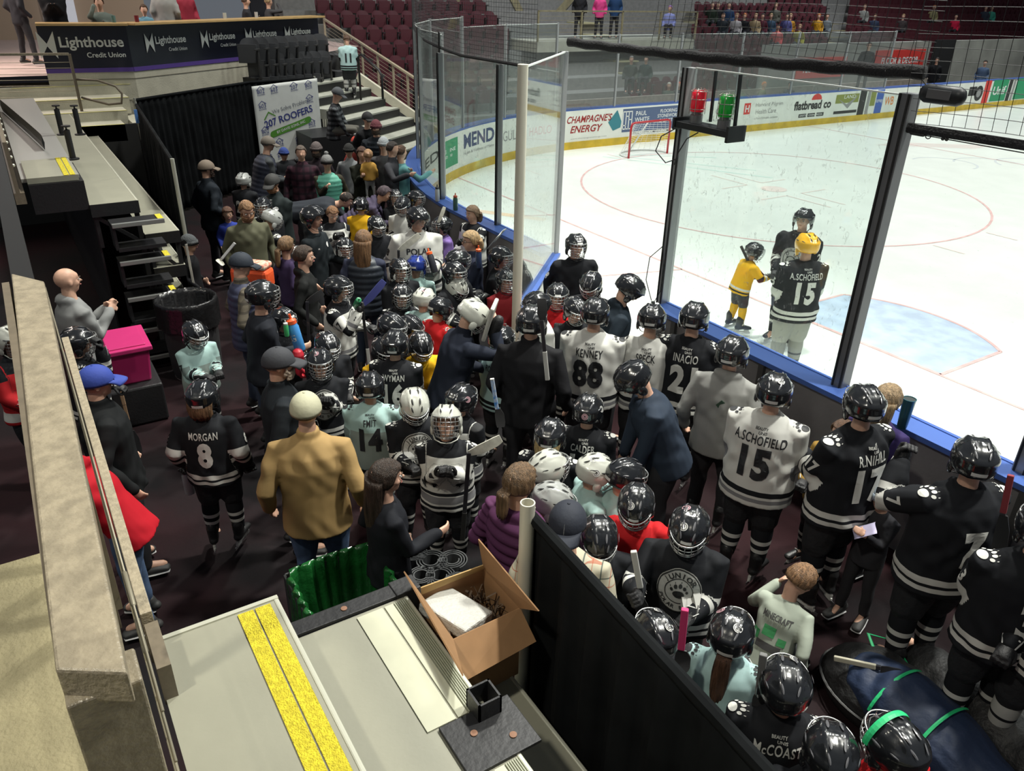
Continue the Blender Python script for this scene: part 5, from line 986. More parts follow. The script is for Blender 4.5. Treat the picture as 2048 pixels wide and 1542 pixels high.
def person(px, py, H, face, top='black', kit='player', label='', pants=None, helmet='black', cage=True, head=0, nod=0, lean=0, side=0, la='L', ra='L', sit=None, z0=0, fat=1., name=None, num=None, numc=None, sock='black',
           hair=None, hairl=.0, cap=None, capback=False, beanie=None, pom=None, gloves=None, sk=0, beard=None, glasses=False, stick=None, group=None, puffer=False, hood=False, stk=(), tape=True, visor=False, vest=None, crest=None, at=None, shoe=(.03, .03, .03), sole=(.5, .5, .5), bib=None, tapef=False, feet=True, snum=None, pawc=None, collar=None, skates=None, voxk=1., seam=False, legsp=.11, earz=True, shoulder=1., nob=False):
    pl = kit == 'player'; skates = pl if skates is None else skates
    s = H/(1.86 if skates else 1.76); kid = H < 1.62; ks = (1.0 if not kid else .93+.07*(H-1.1)/.5); hk = max(.86, min(1.05, s**.35))
    fz = z0+(.145 if skates else .088)*(1 if s > .8 else .9)
    hz = fz+.86*s if sit is None else z0+sit; ln = math.radians(lean); sdl = math.radians(side)
    U = nrm([math.sin(sdl), math.sin(ln)*math.cos(sdl), math.cos(ln)*math.cos(sdl)]); Rt_ = nrm(np.cross([0, 1, 0] if abs(U[1]) < .9 else [0, 1, -.3], U)); Rt_ = nrm(np.cross(np.cross(U, [0, 0, 1.]) if 0 else [0, 1., 0], U)); Rt_ = nrm([1, 0, 0]-U*(U[0])); Fw = np.cross(U, Rt_)
    hip = np.array([0, 0, hz]); neck = hip+U*.53*s; nod_ = math.radians(nod); Rh = np.stack([Rt_, Fw, U], 1); Rh = rotm((0, 0, 1), -math.radians(head))@np.array(Matrix.Rotation(-ln*.75, 3, 'X').to_3x3() if False else rotm((1, 0, 0), ln*.6))@Rh
    Rh = Rh@rotm((1, 0, 0), -nod_); hc = neck+nrm(U+Rh[:, 2]*.8)*(.092*s+.055*hk)+Rh[:, 1]*.015
    # world placement: head centre seen at (px, py)
    if at is not None: wx, wy = at; base = np.array([wx, wy, 0.])
    else:
        hw = PZ(px, py, hc[2]); base = hw
    va = base[:2]-CAM[:2]; yaw0 = math.atan2(-va[0], va[1]); yaw = yaw0-math.radians(face); c, q = math.cos(yaw), math.sin(yaw); RW = np.array([[c, -q, 0], [q, c, 0], [0, 0, 1]])
    o2 = RW@hc; root_xy = (base[:2]-o2[:2]) if at is None else base[:2]
    root = empty('person', (root_xy[0], root_xy[1], z0), yaw, label=label, cat='person', group=group)
    dist = np.linalg.norm(np.array([*root_xy, 1.2])-CAM); vx = min(.03, max(.010, dist*.0017))*voxk
    L0 = np.array([0, 0, z0]); hip, neck, hc = hip-L0, neck-L0, hc-L0; fz -= z0; hz -= z0
    sw = (.205 if pl else .175)*s*(1.06 if kid and pl else 1)*shoulder*(.5+.5*fat); sh = {}; el = {}; wr = {}; kn = {}; an = {}
    for d, key, spec in ((-1, 'l', la), (1, 'r', ra)):
        a = neck-U*.098*s+Rt_*d*sw; h = (HANDS[spec] if pl or spec != 'L' else (.25, .09, -.47)) if isinstance(spec, str) else spec
        t = neck-U*.06*s+(Rt_*d*h[0]+(Fw if not isinstance(spec, str) or lean < 50 else np.array([0, 1., 0]))*h[1]+(U if lean < 40 else np.array([0, 0, 1.]))*h[2])*s
        el[key], wr[key] = ik(a, t, .285*s, .25*s, nrm(Rt_*d*.28-Fw*.55-U*.6)); sh[key] = a
        fy = 0 if sit is None else (.38*s if hz > .3 else .30*s); f = np.array([d*legsp*s+d*.01, fy+d*.03*(1 if d > 0 else .4), fz]); hj = hip+Rt_*d*.085*s
        kn[key], an[key] = ik(hj, f, .43*s, .40*s, np.array([d*.12, 1, .15 if sit is None else .9]))
    hd = {k: nrm(wr[k]-el[k]) for k in 'lr'}
    # body
    b = MB(); fb = fat*.86
    b.capsule([hip-U*.05*s, hip+U*.08*s, hip+U*.25*s, hip+U*.38*s, hip+U*.46*s], [.13*s*fb, .125*s*fb, .135*s*fb, .13*s, .08*s], [.085*s*fb, .085*s*fb, .09*s*fb, .085*s, .055*s], 12, side=Rt_)
    b.capsule([neck-U*.06*s, neck, hc-Rh[:, 2]*.07*hk-Rh[:, 1]*.02], [.062*s+.005, .054*s+.004, .052*hk], n=12)
    for k in 'lr':
        b.capsule([sh[k]-Rt_*(1 if k == 'r' else -1)*.03*s-U*.015*s, el[k], wr[k]], [.034*s, .032*s, .026*s], n=9); b.capsule([hip+Rt_*(.085*s if k == 'r' else -.085*s), kn[k], an[k]], [.07*s, .045*s, .034*s], n=9); b.capsule([an[k], an[k]+[0, .12*s, -.04]], .033*s, n=7)
        if not (pl or gloves) and dist < 15: hand_mb(b, wr[k], hd[k], nrm(np.cross(hd[k], nrm(Rt_*(1 if k == 'l' else -1)+Fw*.2)))*(1), s**.5, .45)
        else: b.capsule([wr[k], wr[k]+hd[k]*.04*s], .022*s, n=7)
    head_mb(b, hc, Rh, hk); me = remesh(b, min(vx, .011) if dist < 8 else vx, 1, 'body'); body = link('body', me, skin(sk), root, True)
    MH = Matrix.Translation(hc)@Matrix(Rh.tolist()).to_4x4()@Matrix.Scale(hk, 4)
    if dist < 13: place(root, ME_FC, 'face_features', None, MH, body, mats=[M_eye, M_iris, M_brow, M_lip])
    if glasses: place(root, ME_SG, 'glasses', M_lens, MH)
    if beard: place(root, ME_BD, 'beard', mat('beard_%s' % beard[0], beard[1], .9, bump=.6, bscale=90), MH)
    # top
    t = MB(); f2 = fat
    if pl:
        K = [(-.17, .25, .19), (-.05, .245, .19), (.12, .235, .18), (.30, .24, .17), (.39, .235, .155), (.445, .19, .135), (.49, .13, .10), (.53, .082, .078)]
        if kid: K = [(a, w*1.04, dd*1.04) for a, w, dd in K]
    else: K = [(-.165, .185, .145), (-.05, .18, .138), (.05, .172, .13), (.15, .17, .125), (.32, .19, .13), (.41, .185, .115), (.465, .13, .09), (.51, .075, .07)]
    if bib: K = [(bib, .185, .145)]+K
    K = [(a, w*s*f2, dd*s*f2*(1.0)) for a, w, dd in K]; sg = min(1, K[-1][1]/.06)
    t.tube([hip+U*a*s for a, _, _ in K], [w for _, w, _ in K], 20, side=Rt_, ry=[dd for _, _, dd in K])
    for k in 'lr':
        r0, r1, r2 = ((.084, .084, .064) if pl else (.062, .055, .044)); w_ = wr[k]-hd[k]*(.03 if pl else .0); g = .5+.5*fat
        t.capsule([sh[k]-(Rt_*(1 if k == 'r' else -1))*.06*s, sh[k], (sh[k]+el[k])/2, el[k], (el[k]+w_)/2, w_], [r0*s*.9*g, r0*s*g, r0*s*.95*g, r1*s*g, (r1+r2)/2*s*g, r2*s*g], n=12)
    if hood: hb = neck-Fw*.075*s-U*.01; t.capsule([hb-Rt_*.075*s+Fw*.05*s, hb, hb+Rt_*.075*s+Fw*.05*s], [.038*s, .055*s, .038*s], n=10)
    if collar: t.tube([neck-U*.05*s, neck+U*.035*s], [.078*s, .068*s], 14, side=Rt_)
    me = remesh(t, vx*1.05, max(3, int(.075/vx)), 'top'); V = vget(me); ds, tt = segdist(V, hip+U*K[0][0]*s, neck); zone = tt.copy(); best = ds/1.9
    for k in 'lr':
        d1, t1 = segdist(V, sh[k]+U*.02*s, el[k]); d2, t2 = segdist(V, el[k], wr[k]); ar = np.where(d1 < d2, 2+t1*.5, 2.5+t2*.5); dd = np.minimum(d1, d2); far = np.abs((V-hip)@Rt_) > sw*.86
        mlt = (dd < best)&(far | (d2 < d1)); zone = np.where(mlt, ar, zone); best = np.where(mlt, dd, best)
    if puffer: N = nget(me); ph = np.where(zone >= 2, zone*11, (V-hip)@U/s*13); vset(me, V+N*((np.abs(np.sin(ph*math.pi))-.6)*.022*s)[:, None])
    else: folds(me, (.012 if pl else .009)*s, None)
    at_ = me.attributes.new('zone', 'FLOAT', 'POINT'); at_.data.foreach_set('value', zone.astype(np.float32))
    tm = KIT[top]() if isinstance(top, str) else top; tn = 'jersey' if pl else ('jacket' if not hood else 'hoodie'); topo = link(tn, me, tm, root, True)
    bvh = None
    def proj(fl, org, X, Y, D, nm, m, step=.03, off=.005, par=topo):
        nonlocal bvh
        if bvh is None: me.update(); bvh = BVHTree.FromPolygons([v.co[:] for v in me.vertices], [p.vertices[:] for p in me.polygons])
        v, f = refine(*fl, step); P = []; D = nrm(D)
        for x, y, _ in v:
            o_ = org+X*x+Y*y; h = bvh.ray_cast(Vector(o_-D*.6), Vector(D), 1.3)
            P.append(np.array(h[0])-D*off if h[0] is not None else None)
        ok = [i for i, p in enumerate(P) if p is not None]
        if not ok: return
        mp = {i: j for j, i in enumerate(ok)}; f = [[mp[i] for i in q] for q in f if all(i in mp for i in q)]
        if f: mb = MB(); mb.add([P[i] for i in ok], f); return mb.build(nm, m, par)
    if numc is None: numc = BK if isinstance(top, str) and top in ('white', 'whiteyoke', 'mint', 'mintfull', 'bw', 'yellow') else WH
    nm_ = mat('print_%02d%02d%02d' % tuple(int(c*99) for c in numc), numc, .6); back = -Fw; lt = Rt_
    if name: proj(text2d(name, .070*s, .016, 1.08, 0, .60), hip+U*.375*s, Rt_, U, Fw, 'name_lettering', nm_)
    if num: proj(text2d(num, .255*s, .050, 1.10, 0, .78), hip+U*.19*s, Rt_, U, Fw, 'number', nm_, off=.007); 
    if name and not nob: proj(merge2d([text2d('BEAUTY', .018*s, .02), (text2d('UNIS', .02*s, .02)[0]+[.015, -.027*s, 0], text2d('UNIS', .02*s, .02)[1])]), hip+U*.455*s, Rt_, U, Fw, 'maker_lettering', nm_)
    if snum:
        for k, d in (('l', -1), ('r', 1)):
            ax = nrm(el[k]-sh[k]); o_ = Rt_*d; o_ = nrm(o_-ax*(o_@ax)); proj(text2d(snum, .095*s, .04, 1.05, 0, .8), sh[k]+ax*.17*s, np.cross(-ax, -o_)*-1 if False else np.cross(-ax, o_), -ax, -o_, 'sleeve_number', nm_)
    if pawc:
        for k, d in (('l', -1), ('r', 1)):
            D = nrm(U*.75+Rt_*d*.6); X = nrm(np.cross(Fw, D))*(1); fl = merge2d(paw2d(.055*s)); proj(fl, sh[k]+U*.02, nrm(np.cross(nrm(Rt_*d), D)), nrm(Rt_*d*-.8+U*.6)*1, -D, 'paw_patch', mat('print_paw_%02d' % int(pawc[0]*99), pawc, .6), .02)
    if crest == 'paw':
        o_ = hip+U*.26*s; g = mat('crest_grey', (.42, .42, .40), .6); dk = mat('crest_black', (.02, .02, .02), .6); R2_ = .155*s
        proj(disc2d(R2_, 30, ry=1.12), o_, -Rt_, U, -Fw, 'crest', g, off=.006); proj(merge2d([ring2d(R2_*.93, R2_*.98, 30, ry=1.12), ring2d(R2_*.60, R2_*.64, 30)]+paw2d(R2_*.42)), o_, -Rt_, U, -Fw, 'crest_emblem', dk, off=.010)
        proj(arc_text('JUNIOR', R2_*.80, R2_*.26, 140, 40, .03), o_, -Rt_, U, -Fw, 'crest_lettering', dk, .05, .011); proj(arc_text('POLAR BEARS', R2_*.84, R2_*.2, 205, 335), o_, -Rt_, U, -Fw, 'crest_lettering', dk, .05, .011)
    if crest == 'bear':
        o_ = hip+U*.22*s; g = mat('crest_grey', (.30, .30, .29), .6); R2_ = .14*s; proj(disc2d(R2_, 30), o_, -Rt_, U, -Fw, 'crest', g, off=.006); proj(merge2d([ring2d(R2_*.7, R2_*.76, 30), ring2d(R2_*.36, R2_*.42, 20, 0, -.02), disc2d(R2_*.08, 8, -.04, .02), disc2d(R2_*.08, 8, .04, .02), disc2d(R2_*.1, 8, 0, -.03), ring2d(R2_*.1, R2_*.15, 12, -.05, .06), ring2d(R2_*.1, R2_*.15, 12, .05, .06)]), o_, -Rt_, U, -Fw, 'crest_emblem', mat('crest_black', (.02, .02, .02), .6), off=.010); proj(arc_text('JUNIOR', R2_*.87, R2_*.18, 140, 40), o_, -Rt_, U, -Fw, 'crest_lettering', mat('crest_black'), .05, .011)
    if crest == 'polar': proj(text2d('POLAR', .07*s, .02), hip+U*.34*s, -Rt_, U, -Fw, 'lettering', nm_); proj(text2d('98', .13*s, .035), hip+U*.19*s, -Rt_, U, -Fw, 'number', nm_)
    if crest == 'c': proj(merge2d([ring2d(.055*s, .095*s, 20)]), hip+U*.2*s, -Rt_, U, -Fw, 'emblem', mat('print_gold', (.75, .45, .03), .6))
    if crest == 'logo': proj(disc2d(.03*s, 14), hip+U*.36*s+Rt_*(-.09)*s, -Rt_, U, -Fw, 'chest_badge', mat('print_badge', (.6, .6, .6), .6)); proj(text2d('H', .02*s, .01), hip+U*.35*s+Rt_*.09*s, -Rt_, U, -Fw, 'chest_mark', mat('print_badge', (.6, .6, .6), .6))
    if crest == 'box': proj(text2d('MINECRAFT', .055*s, .03, 1, 0, .62), hip+U*.36*s, Rt_, U, Fw, 'shirt_lettering', mat('print_dark', (.06, .06, .06), .7)); proj(merge2d([rect2d(.08, .07, -.02, .03), rect2d(.05, .05, .07, -.01), rect2d(.05, .06, -.10, -.02)]), hip+U*.2*s, Rt_, U, Fw, 'shirt_print', mat('print_green2', (.05, .28, .10), .7)); proj(merge2d([rect2d(.16, .05, 0, -.07)]), hip+U*.2*s, Rt_, U, Fw, 'shirt_print', mat('print_dark'))
    if vest:
        t = MB(); t.tube([hip+U*a*s for a, _, _ in K], [w*1.06+.004 for _, w, _ in K], 20, side=Rt_, ry=[dd*1.10+.006 for _, _, dd in K])
        vm = remesh(t, vx, 3, 'vest'); V = vget(vm); N = nget(vm); vset(vm, V+N*((np.abs(np.sin((V-hip)@U/s*17*math.pi/1.2))-.6)*.010*s)[:, None]); link('vest', vm, vest, root, True)
    # legs
    p = MB(); lo = 1.0
    if pants is None: pants = M_pad if pl else mat('trousers_black', (.018, .018, .022), .8)
    p.tube([hip-U*.12*s, hip-U*.04*s, hip+U*.05*s], [.14*s*fat, .155*s*fat, .13*s*fat], 16, side=Rt_, ry=[.09*s*fat, .105*s*fat, .09*s*fat])
    for k, d in (('l', -1), ('r', 1)):
        hj = hip+Rt_*d*.085*s
        if pl: p.capsule([hj, (hj+kn[k])/2, kn[k]+nrm(hj-kn[k])*.02], [.120*s, .128*s, .105*s], n=12)
        else: a_ = an[k]+nrm(kn[k]-an[k])*.01; p.capsule([hj, (hj+kn[k])/2, kn[k], (kn[k]+a_)/2, a_], [.098*s*fat, .088*s*fat, .068*s, .062*s, .056*s], n=12)
    me2 = remesh(p, vx*1.1, 3, 'trousers'); folds(me2, .006*s, None, .8); link('hockey_pants' if pl else 'trousers', me2, pants, root, True)
    for k, d in (('l', -1), ('r', 1)):
        if pl:
            q_ = MB(); dr = nrm(an[k]-kn[k]); LL = np.linalg.norm(an[k]-kn[k]); rs = [(-.10, .070), (0, .082), (.25, .086), (.5, .076), (.75, .062), (1.0, .056)]; q_.tube([kn[k]+dr*LL*a_ for a_, _ in rs], [r_*s for _, r_ in rs], 14, cap=True); m3 = q_.mesh('sock'); V = vget(m3); z_ = 1-np.clip((V-kn[k])@dr/LL, 0, 1); aa = m3.attributes.new('zone', 'FLOAT', 'POINT'); aa.data.foreach_set('value', z_.astype(np.float32))
            so = link('sock', m3, M_sock[sock], root, True)
            if dist < 9: sd_ = so.modifiers.new('s', 'SUBSURF'); sd_.levels = 2; sd_.render_levels = 2
        if feet:
            MF = Matrix.Translation(an[k])@Matrix.Rotation(-d*.2, 4, 'Z')@Matrix.Scale((1 if not kid else .88), 4)
            if skates: bt = place(root, ME_K, 'skate', M_boot, MF); place(root, ME_KH, 'blade', None, Matrix.Identity(4), bt, mats=[M_hold, M_bld])
            else: bt = place(root, ME_SH, 'shoe', mat('shoe_%02d%02d' % (int(shoe[0]*99), int(shoe[2]*99)), shoe, .6), MF); place(root, ME_SO, 'sole', mat('sole_%02d' % int(sole[0]*99), sole, .6), Matrix.Identity(4), bt)
        gm = gloves or (M_glv if pl else None)
        if gm and gloves is not False:
            z_ = hd[k]; x_ = nrm(np.cross(nrm(Fw*.6+U*.4+Rt_*-d*.3), z_)); y_ = np.cross(z_, x_); MG = Matrix(np.stack([x_*(1 if d > 0 else -1)*1, y_, z_], 1).tolist()).to_4x4(); MG = Matrix.Translation(wr[k]-hd[k]*.01)@MG@Matrix.Scale(s**.6*.98, 4)
            g_ = place(root, ME_G, 'glove', gm, MG)
            if dist < 12: place(root, ME_GS, 'glove_trim', M_glvt, Matrix.Identity(4), g_)
    # head gear and hair
    if hair is not None:
        if (cap or beanie) and hairl < .07: hairl = -.01
        key = (round(hairl, 2), hair[0] == 'pony'); hc_ = hair[1]
        if key not in HAIR: HAIR[key] = hairmesh(hairl, pony=key[1]); HAIR[key].polygons.foreach_set('use_smooth', [True]*len(HAIR[key].polygons))
        place(root, HAIR[key], 'hair', mat('hair_%02d%02d' % (int(hc_[0]*99), int(hc_[2]*999)), hc_, .5, noise=.5, nscale=6, stretch=(14, 14, 1.2), bump=.6, bscale=20), MH)
    if helmet and (pl or cap is None and beanie is None and hair is None or kit == 'coach'):
        h = place(root, ME_H, 'helmet', M_hel[helmet](), MH); I = Matrix.Identity(4)
        place(root, ME_E, 'ear_guard', M_hel[helmet](), I, h)
        if cage: place(root, ME_C, 'cage', M_cage if cage is True else M_cageb, I, h)
        if visor: place(root, ME_V, 'visor', glass_mat('visor_glass', marks=0, haze=.03), I, h)
        place(root, ME_VT, 'vent', mat('vent_black', (.004, .004, .004), .6) if helmet not in ('black', 'navy') else mat('vent_grey', (.10, .10, .11), .35, coat=.5), I, h)
        if tape: place(root, ME_TB, 'name_tape', M_tape, I, h)
        if tapef: place(root, ME_TF, 'name_tape', M_tape, I, h)
        for i in stk: place(root, ME_S[i % 10], 'sticker', None, I, h, mats=M_stkp if i >= 10 else M_stk)
    if cap: MC = MH@Matrix.Rotation(math.pi if capback else 0, 4, 'Z'); cm = cap if not isinstance(cap, tuple) else mat('cap_%02d%02d%02d' % tuple(int(x*99) for x in cap), cap, .8, bump=.1); h = place(root, ME_CAP, 'cap', cm, MC); seam and place(root, ME_SM, 'seam', mat('seam_white', (.5, .5, .48), .8), Matrix.Identity(4), h); br = place(root, ME_BRIM, 'brim', cm, Matrix.Identity(4), h); sd_ = br.modifiers.new('s', 'SOLIDIFY'); sd_.thickness = .006
    if beanie:
        bm_ = mat('knit_%02d%02d%02d' % tuple(int(x*99) for x in beanie), beanie, .9, bump=.5, bscale=70); h = place(root, ME_BN, 'beanie', bm_, MH); place(root, ME_CF, 'cuff', bm_ if not pom else mat('knit_dark', (.02, .02, .02), .9), Matrix.Identity(4), h)
        if pom: place(root, ME_PM, 'pompom', mat('pom_grey', (.2, .2, .2), .95, bump=1, bscale=40), Matrix.Identity(4), h)
    W_ = lambda p_: np.array([*root_xy, z0])+RW@np.asarray(p_)
    info = dict(root=root, l=W_(wr['l']+hd['l']*.07*s), r=W_(wr['r']+hd['r']*.07*s), hc=W_(hc), px=px_of(W_(hc)), dist=dist, foot=W_((0, 0, 0)), fw=RW@Fw, rt=RW@Rt_)
    PEOPLE.append(info); return info
M_shaft = mat('stick_shaft', (.025, .025, .03), .35, coat=.4); M_bl = {'black': mat('blade_black', (.02, .02, .022), .5), 'white': mat('blade_white', (.50, .49, .42), .6, noise=.15, nscale=20), 'blue': mat('blade_blue', (.06, .07, .26), .5), 'green': mat('blade_dark_green', (.02, .05, .03), .5)}
def stickobj(A, B, tip, label, shaft=None, blade='black', grip=(.5, .5, .48), bw=.075, gl=.25):
    A, B, tip = [np.asarray(x, float) for x in (A, B, tip)]; r = empty('hockey_stick', tuple(B), label=label, cat='hockey stick'); a = MB(); d = nrm(B-A); a.bar(A+d*gl, B, .030, .020, up=nrm(np.cross(d, tip-B)+1e-6)); part('shaft', a, shaft or M_shaft, r, bevel=.004)
    a = MB(); a.bar(A, A+d*gl, .034, .025, up=nrm(np.cross(d, tip-B)+1e-6)); part('grip', a, mat('grip_%02d%02d%02d' % tuple(int(x*99) for x in grip), grip, .8), r, bevel=.005)
    n = 10; t = nrm(tip-B); L = np.linalg.norm(tip-B); nn = nrm(np.cross(d, t)); w = nrm(np.cross(t, nn)); w = w if w@d < 0 else -w; V = []
    for i in range(n+1):
        u = i/n; c = B+t*L*u+nn*.035*u*u; ww = bw*(.55+.45*min(1, u*3))*(1 if u < .85 else 1-1.5*(u-.85)**1)
        for q, o_ in ((0, -.004), (0, .004), (1, .004), (1, -.004)): V.append(c+w*ww*(q-.35)+nn*o_)
    a = MB(); a.add(V, [[i*4+j, i*4+(j+1) % 4, (i+1)*4+(j+1) % 4, (i+1)*4+j] for i in range(n) for j in range(4)]+[[3, 2, 1, 0], [n*4, n*4+1, n*4+2, n*4+3]]); part('blade', a, M_bl[blade], r, smooth='a'); return r
# ================================================================ the crowd
def cl(n, c, **k): return zoned('cloth_'+n, c, [], **k)
JEAN = mat('jeans', (.055, .095, .18), .8, noise=.15, nscale=20); JEAND = mat('jeans_dark', (.03, .045, .08), .8); GREYP = mat('grey_trousers', (.30, .30, .28), .8); BRNP = mat('brown_trousers', (.12, .09, .06), .8)
BLKJ, NVY, DGR = cl('black', (.012, .012, .014)), cl('navy', (.018, .026, .045)), cl('darkgrey', (.045, .047, .05))
BROWN, DKH, BLOND, GREYH = (.085, .042, .022), (.018, .011, .008), (.36, .24, .12), (.25, .22, .2)
Pn = person
# --- row before the backdrop
Pn(413, 338, 1.85, 62, cl('coach', (.014, .018, .024)), 'civil', 'bearded man in taupe cap and glasses, black pullover, standing before the drapes', cap=(.16, .125, .095), beard=('dark', (.035, .02, .014)), glasses=True, crest='logo', la='D', ra='P', collar=True, fat=1.15, hair=('s', DKH), head=12)
Pn(536, 288, 1.88, 75, cl('greyslv', (.055, .06, .065)), 'civil', 'man in camouflage cap and navy vest over grey shirt, leaning in', cap=(.14, .12, .10), vest=mat('vest_navy', (.018, .022, .04), .7), la='F', ra='F', lean=14, glasses=True, fat=1.2, hair=('s', GREYH), head=15)
Pn(487, 362, 1.42, 30, 'black', 'player', 'young player with silver-grey helmet behind the man in the taupe cap', helmet='grey', num='24', la='L', ra='F', cage=True)
Pn(545, 366, 1.82, 215, cl('coach2', (.018, .024, .025)), 'civil', 'bearded man in black and white cap holding paper sheets', cap=(.03, .03, .03), beard=('red', (.16, .075, .035)), crest='logo', la='C', ra='C', collar=True, fat=1.2, nod=10, hair=('s', BROWN))
pap = PEOPLE[-1]
Pn(568, 308, 1.35, 150, 'plainblack', 'player', 'child in blue knit hat and face cage before the banner', helmet=None, beanie=(.03, .06, .25), cage=False, la='U', ra='L')
Pn(602, 306, 1.80, 182, zoned('plaid_purple', (.045, .018, .028), [], plaid=[(2, 9, 0, .35, (.012, .010, .014), .7), (0, 9, .3, .35, (.012, .01, .014), .6)]), 'civil', 'man in purple plaid pullover standing before the banner', hair=('s', (.1, .075, .06)), hairl=.02, la='D', ra='D', collar=True, fat=1.12)
Pn(633, 300, 1.74, 195, cl('dkplum', (.03, .022, .028)), 'civil', 'man in plaid trapper hat behind the woman in green', beanie=(.10, .08, .08), la='L', ra='L', collar=True, beard=('dark2', (.03, .02, .015)))
Pn(654, 326, 1.68, 180, cl('olive', (.045, .04, .028)), 'civil', 'smiling woman in pompom hat and mint green vest', beanie=(.18, .18, .18), pom=True, vest=mat('vest_mint', (.10, .36, .27), .6), la='D', ra='C', hair=('s', (.3, .14, .07)), fat=1.15)
Pn(698, 302, 1.60, 185, cl('greywht', (.25, .26, .27)), 'civil', 'person in black logo hat and grey and black jacket', beanie=(.015, .015, .015), la='D', ra='D', collar=True)
mom = Pn(724, 308, 1.68, 180, cl('dkgreen', (.022, .024, .018)), 'civil', 'long-haired woman in dark coat carrying the toddler', hair=('l', (.07, .03, .018)), hairl=.26, la='C', ra='C', fat=1.1)
h = (mom['l']+mom['r'])/2
Pn(741, 322, .80, 5, cl('mustard', (.46, .26, .06)), 'civil', 'toddler in mustard sweatshirt held in the arms of the dark-coated woman', hair=('s', (.35, .2, .1)), hairl=.02, pants=mat('toddler_grey', (.3, .3, .3), .8), la='D', ra='D', z0=.78, at=(mom['hc']+mom['rt']*-.10+mom['fw']*.27)[:2], fat=1.3, shoe=(.3, .3, .3))
Pn(767, 290, 1.80, 190, cl('greyscarf', (.08, .08, .085)), 'civil', 'woman in light grey knit hat with long dark hair', beanie=(.30, .32, .34), hair=('l', (.04, .025, .02)), hairl=.3, la='L', ra='L', glasses=True)
Pn(785, 298, 1.84, 120, cl('slate', (.045, .045, .052)), 'civil', 'dark-haired man in slate jacket holding a drink by the boards', hair=('s', DKH), hairl=.02, la='C', ra='R', collar=True, head=-20)
Pn(802, 305, 1.76, 60, cl('teal', (.14, .33, .34)), 'civil', 'person in pale teal jacket behind the slate-jacketed man, arm on the boards', hair=('s', BROWN), hairl=.02, la='L', ra='R')
Pn(752, 255, 1.78, 185, cl('puffblk', (.018, .022, .028)), 'civil', 'man in maroon knit hat and black puffer jacket at the stair foot', beanie=(.12, .03, .04), la='P', ra='P', puffer=True, fat=1.25, z0=.72, sit=.45, beard=('dark3', (.05, .035, .025)))
Pn(735, 238, 1.78, 150, BLKJ, 'civil', 'man in black logo cap sitting behind the man in the maroon hat', cap=(.012, .012, .014), la='P', ra='P', z0=.82, sit=.45)
Pn(712, 287, 1.6, 170, cl('rednd', (.35, .06, .05)), 'civil', 'child in red and white patterned hat behind the dark-coated woman', beanie=(.55, .06, .04), pom=True, la='D', ra='D')
Pn(675, 188, 1.80, 100, zoned('plaid_grey', (.13, .14, .15), [], plaid=[(2, 11, 0, .5, (.012, .013, .016), .85), (0, 11, .2, .5, (.012, .013, .016), .6)]), 'civil', 'seated man in grey cap and black and grey plaid shirt', cap=(.07, .075, .085), la='K', ra='K', sit=.45, z0=1.12, pants=mat('khaki_grey', (.10, .095, .08), .8), nod=15, lean=8, hair=('s', GREYH))
Pn(694, 80, 1.50, 0, 'mintfull', 'player', 'young player in mint jersey number 11 climbing the corner stairs', helmet=None, hair=('s', BROWN), hairl=.04, num='11', z0=1.52, sock='white', nod=30)
# --- second row
Pn(768, 388, 1.66, 95, cl('puffpurple', (.06, .05, .085)), 'civil', 'person in purple puffer coat bending forward among the players', la='F', ra='F', lean=52, puffer=True, fat=1.2, hair=('s', (.06, .04, .05)), hairl=.05, hood=True)
Pn(692, 400, 1.8, 100, cl('slateback', (.028, .032, .040)), 'civil', 'man in dark slate pullover bent double over a player', la='K', ra='K', lean=78, fat=1.2, hair=('s', DKH), hairl=.02)
Pn(722, 412, 1.38, 10, 'yellow', 'player', 'child in gold jersey with black helmet, back turned, near the purple coat', la='L', ra='L', tape=True)
Pn(790, 395, 1.34, 160, 'black', 'player', 'black-helmeted player just behind tall number 98', helmet='black', la='F', ra='F')
Pn(832, 398, 1.35, 120, 'black', 'player', 'black-helmeted player next to the boards behind the two bottles', helmet='black', stk=(1,))
Pn(805, 412, 1.45, 200, 'white', 'player', 'small player in white jersey crouching behind number 98', helmet='black', nod=25)
Pn(836, 438, 1.92, 172, 'white', 'player', 'tall player in white jersey number 98, a head above the crowd', crest='polar', snum='98', la='F', ra='D', head=-30, nod=12, cage=False, visor=True, fat=1.1)
polar = PEOPLE[-1]
Pn(885, 452, 1.35, 250, 'purple', 'player', 'player with a letter V on the black helmet, purple top, by the outer boards', cage=True, helmet='black', stk=(2,))
Pn(945, 428, 1.55, 230, 'whiteyoke', 'player', 'boy with brown hair and no helmet leaning on the boards, number 18', helmet=None, hair=('l', (.13, .08, .045)), hairl=.08, snum='18', la='R', ra='L', pawc=WH)
Pn(942, 482, 1.66, 250, cl('fleece', (.03, .035, .06)), 'civil', 'woman with short blond hair and navy fleece holding an orange-topped bottle', hair=('l', BLOND), hairl=.07, glasses=True, la='C', ra='C', collar=True)
blond = PEOPLE[-1]
Pn(1000, 516, 1.5, 110, 'black', 'player', 'player with cage and number 3 sleeve beside the cream pole', snum='3', la='L', ra='F', head=0)
Pn(1012, 562, 1.4, 150, 'darkred', 'player', 'player in dark red jersey right behind the cream pole', la='L', ra='L')
Pn(665, 428, 1.5, 165, 'whiteyoke', 'player', 'bareheaded boy in white jersey looking down at his stick', helmet=None, hair=('s', (.22, .11, .05)), hairl=.02, nod=25, la='C', ra='C')
Pn(626, 436, 1.84, 120, cl('coach3', (.014, .018, .021)), 'civil', 'young man in black helmet without cage and black jacket', helmet='black', crest='logo', la='F', ra='L', hood=True, cage=False)
coach3 = PEOPLE[-1]
M = Matrix
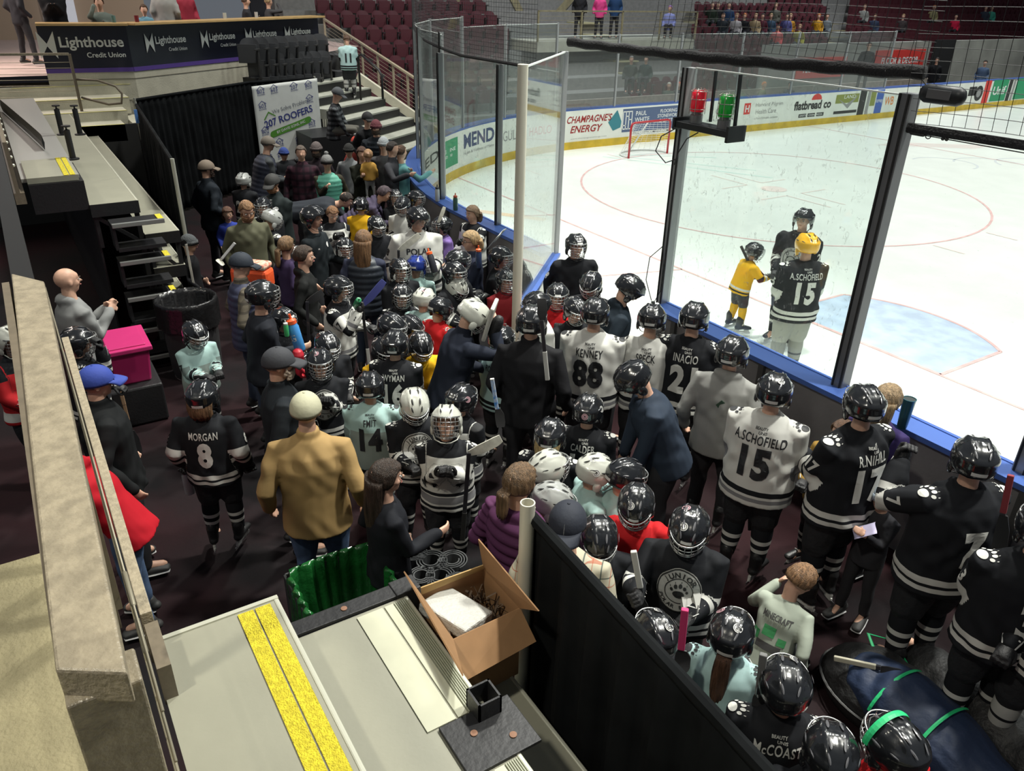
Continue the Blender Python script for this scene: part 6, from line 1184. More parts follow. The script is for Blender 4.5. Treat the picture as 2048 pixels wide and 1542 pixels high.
Pn(543, 440, 1.55, 60, 'whiteyoke', 'player', 'player with white-grey helmet and number 88 on a white sleeve, looking down', helmet='grey', snum='88', num='88', nod=35, la='F', ra='F', cage=True, tape=False, pawc=WH)
Pn(527, 415, 1.58, 200, 'black', 'player', 'black helmet just behind the white-grey helmet', la='L', ra='L')
Pn(493, 420, 1.82, 165, cl('khaki', (.095, .095, .062)), 'civil', 'man in olive green hooded sweatshirt looking down', hair=('s', (.24, .13, .06)), hairl=.02, nod=28, hood=True, la='D', ra='L', fat=1.15, beard=('fair', (.28, .15, .08)))
Pn(455, 428, 1.15, 170, cl('royal', (.03, .05, .28)), 'civil', 'small child with reddish hair and blue top beside the olive sweatshirt', hair=('l', (.11, .05, .03)), hairl=.08)
Pn(378, 488, 1.3, 100, BLKJ, 'civil', 'child in dark grey knit hat by the drape pole', beanie=(.06, .065, .07), la='L', ra='L')
Pn(573, 492, 1.48, 60, cl('plum', (.05, .035, .085)), 'civil', 'girl with pulled-back fair hair and dark purple jacket', hair=('pony', (.20, .12, .06)), hairl=.2, la='L', ra='L')
Pn(608, 514, 1.70, 95, cl('blackhood', (.015, .016, .016)), 'civil', 'dark-haired woman in black jacket with cream collar looking toward the rink', hair=('s', (.035, .018, .010)), hairl=.05, la='L', ra='L', hood=True, head=-5)
Pn(690, 496, 1.40, 178, 'plainblack', 'player', 'player with silver cage facing out beside the long-haired woman in a vest', la='F', ra='F', tapef=True)
Pn(727, 482, 1.74, 12, cl('navyslv', (.028, .032, .055)), 'civil', 'woman with long brown hair and quilted navy vest, back turned', hair=('l', (.16, .085, .04)), hairl=.30, vest=mat('vest_slate', (.022, .028, .040), .5), la='L', ra='F', pants=JEAND, fat=1.05)
Pn(753, 452, 1.45, 150, 'plainblack', 'player', 'player in black between the long-haired woman and number 98', helmet='black', pawc=WH, nod=20, tapef=True)
Pn(800, 540, 1.48, 155, 'plainblack', 'player', 'player with cage and orange logo helmet left of the blue helmet', tapef=True, la='L', ra='L')
Pn(833, 533, 1.42, 20, 'mint', 'player', 'player in shiny royal blue helmet with pale jersey, back turned', helmet='blue', nod=15, la='F', ra='F', tape=True)
Pn(915, 524, 1.58, 60, 'black', 'player', 'black-helmeted player in front of the blond woman', la='F', ra='F', stk=(1,))
Pn(908, 548, 1.50, 130, 'black', 'player', 'player with a large white sticker on a black helmet beside the white helmet', stk=(3, 5))
Pn(912, 576, 1.35, 130, 'red', 'player', 'player in scarlet jersey with white helmet, looking down', helmet='white', nod=35, la='F', ra='F', stk=(2,))
Pn(848, 600, 1.38, 30, 'mint', 'player', 'player in white helmet with pink rim and round bear sticker', helmet='white', nod=10, stk=(10,), tape=False)
Pn(804, 592, 1.35, 175, 'black', 'player', 'player facing out with tinted cage and paw shoulder in the middle of the crowd', pawc=WH, la='L', ra='L', tapef=True, nod=5)
Pn(880, 620, 1.38, 50, 'red', 'player', 'player in scarlet jersey with glossy black helmet, looking down', nod=25, pawc=WH)
Pn(820, 655, 1.25, 120, 'white', 'player', 'small player in white shirt between two black helmets', helmet='black', nod=20)
Pn(945, 632, 1.82, 70, cl('navycoach', (.018, .022, .035)), 'civil', 'man in white helmet and navy jacket holding goalie pads', helmet='white', nod=35, lean=16, la='F', ra='H', fat=1.15, collar=True)
whc = PEOPLE[-1]
Pn(676, 578, 1.55, 110, 'whiteyoke', 'player', 'player with lettered black helmet and number 7 white jersey', snum='7', crest='paw', la='F', ra='U', pawc=WH)
mag = PEOPLE[-1]
Pn(524, 592, 1.74, 80, cl('uablack', (.018, .020, .026)), 'civil', 'long-haired adult in black helmet and cage with black training jacket', helmet='black', crest='logo', la='L', ra='F', head=-10, fat=1.1, lean=5)
long_h = PEOPLE[-1]
Pn(566, 640, 1.30, 130, 'plainblack', 'player', 'small player with a green drink behind the blue and orange bottle', tapef=True, la='L', ra='F')
Pn(482, 530, 1.80, 80, zoned('plaid_brown', (.15, .13, .10), [], plaid=[(2, 12, 0, .3, (.05, .045, .04), .6), (0, 12, .2, .3, (.05, .045, .04), .5)]), 'civil', 'older man in navy cap and quilted vest over plaid sleeves', cap=(.014, .02, .032), vest=mat('vest_blue', (.030, .035, .075), .65), la='D', ra='L', glasses=True, hair=('s', GREYH), pants=JEAND, collar=True, nod=8)
oldm = PEOPLE[-1]
Pn(390, 668, 1.30, 155, 'mint', 'player', 'young player in mint jersey number 27 sitting low by the bin', snum='27', num='27', tapef=True, la='F', ra='F', nod=25)
ralph = PEOPLE[-1]
Pn(405, 795, 1.52, 20, 'black', 'player', 'player number 8 with brown curls under a black helmet, walking on skates', num='8', snum='8', name='MORGAN', hair=('l', (.15, .085, .045)), hairl=.10, la='D', ra='D', nod=0, nob=True)
m8 = PEOPLE[-1]
Pn(655, 692, 1.36, 160, 'black', 'player', 'player with round sticker on top of helmet, green strap below', stk=(0,), nod=20, tapef=True)
Pn(640, 727, 1.45, 178, 'black', 'player', 'player with pink logo on the helmet and paw crest on a black jersey', crest='paw', stk=(13,), la='C', ra='L')
jr1 = PEOPLE[-1]
Pn(557, 728, 1.84, 85, cl('charcoal', (.016, .019, .023)), 'civil', 'man in charcoal cap and black pullover standing behind the tan jacket', cap=(.035, .037, .045), la='L', ra='L', collar=True, fat=1.15, hair=('s', GREYH), hairl=.0, pants=JEAN, shoe=(.02, .02, .02), sole=(.6, .6, .6), beard=('grey', (.35, .28, .22)))
Pn(612, 822, 1.86, 8, zoned('tan_jacket', (.37, .245, .105), []), 'civil', 'man in faded cream cap and tan work jacket, back turned', cap=(.46, .45, .32), collar=True, fat=1.22, la='D', ra='D', pants=JEAN, hair=('s', (.12, .07, .04)), shoe=(.5, .5, .5))
Pn(740, 775, 1.45, 8, 'mint', 'player', 'player in pale mint jersey number 14, back turned', num='14', name='FMIT', la='L', ra='L', pawc=BK, nod=5)
Pn(790, 690, 1.50, 12, 'black', 'player', 'player in black jersey number 16 with gold behind, back turned', num='16', name='WYMAN', snum='1', pawc=WH, la='L', ra='F')
Pn(768, 700, 1.30, 160, 'yellow', 'player', 'child in gold jersey mostly hidden behind number 16', nod=20)
Pn(842, 692, 1.32, 165, 'yellow', 'player', 'player in gold jersey with black helmet bowed down', nod=35, la='F', ra='F')
Pn(783, 655, 1.5, 130, 'plainblack', 'player', 'helmeted player half hidden behind the number 16 player', nod=10)
Pn(829, 812, 1.45, 172, 'black', 'player', 'player in white ridged helmet and black jersey, looking down', helmet='white', nod=28, crest='paw', snum='16', pawc=WH, la='F', ra='F')
Pn(893, 845, 1.48, 183, 'bw', 'player', 'girl in white helmet with pink stripe looking up at the stands', helmet='white', nod=-22, pawc=WH, snum='34', la='C', ra='C')
girl = PEOPLE[-1]
Pn(922, 800, 1.42, 40, 'bw', 'player', 'player with pink logo on a black helmet behind the pink striped one', stk=(14,), la='L', ra='L')
Pn(772, 955, 1.58, 75, cl('blackcoat', (.013, .014, .018)), 'civil', 'woman with long dark hair and black coat beside the tan jacket', hair=('l', (.035, .022, .016)), hairl=.42, la='L', ra='F', fat=1.1)
wl_ = PEOPLE[-1]
Pn(1040, 965, 1.70, 45, cl('plumpuff', (.085, .028, .075)), 'civil', 'woman with blond ponytail and plum puffer jacket', hair=('pony', (.14, .085, .045)), hairl=.14, puffer=True, la='L', ra='L', fat=1.2)
Pn(1096, 938, 1.42, 60, 'plainblack', 'player', 'child in white and cream goalie helmet', helmet='white', nod=-5, stk=(1, 3), pawc=WH)
Pn(1100, 872, 1.45, 10, 'black', 'player', 'player with blond hair below a striped black helmet', hair=('l', (.42, .31, .14)), hairl=.12, pawc=WH, nob=True)
Pn(1176, 822, 1.48, 8, 'black', 'player', 'player number 10 in black jersey with pink logo on the helmet', name='CALDER', num='10', stk=(12, 4), pawc=WH, la='L', ra='L', tape=False)
Pn(1190, 945, 1.40, 70, 'mint', 'player', 'player in white helmet with black round stickers', helmet='white', stk=(0, 4), nod=15, tape=False)
Pn(1250, 955, 1.42, 60, 'mint', 'player', 'player in plain glossy black helmet with mint jersey', nod=15, name='SPE', nob=True)
Pn(1272, 1012, 1.48, 182, 'red', 'player', 'player in red jersey with gold letter, looking down', tapef=True, nod=30, crest='c', la='L', ra='L', stk=(3,))
Pn(1197, 1078, 1.44, 170, 'plainblack', 'player', 'black helmet between the plaid shirt and the red jersey', nod=30)
Pn(1104, 1004, 1.40, 90, 'plainblack', 'player', 'grey-black helmet behind the navy star cap', helmet='grey', nod=15)
Pn(1135, 1048, 1.80, 8, zoned('plaid_cream', (.46, .43, .33), [], plaid=[(2, 10, 0, .06, (.03, .06, .06), .8), (2, 10, .4, .05, (.35, .08, .04), .7), (0, 10, 0, .07, (.03, .06, .06), .8), (0, 10, .5, .05, (.35, .08, .04), .6)]), 'civil', 'man in backward navy cap with white seams and cream plaid shirt', cap=(.018, .022, .035), capback=True, seam=True, la='D', ra='D', fat=1.15, hair=('s', (.06, .03, .018)), hairl=.05)
Pn(1378, 1060, 1.55, 182, 'black', 'player', 'player in black jersey with large round paw crest', crest='paw', nod=22, stk=(3, 10), tapef=True, la='F', ra='R', fat=1.1)
jr = PEOPLE[-1]
Pn(1063, 645, 1.88, 8, BLKJ, 'civil', 'man in black helmet and long black jacket, back turned', helmet='black', cage=False, la='L', ra='D', fat=1.25, collar=True, tape=True)
bigb = PEOPLE[-1]
Pn(1003, 680, 1.45, 30, 'mintfull', 'player', 'goalie in pale jersey beside the man in the long black jacket', name='ROGERS', pants=M_pad, nob=True)
Pn(1073, 612, 1.6, 240, 'white', 'player', 'player with pink sticker helmet just behind the black jacketed man', stk=(14,), nod=10)
Pn(1115, 592, 1.50, 178, 'red', 'player', 'player in red with silver cage facing out beside the gate', tapef=True, la='C', ra='L', nod=5)
Pn(1152, 492, 1.72, 168, 'plainblack', 'player', 'tall player in dark jersey with silver cage standing in the gateway', tapef=True, snum='18', la='D', ra='D', head=-8)
Pn(1182, 570, 1.55, 195, 'black', 'player', 'player with crested white sleeve and bowed helmet in the gateway', nod=30, la='F', ra='F')
Pn(1150, 622, 1.50, 150, 'plainblack', 'player', 'player in black and gold helmet left of number 88', nod=15, stk=(0,))
Pn(1190, 628, 1.84, 8, 'white', 'player', 'player in white jersey number 88, back turned', name='KENNEY', num='88', pawc=BK, la='L', ra='L', stk=(3,), fat=1.08)
Pn(1258, 580, 1.88, 75, cl('coachnavy', (.018, .026, .036)), 'civil', 'coach in navy jacket and black helmet stepping onto the ice, looking down', helmet='black', cage=False, nod=35, lean=10, hood=True, la='L', ra='L', fat=1.15, tape=False, stk=(1,), skates=True)
Pn(1303, 640, 1.80, 5, 'white', 'player', 'player in white jersey with a 15 on the back of the helmet', name='SPECK', pawc=BK, la='L', ra='F', nod=8)
Pn(1388, 637, 1.88, 8, 'black', 'player', 'player in black jersey number 21, back turned', name='INACIO', num='21', pawc=WH, la='L', ra='L', cage=False)
Pn(1268, 760, 1.84, 255, cl('navyfleece', (.026, .036, .055)), 'civil', 'coach in visorless black helmet and blue-black jacket bending down', helmet='black', cage=False, lean=22, nod=42, la='K', ra='K', fat=1.32, tape=False, skates=True)
Pn(1464, 708, 1.86, 12, cl('heather', (.25, .25, .24)), 'civil', 'adult in heather grey hooded sweatshirt and black helmet, back turned', helmet='black', hood=True, la='D', ra='L', fat=1.25, cage=False, skates=True)
Pn(1548, 785, 1.84, 12, 'white', 'player', 'player in white jersey with a big 15, next to the heather grey sweatshirt', name='A.SCHOFIELD', num='15', pawc=BK, la='L', ra='L', stk=(0,), fat=1.1, head=-10)
Pn(1728, 812, 1.92, 308, 'black', 'player', 'player number 17 in black jersey with paw shoulders', name='R.NIHILL', num='17', snum='17', pawc=WH, la='F', ra='L', head=20, fat=1.08)
n17 = PEOPLE[-1]
Pn(1775, 800, 1.70, 20, cl('purplefl', (.05, .035, .13)), 'civil', 'woman with long blond hair behind number 17', hair=('l', (.30, .21, .12)), hairl=.22, la='L', ra='L')
Pn(1948, 922, 1.92, 316, 'black', 'player', 'big player number 7 with raised glove near the blue sill', num='7', snum='7', pawc=WH, la='U', ra='F', head=25, fat=1.1)
n7 = PEOPLE[-1]
Pn(2085, 1060, 1.80, 330, 'black', 'player', 'player with number 3 sleeve cut by the photo edge', num='3', snum='3', pawc=WH, la='F', ra='L', fat=1.1)
n3 = PEOPLE[-1]
Pn(1768, 992, 1.18, 200, cl('dkkid', (.03, .03, .035)), 'civil', 'child in pale blue knit hat behind number 17 holding paper', beanie=(.35, .42, .5), la='C', ra='C')
pk_ = PEOPLE[-1]
Pn(1684, 868, 1.38, 210, 'gold', 'player', 'goalie in brown and gold jersey between numbers 15 and 17', helmet=None, hair=('l', BROWN), hairl=.06, la='F', ra='F')
gold_ = PEOPLE[-1]
Pn(1600, 1160, 1.42, 15, cl('minttee', (.34, .38, .32)), 'civil', 'little boy in pale grey-green lettered T-shirt sitting on the floor', hair=('s', (.20, .11, .055)), hairl=.03, crest='box', sit=.34, lean=24, nod=20, la='U', ra='L', pants=mat('shorts_grey', (.06, .06, .065), .8), head=30)
Pn(1462, 1270, 1.40, 5, 'mintfull', 'player', 'player with long brown ponytail and mint jersey in front of the drape', hair=('pony', (.10, .05, .03)), hairl=.34, stk=(0, 11), pawc=BK, la='F', ra='F')
Pn(1312, 1272, 1.32, 330, 'plainblack', 'player', 'player with round eye sticker helmet right behind the drape', stk=(0, 3), la='F', ra='F')
Pn(1570, 1375, 1.48, 345, 'black', 'player', 'player in black jersey with blue shoulder patch near the equipment bag', name='McCOAST', pawc=WH, stk=(3,), la='L', ra='L', tape=False)
Pn(1660, 1510, 1.42, 340, 'plainblack', 'player', 'scuffed black helmet at the bottom edge of the photo', la='L', ra='L')
Pn(1790, 1495, 1.45, 300, 'red', 'player', 'player in black helmet with bright green band', la='L', ra='L', tape=False)
grn = PEOPLE[-1]
Pn(2195, 1130, 1.75, 200, 'black', 'player', 'player with white leg pads cut by the photo edge', la='L', ra='L', sock='white')
# --- beside the railing
Pn(135, 562, 1.84, 72, cl('greyhood', (.23, .235, .235)), 'civil', 'balding man in grey hooded sweatshirt looking toward the rink', helmet=None, la='C', ra='C', hood=True, fat=1.15)
bald = PEOPLE[-1]
Pn(155, 685, 1.50, 95, 'black', 'player', 'player with paw shoulder and raised glove in front of the balding man', pawc=WH, la='L', ra='H', stk=(1,))
Pn(192, 765, 1.80, 85, cl('blacktop', (.012, .013, .014)), 'civil', 'grey-haired man in royal blue cap and black jacket', cap=(.03, .06, .32), hair=('s', (.26, .24, .22)), hairl=.05, glasses=True, la='L', ra='D', fat=1.3, collar=True)
Pn(112, 900, 1.70, 290, cl('redhood', (.42, .012, .022)), 'civil', 'person in red hooded jacket and blue jeans behind the tan rail', hair=('s', DKH), hairl=.04, hood=True, la='K', ra='K', lean=26, pants=JEAN, fat=1.05)
Pn(22, 682, 1.55, 150, zoned('jersey_red_white', (.42, .02, .025), [(.05, .2, WH), (.8, 1.2, BK), (2, 2.2, BK)]), 'player', 'player in white helmet and red jersey seen beyond the railing', helmet='white', la='L', ra='L', hair=('l', BROWN), hairl=.1)
# --- on the ice
Pn(1607, 440, 1.86, 200, 'black', 'player', 'tall adult player number 25 on the ice with bear crest', crest='bear', snum='25', la='L', ra='L', pants=mat('navy_track', (.03, .035, .07), .8), sock='black', fat=1.1, visor=True, cage=False)
Pn(1614, 492, 1.86, 335, 'black', 'player', 'adult in gold helmet and black jersey number 15 on the ice', helmet='yellow', name='A.SCHOFIELD', num='15', snum='5', pawc=WH, la='L', ra='L', cage=False, tape=False, pants=GREYP, sock='grey', fat=1.05, head=-10)
Pn(1508, 504, 1.22, 60, 'yellow', 'player', 'child in gold jersey skating on the ice behind the adults', sock='yellow', lean=12, la='F', ra='R', nod=5, legsp=.16)
icekid = PEOPLE[-1]
# --- concourse and stands
def far(px, py, X, c, lab, z0, H=1.7, face=180, hair=BROWN, sit=None, la='L', ra='L', grp=None, **k):
    return person(px, py, H, face, cl('f%02d%02d%02d' % tuple(int(x*99) for x in c), c), 'civil', lab, hair=('s', hair), hairl=.02, sit=sit, z0=z0, la=la, ra=ra, group=grp, at=PX(px, py, X)[:2], **k)
far(45, 60, -15.2, (.03, .03, .035), 'person in dark clothes walking on the concourse', 2.4, 1.8, 60, legsp=.2)
far(110, 30, -13.7, (.012, .012, .014), 'person in black leaning on the wooden counter', 2.4, 1.7, 180, la='C', ra='C', fat=1.3)
far(200, 15, -13.6, (.15, .18, .16), 'man in grey-green plaid shirt at the counter with a cup', 2.4, 1.7, 185, sit=.62, la='C', ra='H', fat=1.2)
far(287, 15, -14.2, (.15, .32, .42), 'small child in light blue behind the counter', 2.4, 1.2, 180)
far(330, 15, -14.4, (.30, .30, .29), 'person in light grey top with back to the counter', 2.4, 1.7, 10, fat=1.3)
far(372, 15, -15.2, (.28, .03, .05), 'person in dark red top behind the counter', 2.4, 1.65, 160)
far(492, 15, -16.1, (.03, .03, .035), 'man in dark jacket sitting at the counter with a can', 2.4, 1.7, 90, sit=.62, la='C', ra='C')
far(537, 15, -16.7, (.06, .06, .065), 'woman with long fair hair eating at the counter', 2.4, 1.65, 70, hair=(.35, .24, .12), sit=.62, la='C', ra='H')
for (x, X, c, l, z, h, f, hc) in [(1157, -20.2, (.02, .02, .022), 'person in black on the platform across the corner', 2.4, 1.75, 180, DKH), (1197, -20.2, (.65, .06, .22), 'person in bright pink vest on the platform', 2.4, 1.68, 180, BLOND), (1227, -20.2, (.02, .05, .12), 'person in navy jacket on the platform', 2.4, 1.75, 180, BROWN),
      (1268, -17.6, (.05, .06, .05), 'seated spectator in khaki cap under the platform', .8, 1.7, 180, GREYH), (1298, -17.6, (.03, .05, .045), 'seated spectator in dark green under the platform', .8, 1.65, 190, DKH), (1350, -16.7, (.06, .08, .06), 'spectator in pale knit hat behind the far glass', .0, 1.6, 180, (.5, .48, .4)), (1370, -16.7, (.03, .03, .035), 'spectator in orange hat behind the far glass', .0, 1.6, 190, (.7, .12, .04)), (1386, -16.7, (.06, .10, .18), 'spectator with red hair beside the orange hat', .0, 1.55, 190, (.35, .05, .08)),
      (1545, -15.4, (.14, .16, .09), 'spectator in olive jacket and orange cap behind the far glass', .0, 1.65, 120, (.7, .2, .05)), (1600, -15.4, (.08, .08, .09), 'dark-clad spectator low behind the far glass', .0, 1.5, 180, DKH), (1336, -20.3, (.25, .28, .55), 'spectator in lilac and blue jacket on the platform', 2.4, 1.65, 180, (.4, .2, .5))]: far(x, 60, X, c, l, z, h, f, hc, sit=.45 if ('seated' in l or 'spectator' in l) else None)
rowp = [(1425, 12, (.02, .03, .02), 'dark green coat'), (1437, 8, (.02, .02, .025), 'black coat with long hair'), (1459, 8, (.03, .06, .13), 'blue coat and orange hair'), (1475, 22, (.35, .33, .33), 'pale patterned jacket'), (1446, 38, (.02, .025, .03), 'black quilted coat'), (1489, 35, (.02, .02, .02), 'coral knit hat and black coat'), (1511, 38, (.32, .24, .14), 'cream scarf'), (1525, 36, (.08, .02, .03), 'maroon top'), (1541, 42, (.04, .07, .11), 'teal blue coat'), (1558, 44, (.60, .10, .10), 'bright red coat'), (1573, 42, (.10, .10, .25), 'violet coat'), (1583, 22, (.45, .22, .03), 'orange top'), (1601, 46, (.32, .30, .03), 'yellow and black coat'), (1553, 5, (.10, .10, .08), 'olive top, highest row'), (1639, 26, (.5, .25, .02), 'gold hat by the stair'), (1656, 26, (.15, .17, .18), 'grey coat by the stair'),
 (1728, 22, (.22, .22, .2), 'light grey coat above the bench boards'), (1752, 26, (.03, .04, .07), 'dark blue above the bench boards'), (1808, 28, (.05, .04, .04), 'black behind the right platform'), (1868, 18, (.22, .2, .1), 'tan hat above the dark doorway'), (1912, 36, (.55, .02, .06), 'red hood above the dark doorway'), (1972, 18, (.04, .05, .07), 'navy at the upper right'), (1984, 18, (.06, .35, .25), 'green scarf at the upper right')]
def rowof(x, y):      # row of the stand whose seated heads appear at this height
    best = None
    for k in range(0, 11):
        X = XK(k)+.12; p = PX(x, y, X); q = px_of((X, p[1], FZ(k)+1.16)); e = abs(q[1]-y)
        if best is None or e < best[0]: best = (e, k)
    return best[1]
for x, y, c, l in rowp:
    k = rowof(x, y); far(x, y, XK(k)+.14, c, 'seated spectator in the far stand, '+l, FZ(k), 1.75, 185, hair=[BROWN, DKH, BLOND][int(x) % 3] if 'hat' not in l else (.6, .2, .05), sit=.48, grp='spectators in the far stand')
for x, y, X, c, l, z, h in [(1726, 150, -13.3, (.015, .015, .017), 'photographer in black standing on the far boards ledge', .9, 1.75), (1876, 115, -15.2, (.01, .01, .012), 'person in black standing in the dark doorway', .0, 1.85), (1968, 135, -14.6, (.08, .12, .2), 'person in denim jacket beyond the far boards', .0, 1.7)]: far(x, y, X, c, l, z, h, 180, DKH)
# ================================================================ things held and lying about
def FIND(t): return [p for p in PEOPLE if t in p['root']['label']][0]
def AD(px, py, ref, d=0.):       # point seen at (px, py), as far from the camera as ref (plus d)
    r_ = ray((px, py)); h = math.hypot(r_[0], r_[1]); D = math.hypot(*(np.asarray(ref)[:2]-CAM[:2]))+d; return CAM+r_*(D/h)
def bottle(loc, body, cap, label, h=.22, r=.036, tilt=(0, 0, 0), mb_=None):
    o = empty('drink_bottle', tuple(loc), label=label, cat='bottle'); o.rotation_euler = tilt
    MB().lathe([(r*.9, 0), (r, .01), (r, h*.7), (r*.75, h*.8), (r*.75, h*.82)], 18).build('body', mat('bottle_'+label[:14], body, .3, coat=.3), o, smooth='a'); MB().lathe([(r*.85, h*.8), (r*.88, h*.9), (r*.5, h*.93), (r*.25, h*.95), (r*.22, h*1.08)], 16).build('cap', mat('bcap_'+label[:14], cap, .4), o, smooth='a'); return o
p = PZ(875, 402, 1.11); bottle(p, (.55, .57, .55), (.03, .03, .03), 'white squeeze bottle with black top on the blue sill', .24); p = PZ(911, 420, 1.11); bottle(p, (.05, .12, .09), (.5, .08, .03), 'dark green bottle with orange top on the blue sill', .24)
p = PZ(1803, 855, 1.11); o = empty('tumbler', tuple(p), label='teal insulated tumbler standing on the blue sill', cat='cup'); MB().lathe([(.034, 0), (.038, .02), (.05, .25), (.052, .26), (.045, .26), (.044, .25)], 24).build('body', mat('tumbler_teal', (.03, .12, .15), .3, .3, coat=.3), o, smooth='a'); MB().lathe([(.046, .245), (.046, .255)], 24).build('lid', mat('lid_smoke', (.05, .06, .06), .2), o)
p = AD(601, 700, long_h['r'], -.25); o = bottle(p, (.06, .26, .60), (.75, .10, .03), 'bright blue sports bottle with orange cap and white letter', .33, .05, (.15, -.12, 0)); v, f = text2d('G', .07, .02); a = MB(); a.add([[.051*math.sin(x/.051+.6), -.051*math.cos(x/.051+.6), y+.14] for x, y, _ in v], f); a.build('lettering', mat('print_565655', WH, .6), o)
p = AD(598, 728, long_h['r'], -.3); place(empty('spare_glove', tuple(p), label='red and white hockey glove hanging below the blue bottle', cat='glove'), ME_G, 'glove_shell', M_glvr, Matrix.Rotation(math.pi, 4, 'X'))
p = m8['l']; bottle((p[0], p[1], p[2]-.25), (.45, .47, .5), (.03, .03, .03), 'clear bottle hanging from the hand of player number 8', .24, .04)
p = AD(957, 535, blond['r'], -.1); bottle(p, (.03, .05, .12), (.75, .12, .03), 'dark blue bottle with orange top held by the blond woman', .24)
p = AD(870, 545, polar['root'].location, -.6); bottle(p, (.03, .03, .04), (.75, .12, .03), 'black bottle with orange top beside the blue helmet', .26, .04, (.1, -.4, 0))
p = AD(711, 612, mag['r'], 0); bottle(p, (.02, .25, .10), (.02, .2, .08), 'green capped bottle in the raised glove of the number 7 player', .16, .03, (0, .8, 0))
for i, (x, y, m_, lb) in enumerate(((574, 672, (.05, .35, .12), 'small green drink pouch below the face cage'),)): p = AD(x, y, long_h['r'], -.3); bottle(p, m_, (.6, .6, .6), lb, .14, .022)
# paper sheets, cards
def sheet(p, w, h, label, m=None, cat='paper', name='paper_sheet', rx=.6, rz=None):
    a = MB(); n = 5; V = [(w*(i/n-.5), h*(j/n-.5), .012*math.sin(i*1.1)) for i in range(n+1) for j in range(n+1)]; a.add(V, [[i*(n+1)+j, i*(n+1)+j+1, (i+1)*(n+1)+j+1, (i+1)*(n+1)+j] for i in range(n) for j in range(n)]); o = a.build(name, m or mat('paper_white', (.55, .56, .54), .7), smooth=True, loc=tuple(p), label=label, cat=cat); sd_ = o.modifiers.new('s', 'SOLIDIFY'); sd_.thickness = .002; o.rotation_euler = (rx, 0, rz if rz is not None else -.9); return o
sheet(PEOPLE[3]['r']*.5+PEOPLE[3]['l']*.5+[0, 0, .06], .2, .27, 'white paper sheet held by the man in the black and white cap')
sheet(pk_['l']+[0, 0, .03], .12, .15, 'pale lilac paper card in the hand of the child in the knit hat', mat('paper_lilac', (.45, .42, .6), .7))
p = AD(992, 478, blond['hc'], .5); sheet(p, .34, .24, 'clear folder of papers lying on the sill behind the blond woman', rx=.9)
p = AD(975, 665, whc['r'], .1); 
gp_ = empty('goalie_blocker', tuple(AD(980, 640, whc['r'], -.05)), label='white goalie blocker held up by the man in the white helmet', cat='goalie glove'); gp_.rotation_euler = (1.3, .12, -.75)
a = MB(); a.box((0, 0, 0), (.21, .34, .035)); a.build('board', mat('pad_white', (.52, .51, .46), .55, bump=.2), gp_, bevel=.012); a = MB()
for k in (-.05, 0, .05): a.box((k, .04, .019), (.012, .16, .006))
a.build('print', mat('ad_black'), gp_); a = MB(); a.capsule([(0, -.12, -.06), (0, .02, -.07)], .05, n=12); a.build('hand_pocket', M_glv, gp_, smooth=True)
# toddler-size helmets carried, hung things
hb_ = empty('ball_cap', tuple(AD(186, 648, bald['r'], 0)), label='black knit cap with gold spoked B emblem held by the balding man', cat='hat'); hb_.scale = (.55, .55, .55); MB().ball((0, 0, 0), (.11, .11, .09), 18, 12).build('crown', mat('cap_blackb', (.02, .02, .02), .9, bump=.4), hb_, smooth=True)
v, f = merge2d([ring2d(.05, .062, 24)]+[text2d('B', .06, .02)]); a = MB(); dr_ = nrm(CAM-np.array(hb_.location)); X_ = nrm(np.cross([0, 0, 1.], dr_)); Y_ = np.cross(dr_, X_); a.add([dr_*.115+X_*x+Y_*y for x, y, _ in v], f); a.build('emblem', mat('emblem_gold', (.65, .45, .08), .5), hb_)
# orange tote
bg = empty('tote_bag', tuple(AD(503, 536, oldm['hc'], .45)), label='bright orange bag with floral print behind the navy capped man', cat='bag'); a = MB(); a.box((0, 0, -.1), (.42, .2, .22)); a.build('bag_body', mat('bag_orange', (.75, .09, .02), .6, bump=.4, bscale=10), bg, bevel=.04); a = MB(); a.box((0, 0, .04), (.40, .19, .07)); a.build('printed_top', mat('bag_floral', (.65, .12, .08), .6, col2=(.55, .6, .45), nscale=30), bg, bevel=.03); bg.rotation_euler = (0, 0, .8)
# equipment bag with green straps, black round case
c_ = PZ(1850, 1440, .25); eb = empty('equipment_bag', (c_[0], c_[1], 0), label='large dark blue equipment bag with green straps on the floor', cat='equipment bag'); d_ = nrm(PZ(1960, 1540, .2)-PZ(1740, 1350, .2)); d_[2] = 0; d_ = nrm(d_); n_ = np.array([-d_[1], d_[0], 0])
a = MB(); a.capsule([-d_*.42+[0, 0, .2], -d_*.15+[0, 0, .23], d_*.15+[0, 0, .22], d_*.45+[0, 0, .18]], [.20, .25, .24, .19], [.17, .21, .2, .15], 16, side=n_); me = remesh(a, .014, 2, 'bag'); folds(me, .02, None, .6); link('bag_body', me, mat('bag_navy', (.018, .032, .075), .6, bump=.5, bscale=12), eb, True)
for k in (-.2, .12): a = MB(); a.tube([d_*k+n_*.27*math.cos(t)+np.array([0, 0, .2+.24*math.sin(t)]) for t in np.linspace(.9, 2.9, 16)], .010, 4, ry=.003, side=d_); a.build('strap', mat('strap_green', (.02, .50, .18), .5), eb)
a = MB(); a.tube([-d_*.45+n_*.1+[0, 0, .3], -d_*.6+n_*.18+[0, 0, .34], -d_*.5+n_*.32+[0, 0, .3], -d_*.3+n_*.3+[0, 0, .2]], .012, 6, ry=.003); a.build('handle', mat('strap_green'), eb)
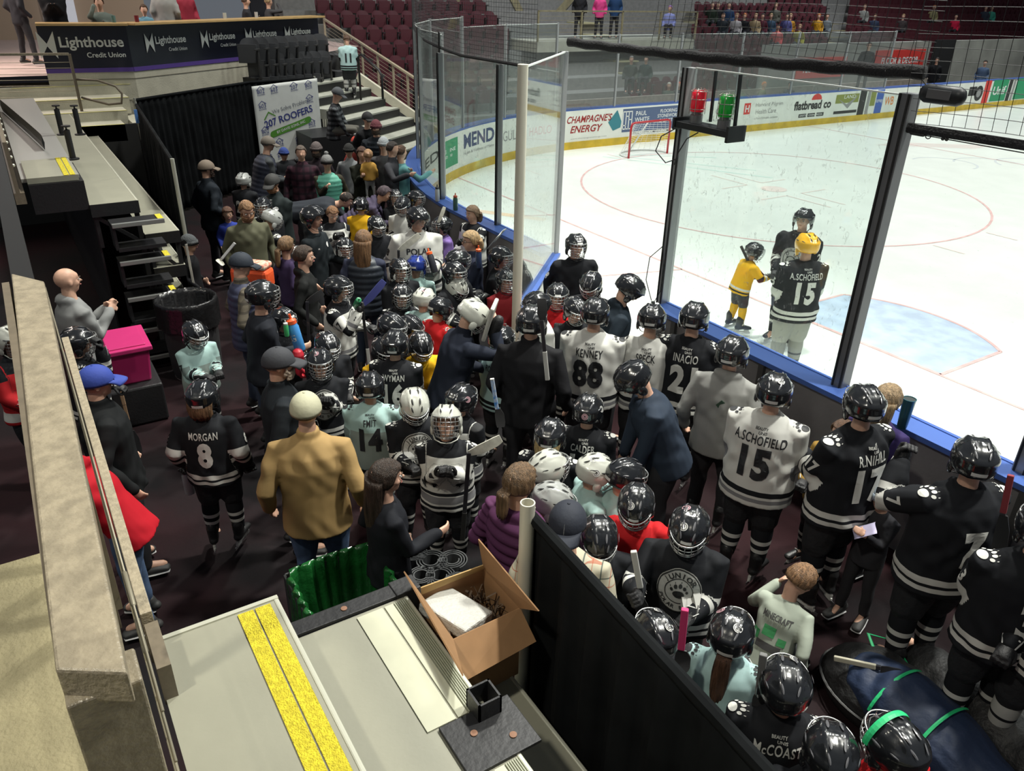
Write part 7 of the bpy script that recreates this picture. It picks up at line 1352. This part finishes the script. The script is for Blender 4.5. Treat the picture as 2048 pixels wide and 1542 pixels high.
c_ = PZ(1775, 1345, .3); rb = empty('equipment_bag', (c_[0], c_[1], 0), label='round-topped black bag behind the dark blue equipment bag', cat='equipment bag'); a = MB(); a.ball((0, 0, .12), (.40, .30, .24), 24, 14); me = remesh(a, .015, 2, 'bag'); folds(me, .012, None, .5); link('bag_body', me, mat('bag_black2', (.016, .016, .017), .6, bump=.4), rb, True); a = MB(); a.tube([(.41*math.cos(t), .31*math.sin(t), .13) for t in np.linspace(0, 6.283, 40)], .008, 5); a.build('zip', mat('zip_grey', (.12, .12, .12), .4), rb)
c_ = PZ(1990, 1450, .2); a = MB(); a.capsule([(-.5, .1, .16), (.0, 0, .2), (.45, -.15, .17)], [.17, .2, .17], n=14); me = remesh(a, .016, 2, 'bag'); folds(me, .015, None, .6); link('equipment_bag', me, mat('bag_black2'), None, True, loc=(c_[0], c_[1], 0), label='long black bag with worn grey piping at the photo corner', cat='equipment bag')
c_ = PZ(1597, 1312, .02); MB().lathe([(.045, 0), (.045, .03), (.024, .03), (.024, 0)], 24, (0, 0, 0), cap=False).build('tape_roll', mat('tape_pale', (.42, .45, .36), .6), smooth='a', loc=(c_[0], c_[1], 0), label='pale roll of tape on the floor by the sitting boy', cat='tape roll')
# the green band on the bottom helmet
hh_ = [c for c in grn['root'].children if c.name.startswith('helmet')][0]; a = MB(); a.tube([(.134*math.sin(t), .06, .139*math.cos(t)+.012) for t in np.linspace(-1.5, 1.5, 20)], .016, 4, ry=.004, side=(0, 1, 0)); a.build('green_band', mat('strap_green'), hh_)
# sticks
def sk(bx, by, hx, hy, tx, ty, ref, label, d=0, db=0, dt=0, **k): stickobj(AD(bx, by, ref, d+db), AD(hx, hy, ref, d), AD(tx, ty, ref, d+dt), label, **k)
sk(800, 640, 797, 500, 838, 470, polar['root'].location, 'stick with curved cream blade raised before number 98', -.45, blade='white')
sk(925, 1080, 938, 905, 1001, 880, girl['root'].location, 'stick with taped cream blade held by the girl in the pink striped helmet', -.3, blade='white', grip=(.02, .02, .02))
sk(1500, 1060, 1502, 862, 1440, 800, n17['root'].location, 'stick with black blade and green toe held behind the grey sweatshirt', .45, blade='green', grip=(.02, .02, .02))
sk(740, 740, 724, 610, 767, 563, mag['root'].location, 'stick with purple-blue blade beside the number 7 player', -.1, blade='blue')
sk(622, 780, 614, 603, 645, 585, mag['root'].location, 'stick with black blade rising in front of the dark-haired woman', -.25, blade='black')
sk(880, 520, 876, 445, 888, 415, FIND('letter V')['root'].location, 'stick with narrow cream blade against the outer boards', -.1, blade='white', bw=.05)
sk(1095, 760, 1083, 640, 1080, 600, bigb['root'].location, 'dark stick shaft standing by the man in the long black jacket', -.35)
sk(984, 757, 994, 818, 1000, 850, bigb['root'].location, 'goalie stick shaft with blue and white stripes beside the long black jacket', -.4, shaft=mat('stripe_blue', (.04, .22, .6), .5, col2=(.6, .65, .7), nscale=25, stretch=(1, 1, 1)), gl=.01)
sk(404, 660, 372, 488, 364, 480, FIND('child in dark grey knit hat')['root'].location, 'pale goalie stick with sky blue tape by the drape pole', -.2, shaft=mat('goalie_shaft', (.42, .40, .36), .6), grip=(.1, .3, .6))
sk(470, 486, 442, 520, 438, 525, FIND('olive green hooded')['root'].location, 'broad grey goalie stick blade under the olive sweatshirt', -.3, blade='white', shaft=mat('goalie_shaft'), grip=(.4, .4, .4), bw=.11)
sk(1267, 1102, 1285, 1200, 1290, 1235, jr['l'], 'stick with white and blue taped handle in the glove beside the red jersey', -.02, grip=(.5, .5, .48))
sk(1370, 1218, 1362, 1300, 1360, 1330, jr['r'], 'stick with bright pink taped grip in front of the paw crest', -.5, grip=(.65, .05, .18))
sk(1527, 1308, 1518, 1385, 1515, 1420, FIND('blue shoulder patch')['hc'], 'grey stick handle left of the scuffed glossy helmet', 0, grip=(.15, .15, .15))
sk(1482, 492, 1500, 530, 1530, 560, icekid['root'].location, 'short stick over the shoulder of the child in gold on the ice', 0, grip=(.03, .03, .03))
sk(2022, 950, 2005, 1030, 1990, 1120, n3['l'], 'stick with dark red taped handle near the photo edge', -.05, grip=(.22, .03, .04))
sk(1306, 602, 1310, 660, 1312, 700, FIND('15 on the back of the helmet')['hc'], 'stick butt poking up behind the helmet with 15', .2, grip=(.06, .07, .07))
sk(236, 762, 262, 862, 275, 905, bald['root'].location, 'tan stick shaft leaning past the pink tub', -.5, shaft=mat('wood_shaft', (.35, .22, .13), .5), grip=(.35, .22, .13))
sk(1668, 1316, 1762, 1336, 1800, 1350, rb.location, 'stick handle with blue and cream tape lying across the black bag', -.1, grip=(.4, .38, .3))
for (x, y, lb, c) in ((225, 28, 'teal travel mug on the wooden counter', (.1, .2, .2)), (272, 30, 'maroon mug on the wooden counter', (.18, .02, .03)), (449, 28, 'small glass jar on the wooden counter', (.4, .42, .4)), (512, 26, 'drink can on the wooden counter', (.4, .4, .4))):
    X_ = -13.0 if x < 260 else -13.0-(x-260)/375*3.4; p = PX(x, y, X_-.02); MB().lathe([(.04, 0), (.042, .12), (.035, .12), (.03, .02)], 14).build('mug', mat('mug_'+lb[:6], c, .3), loc=(p[0], p[1], 3.345), smooth='a', label=lb, cat='cup')
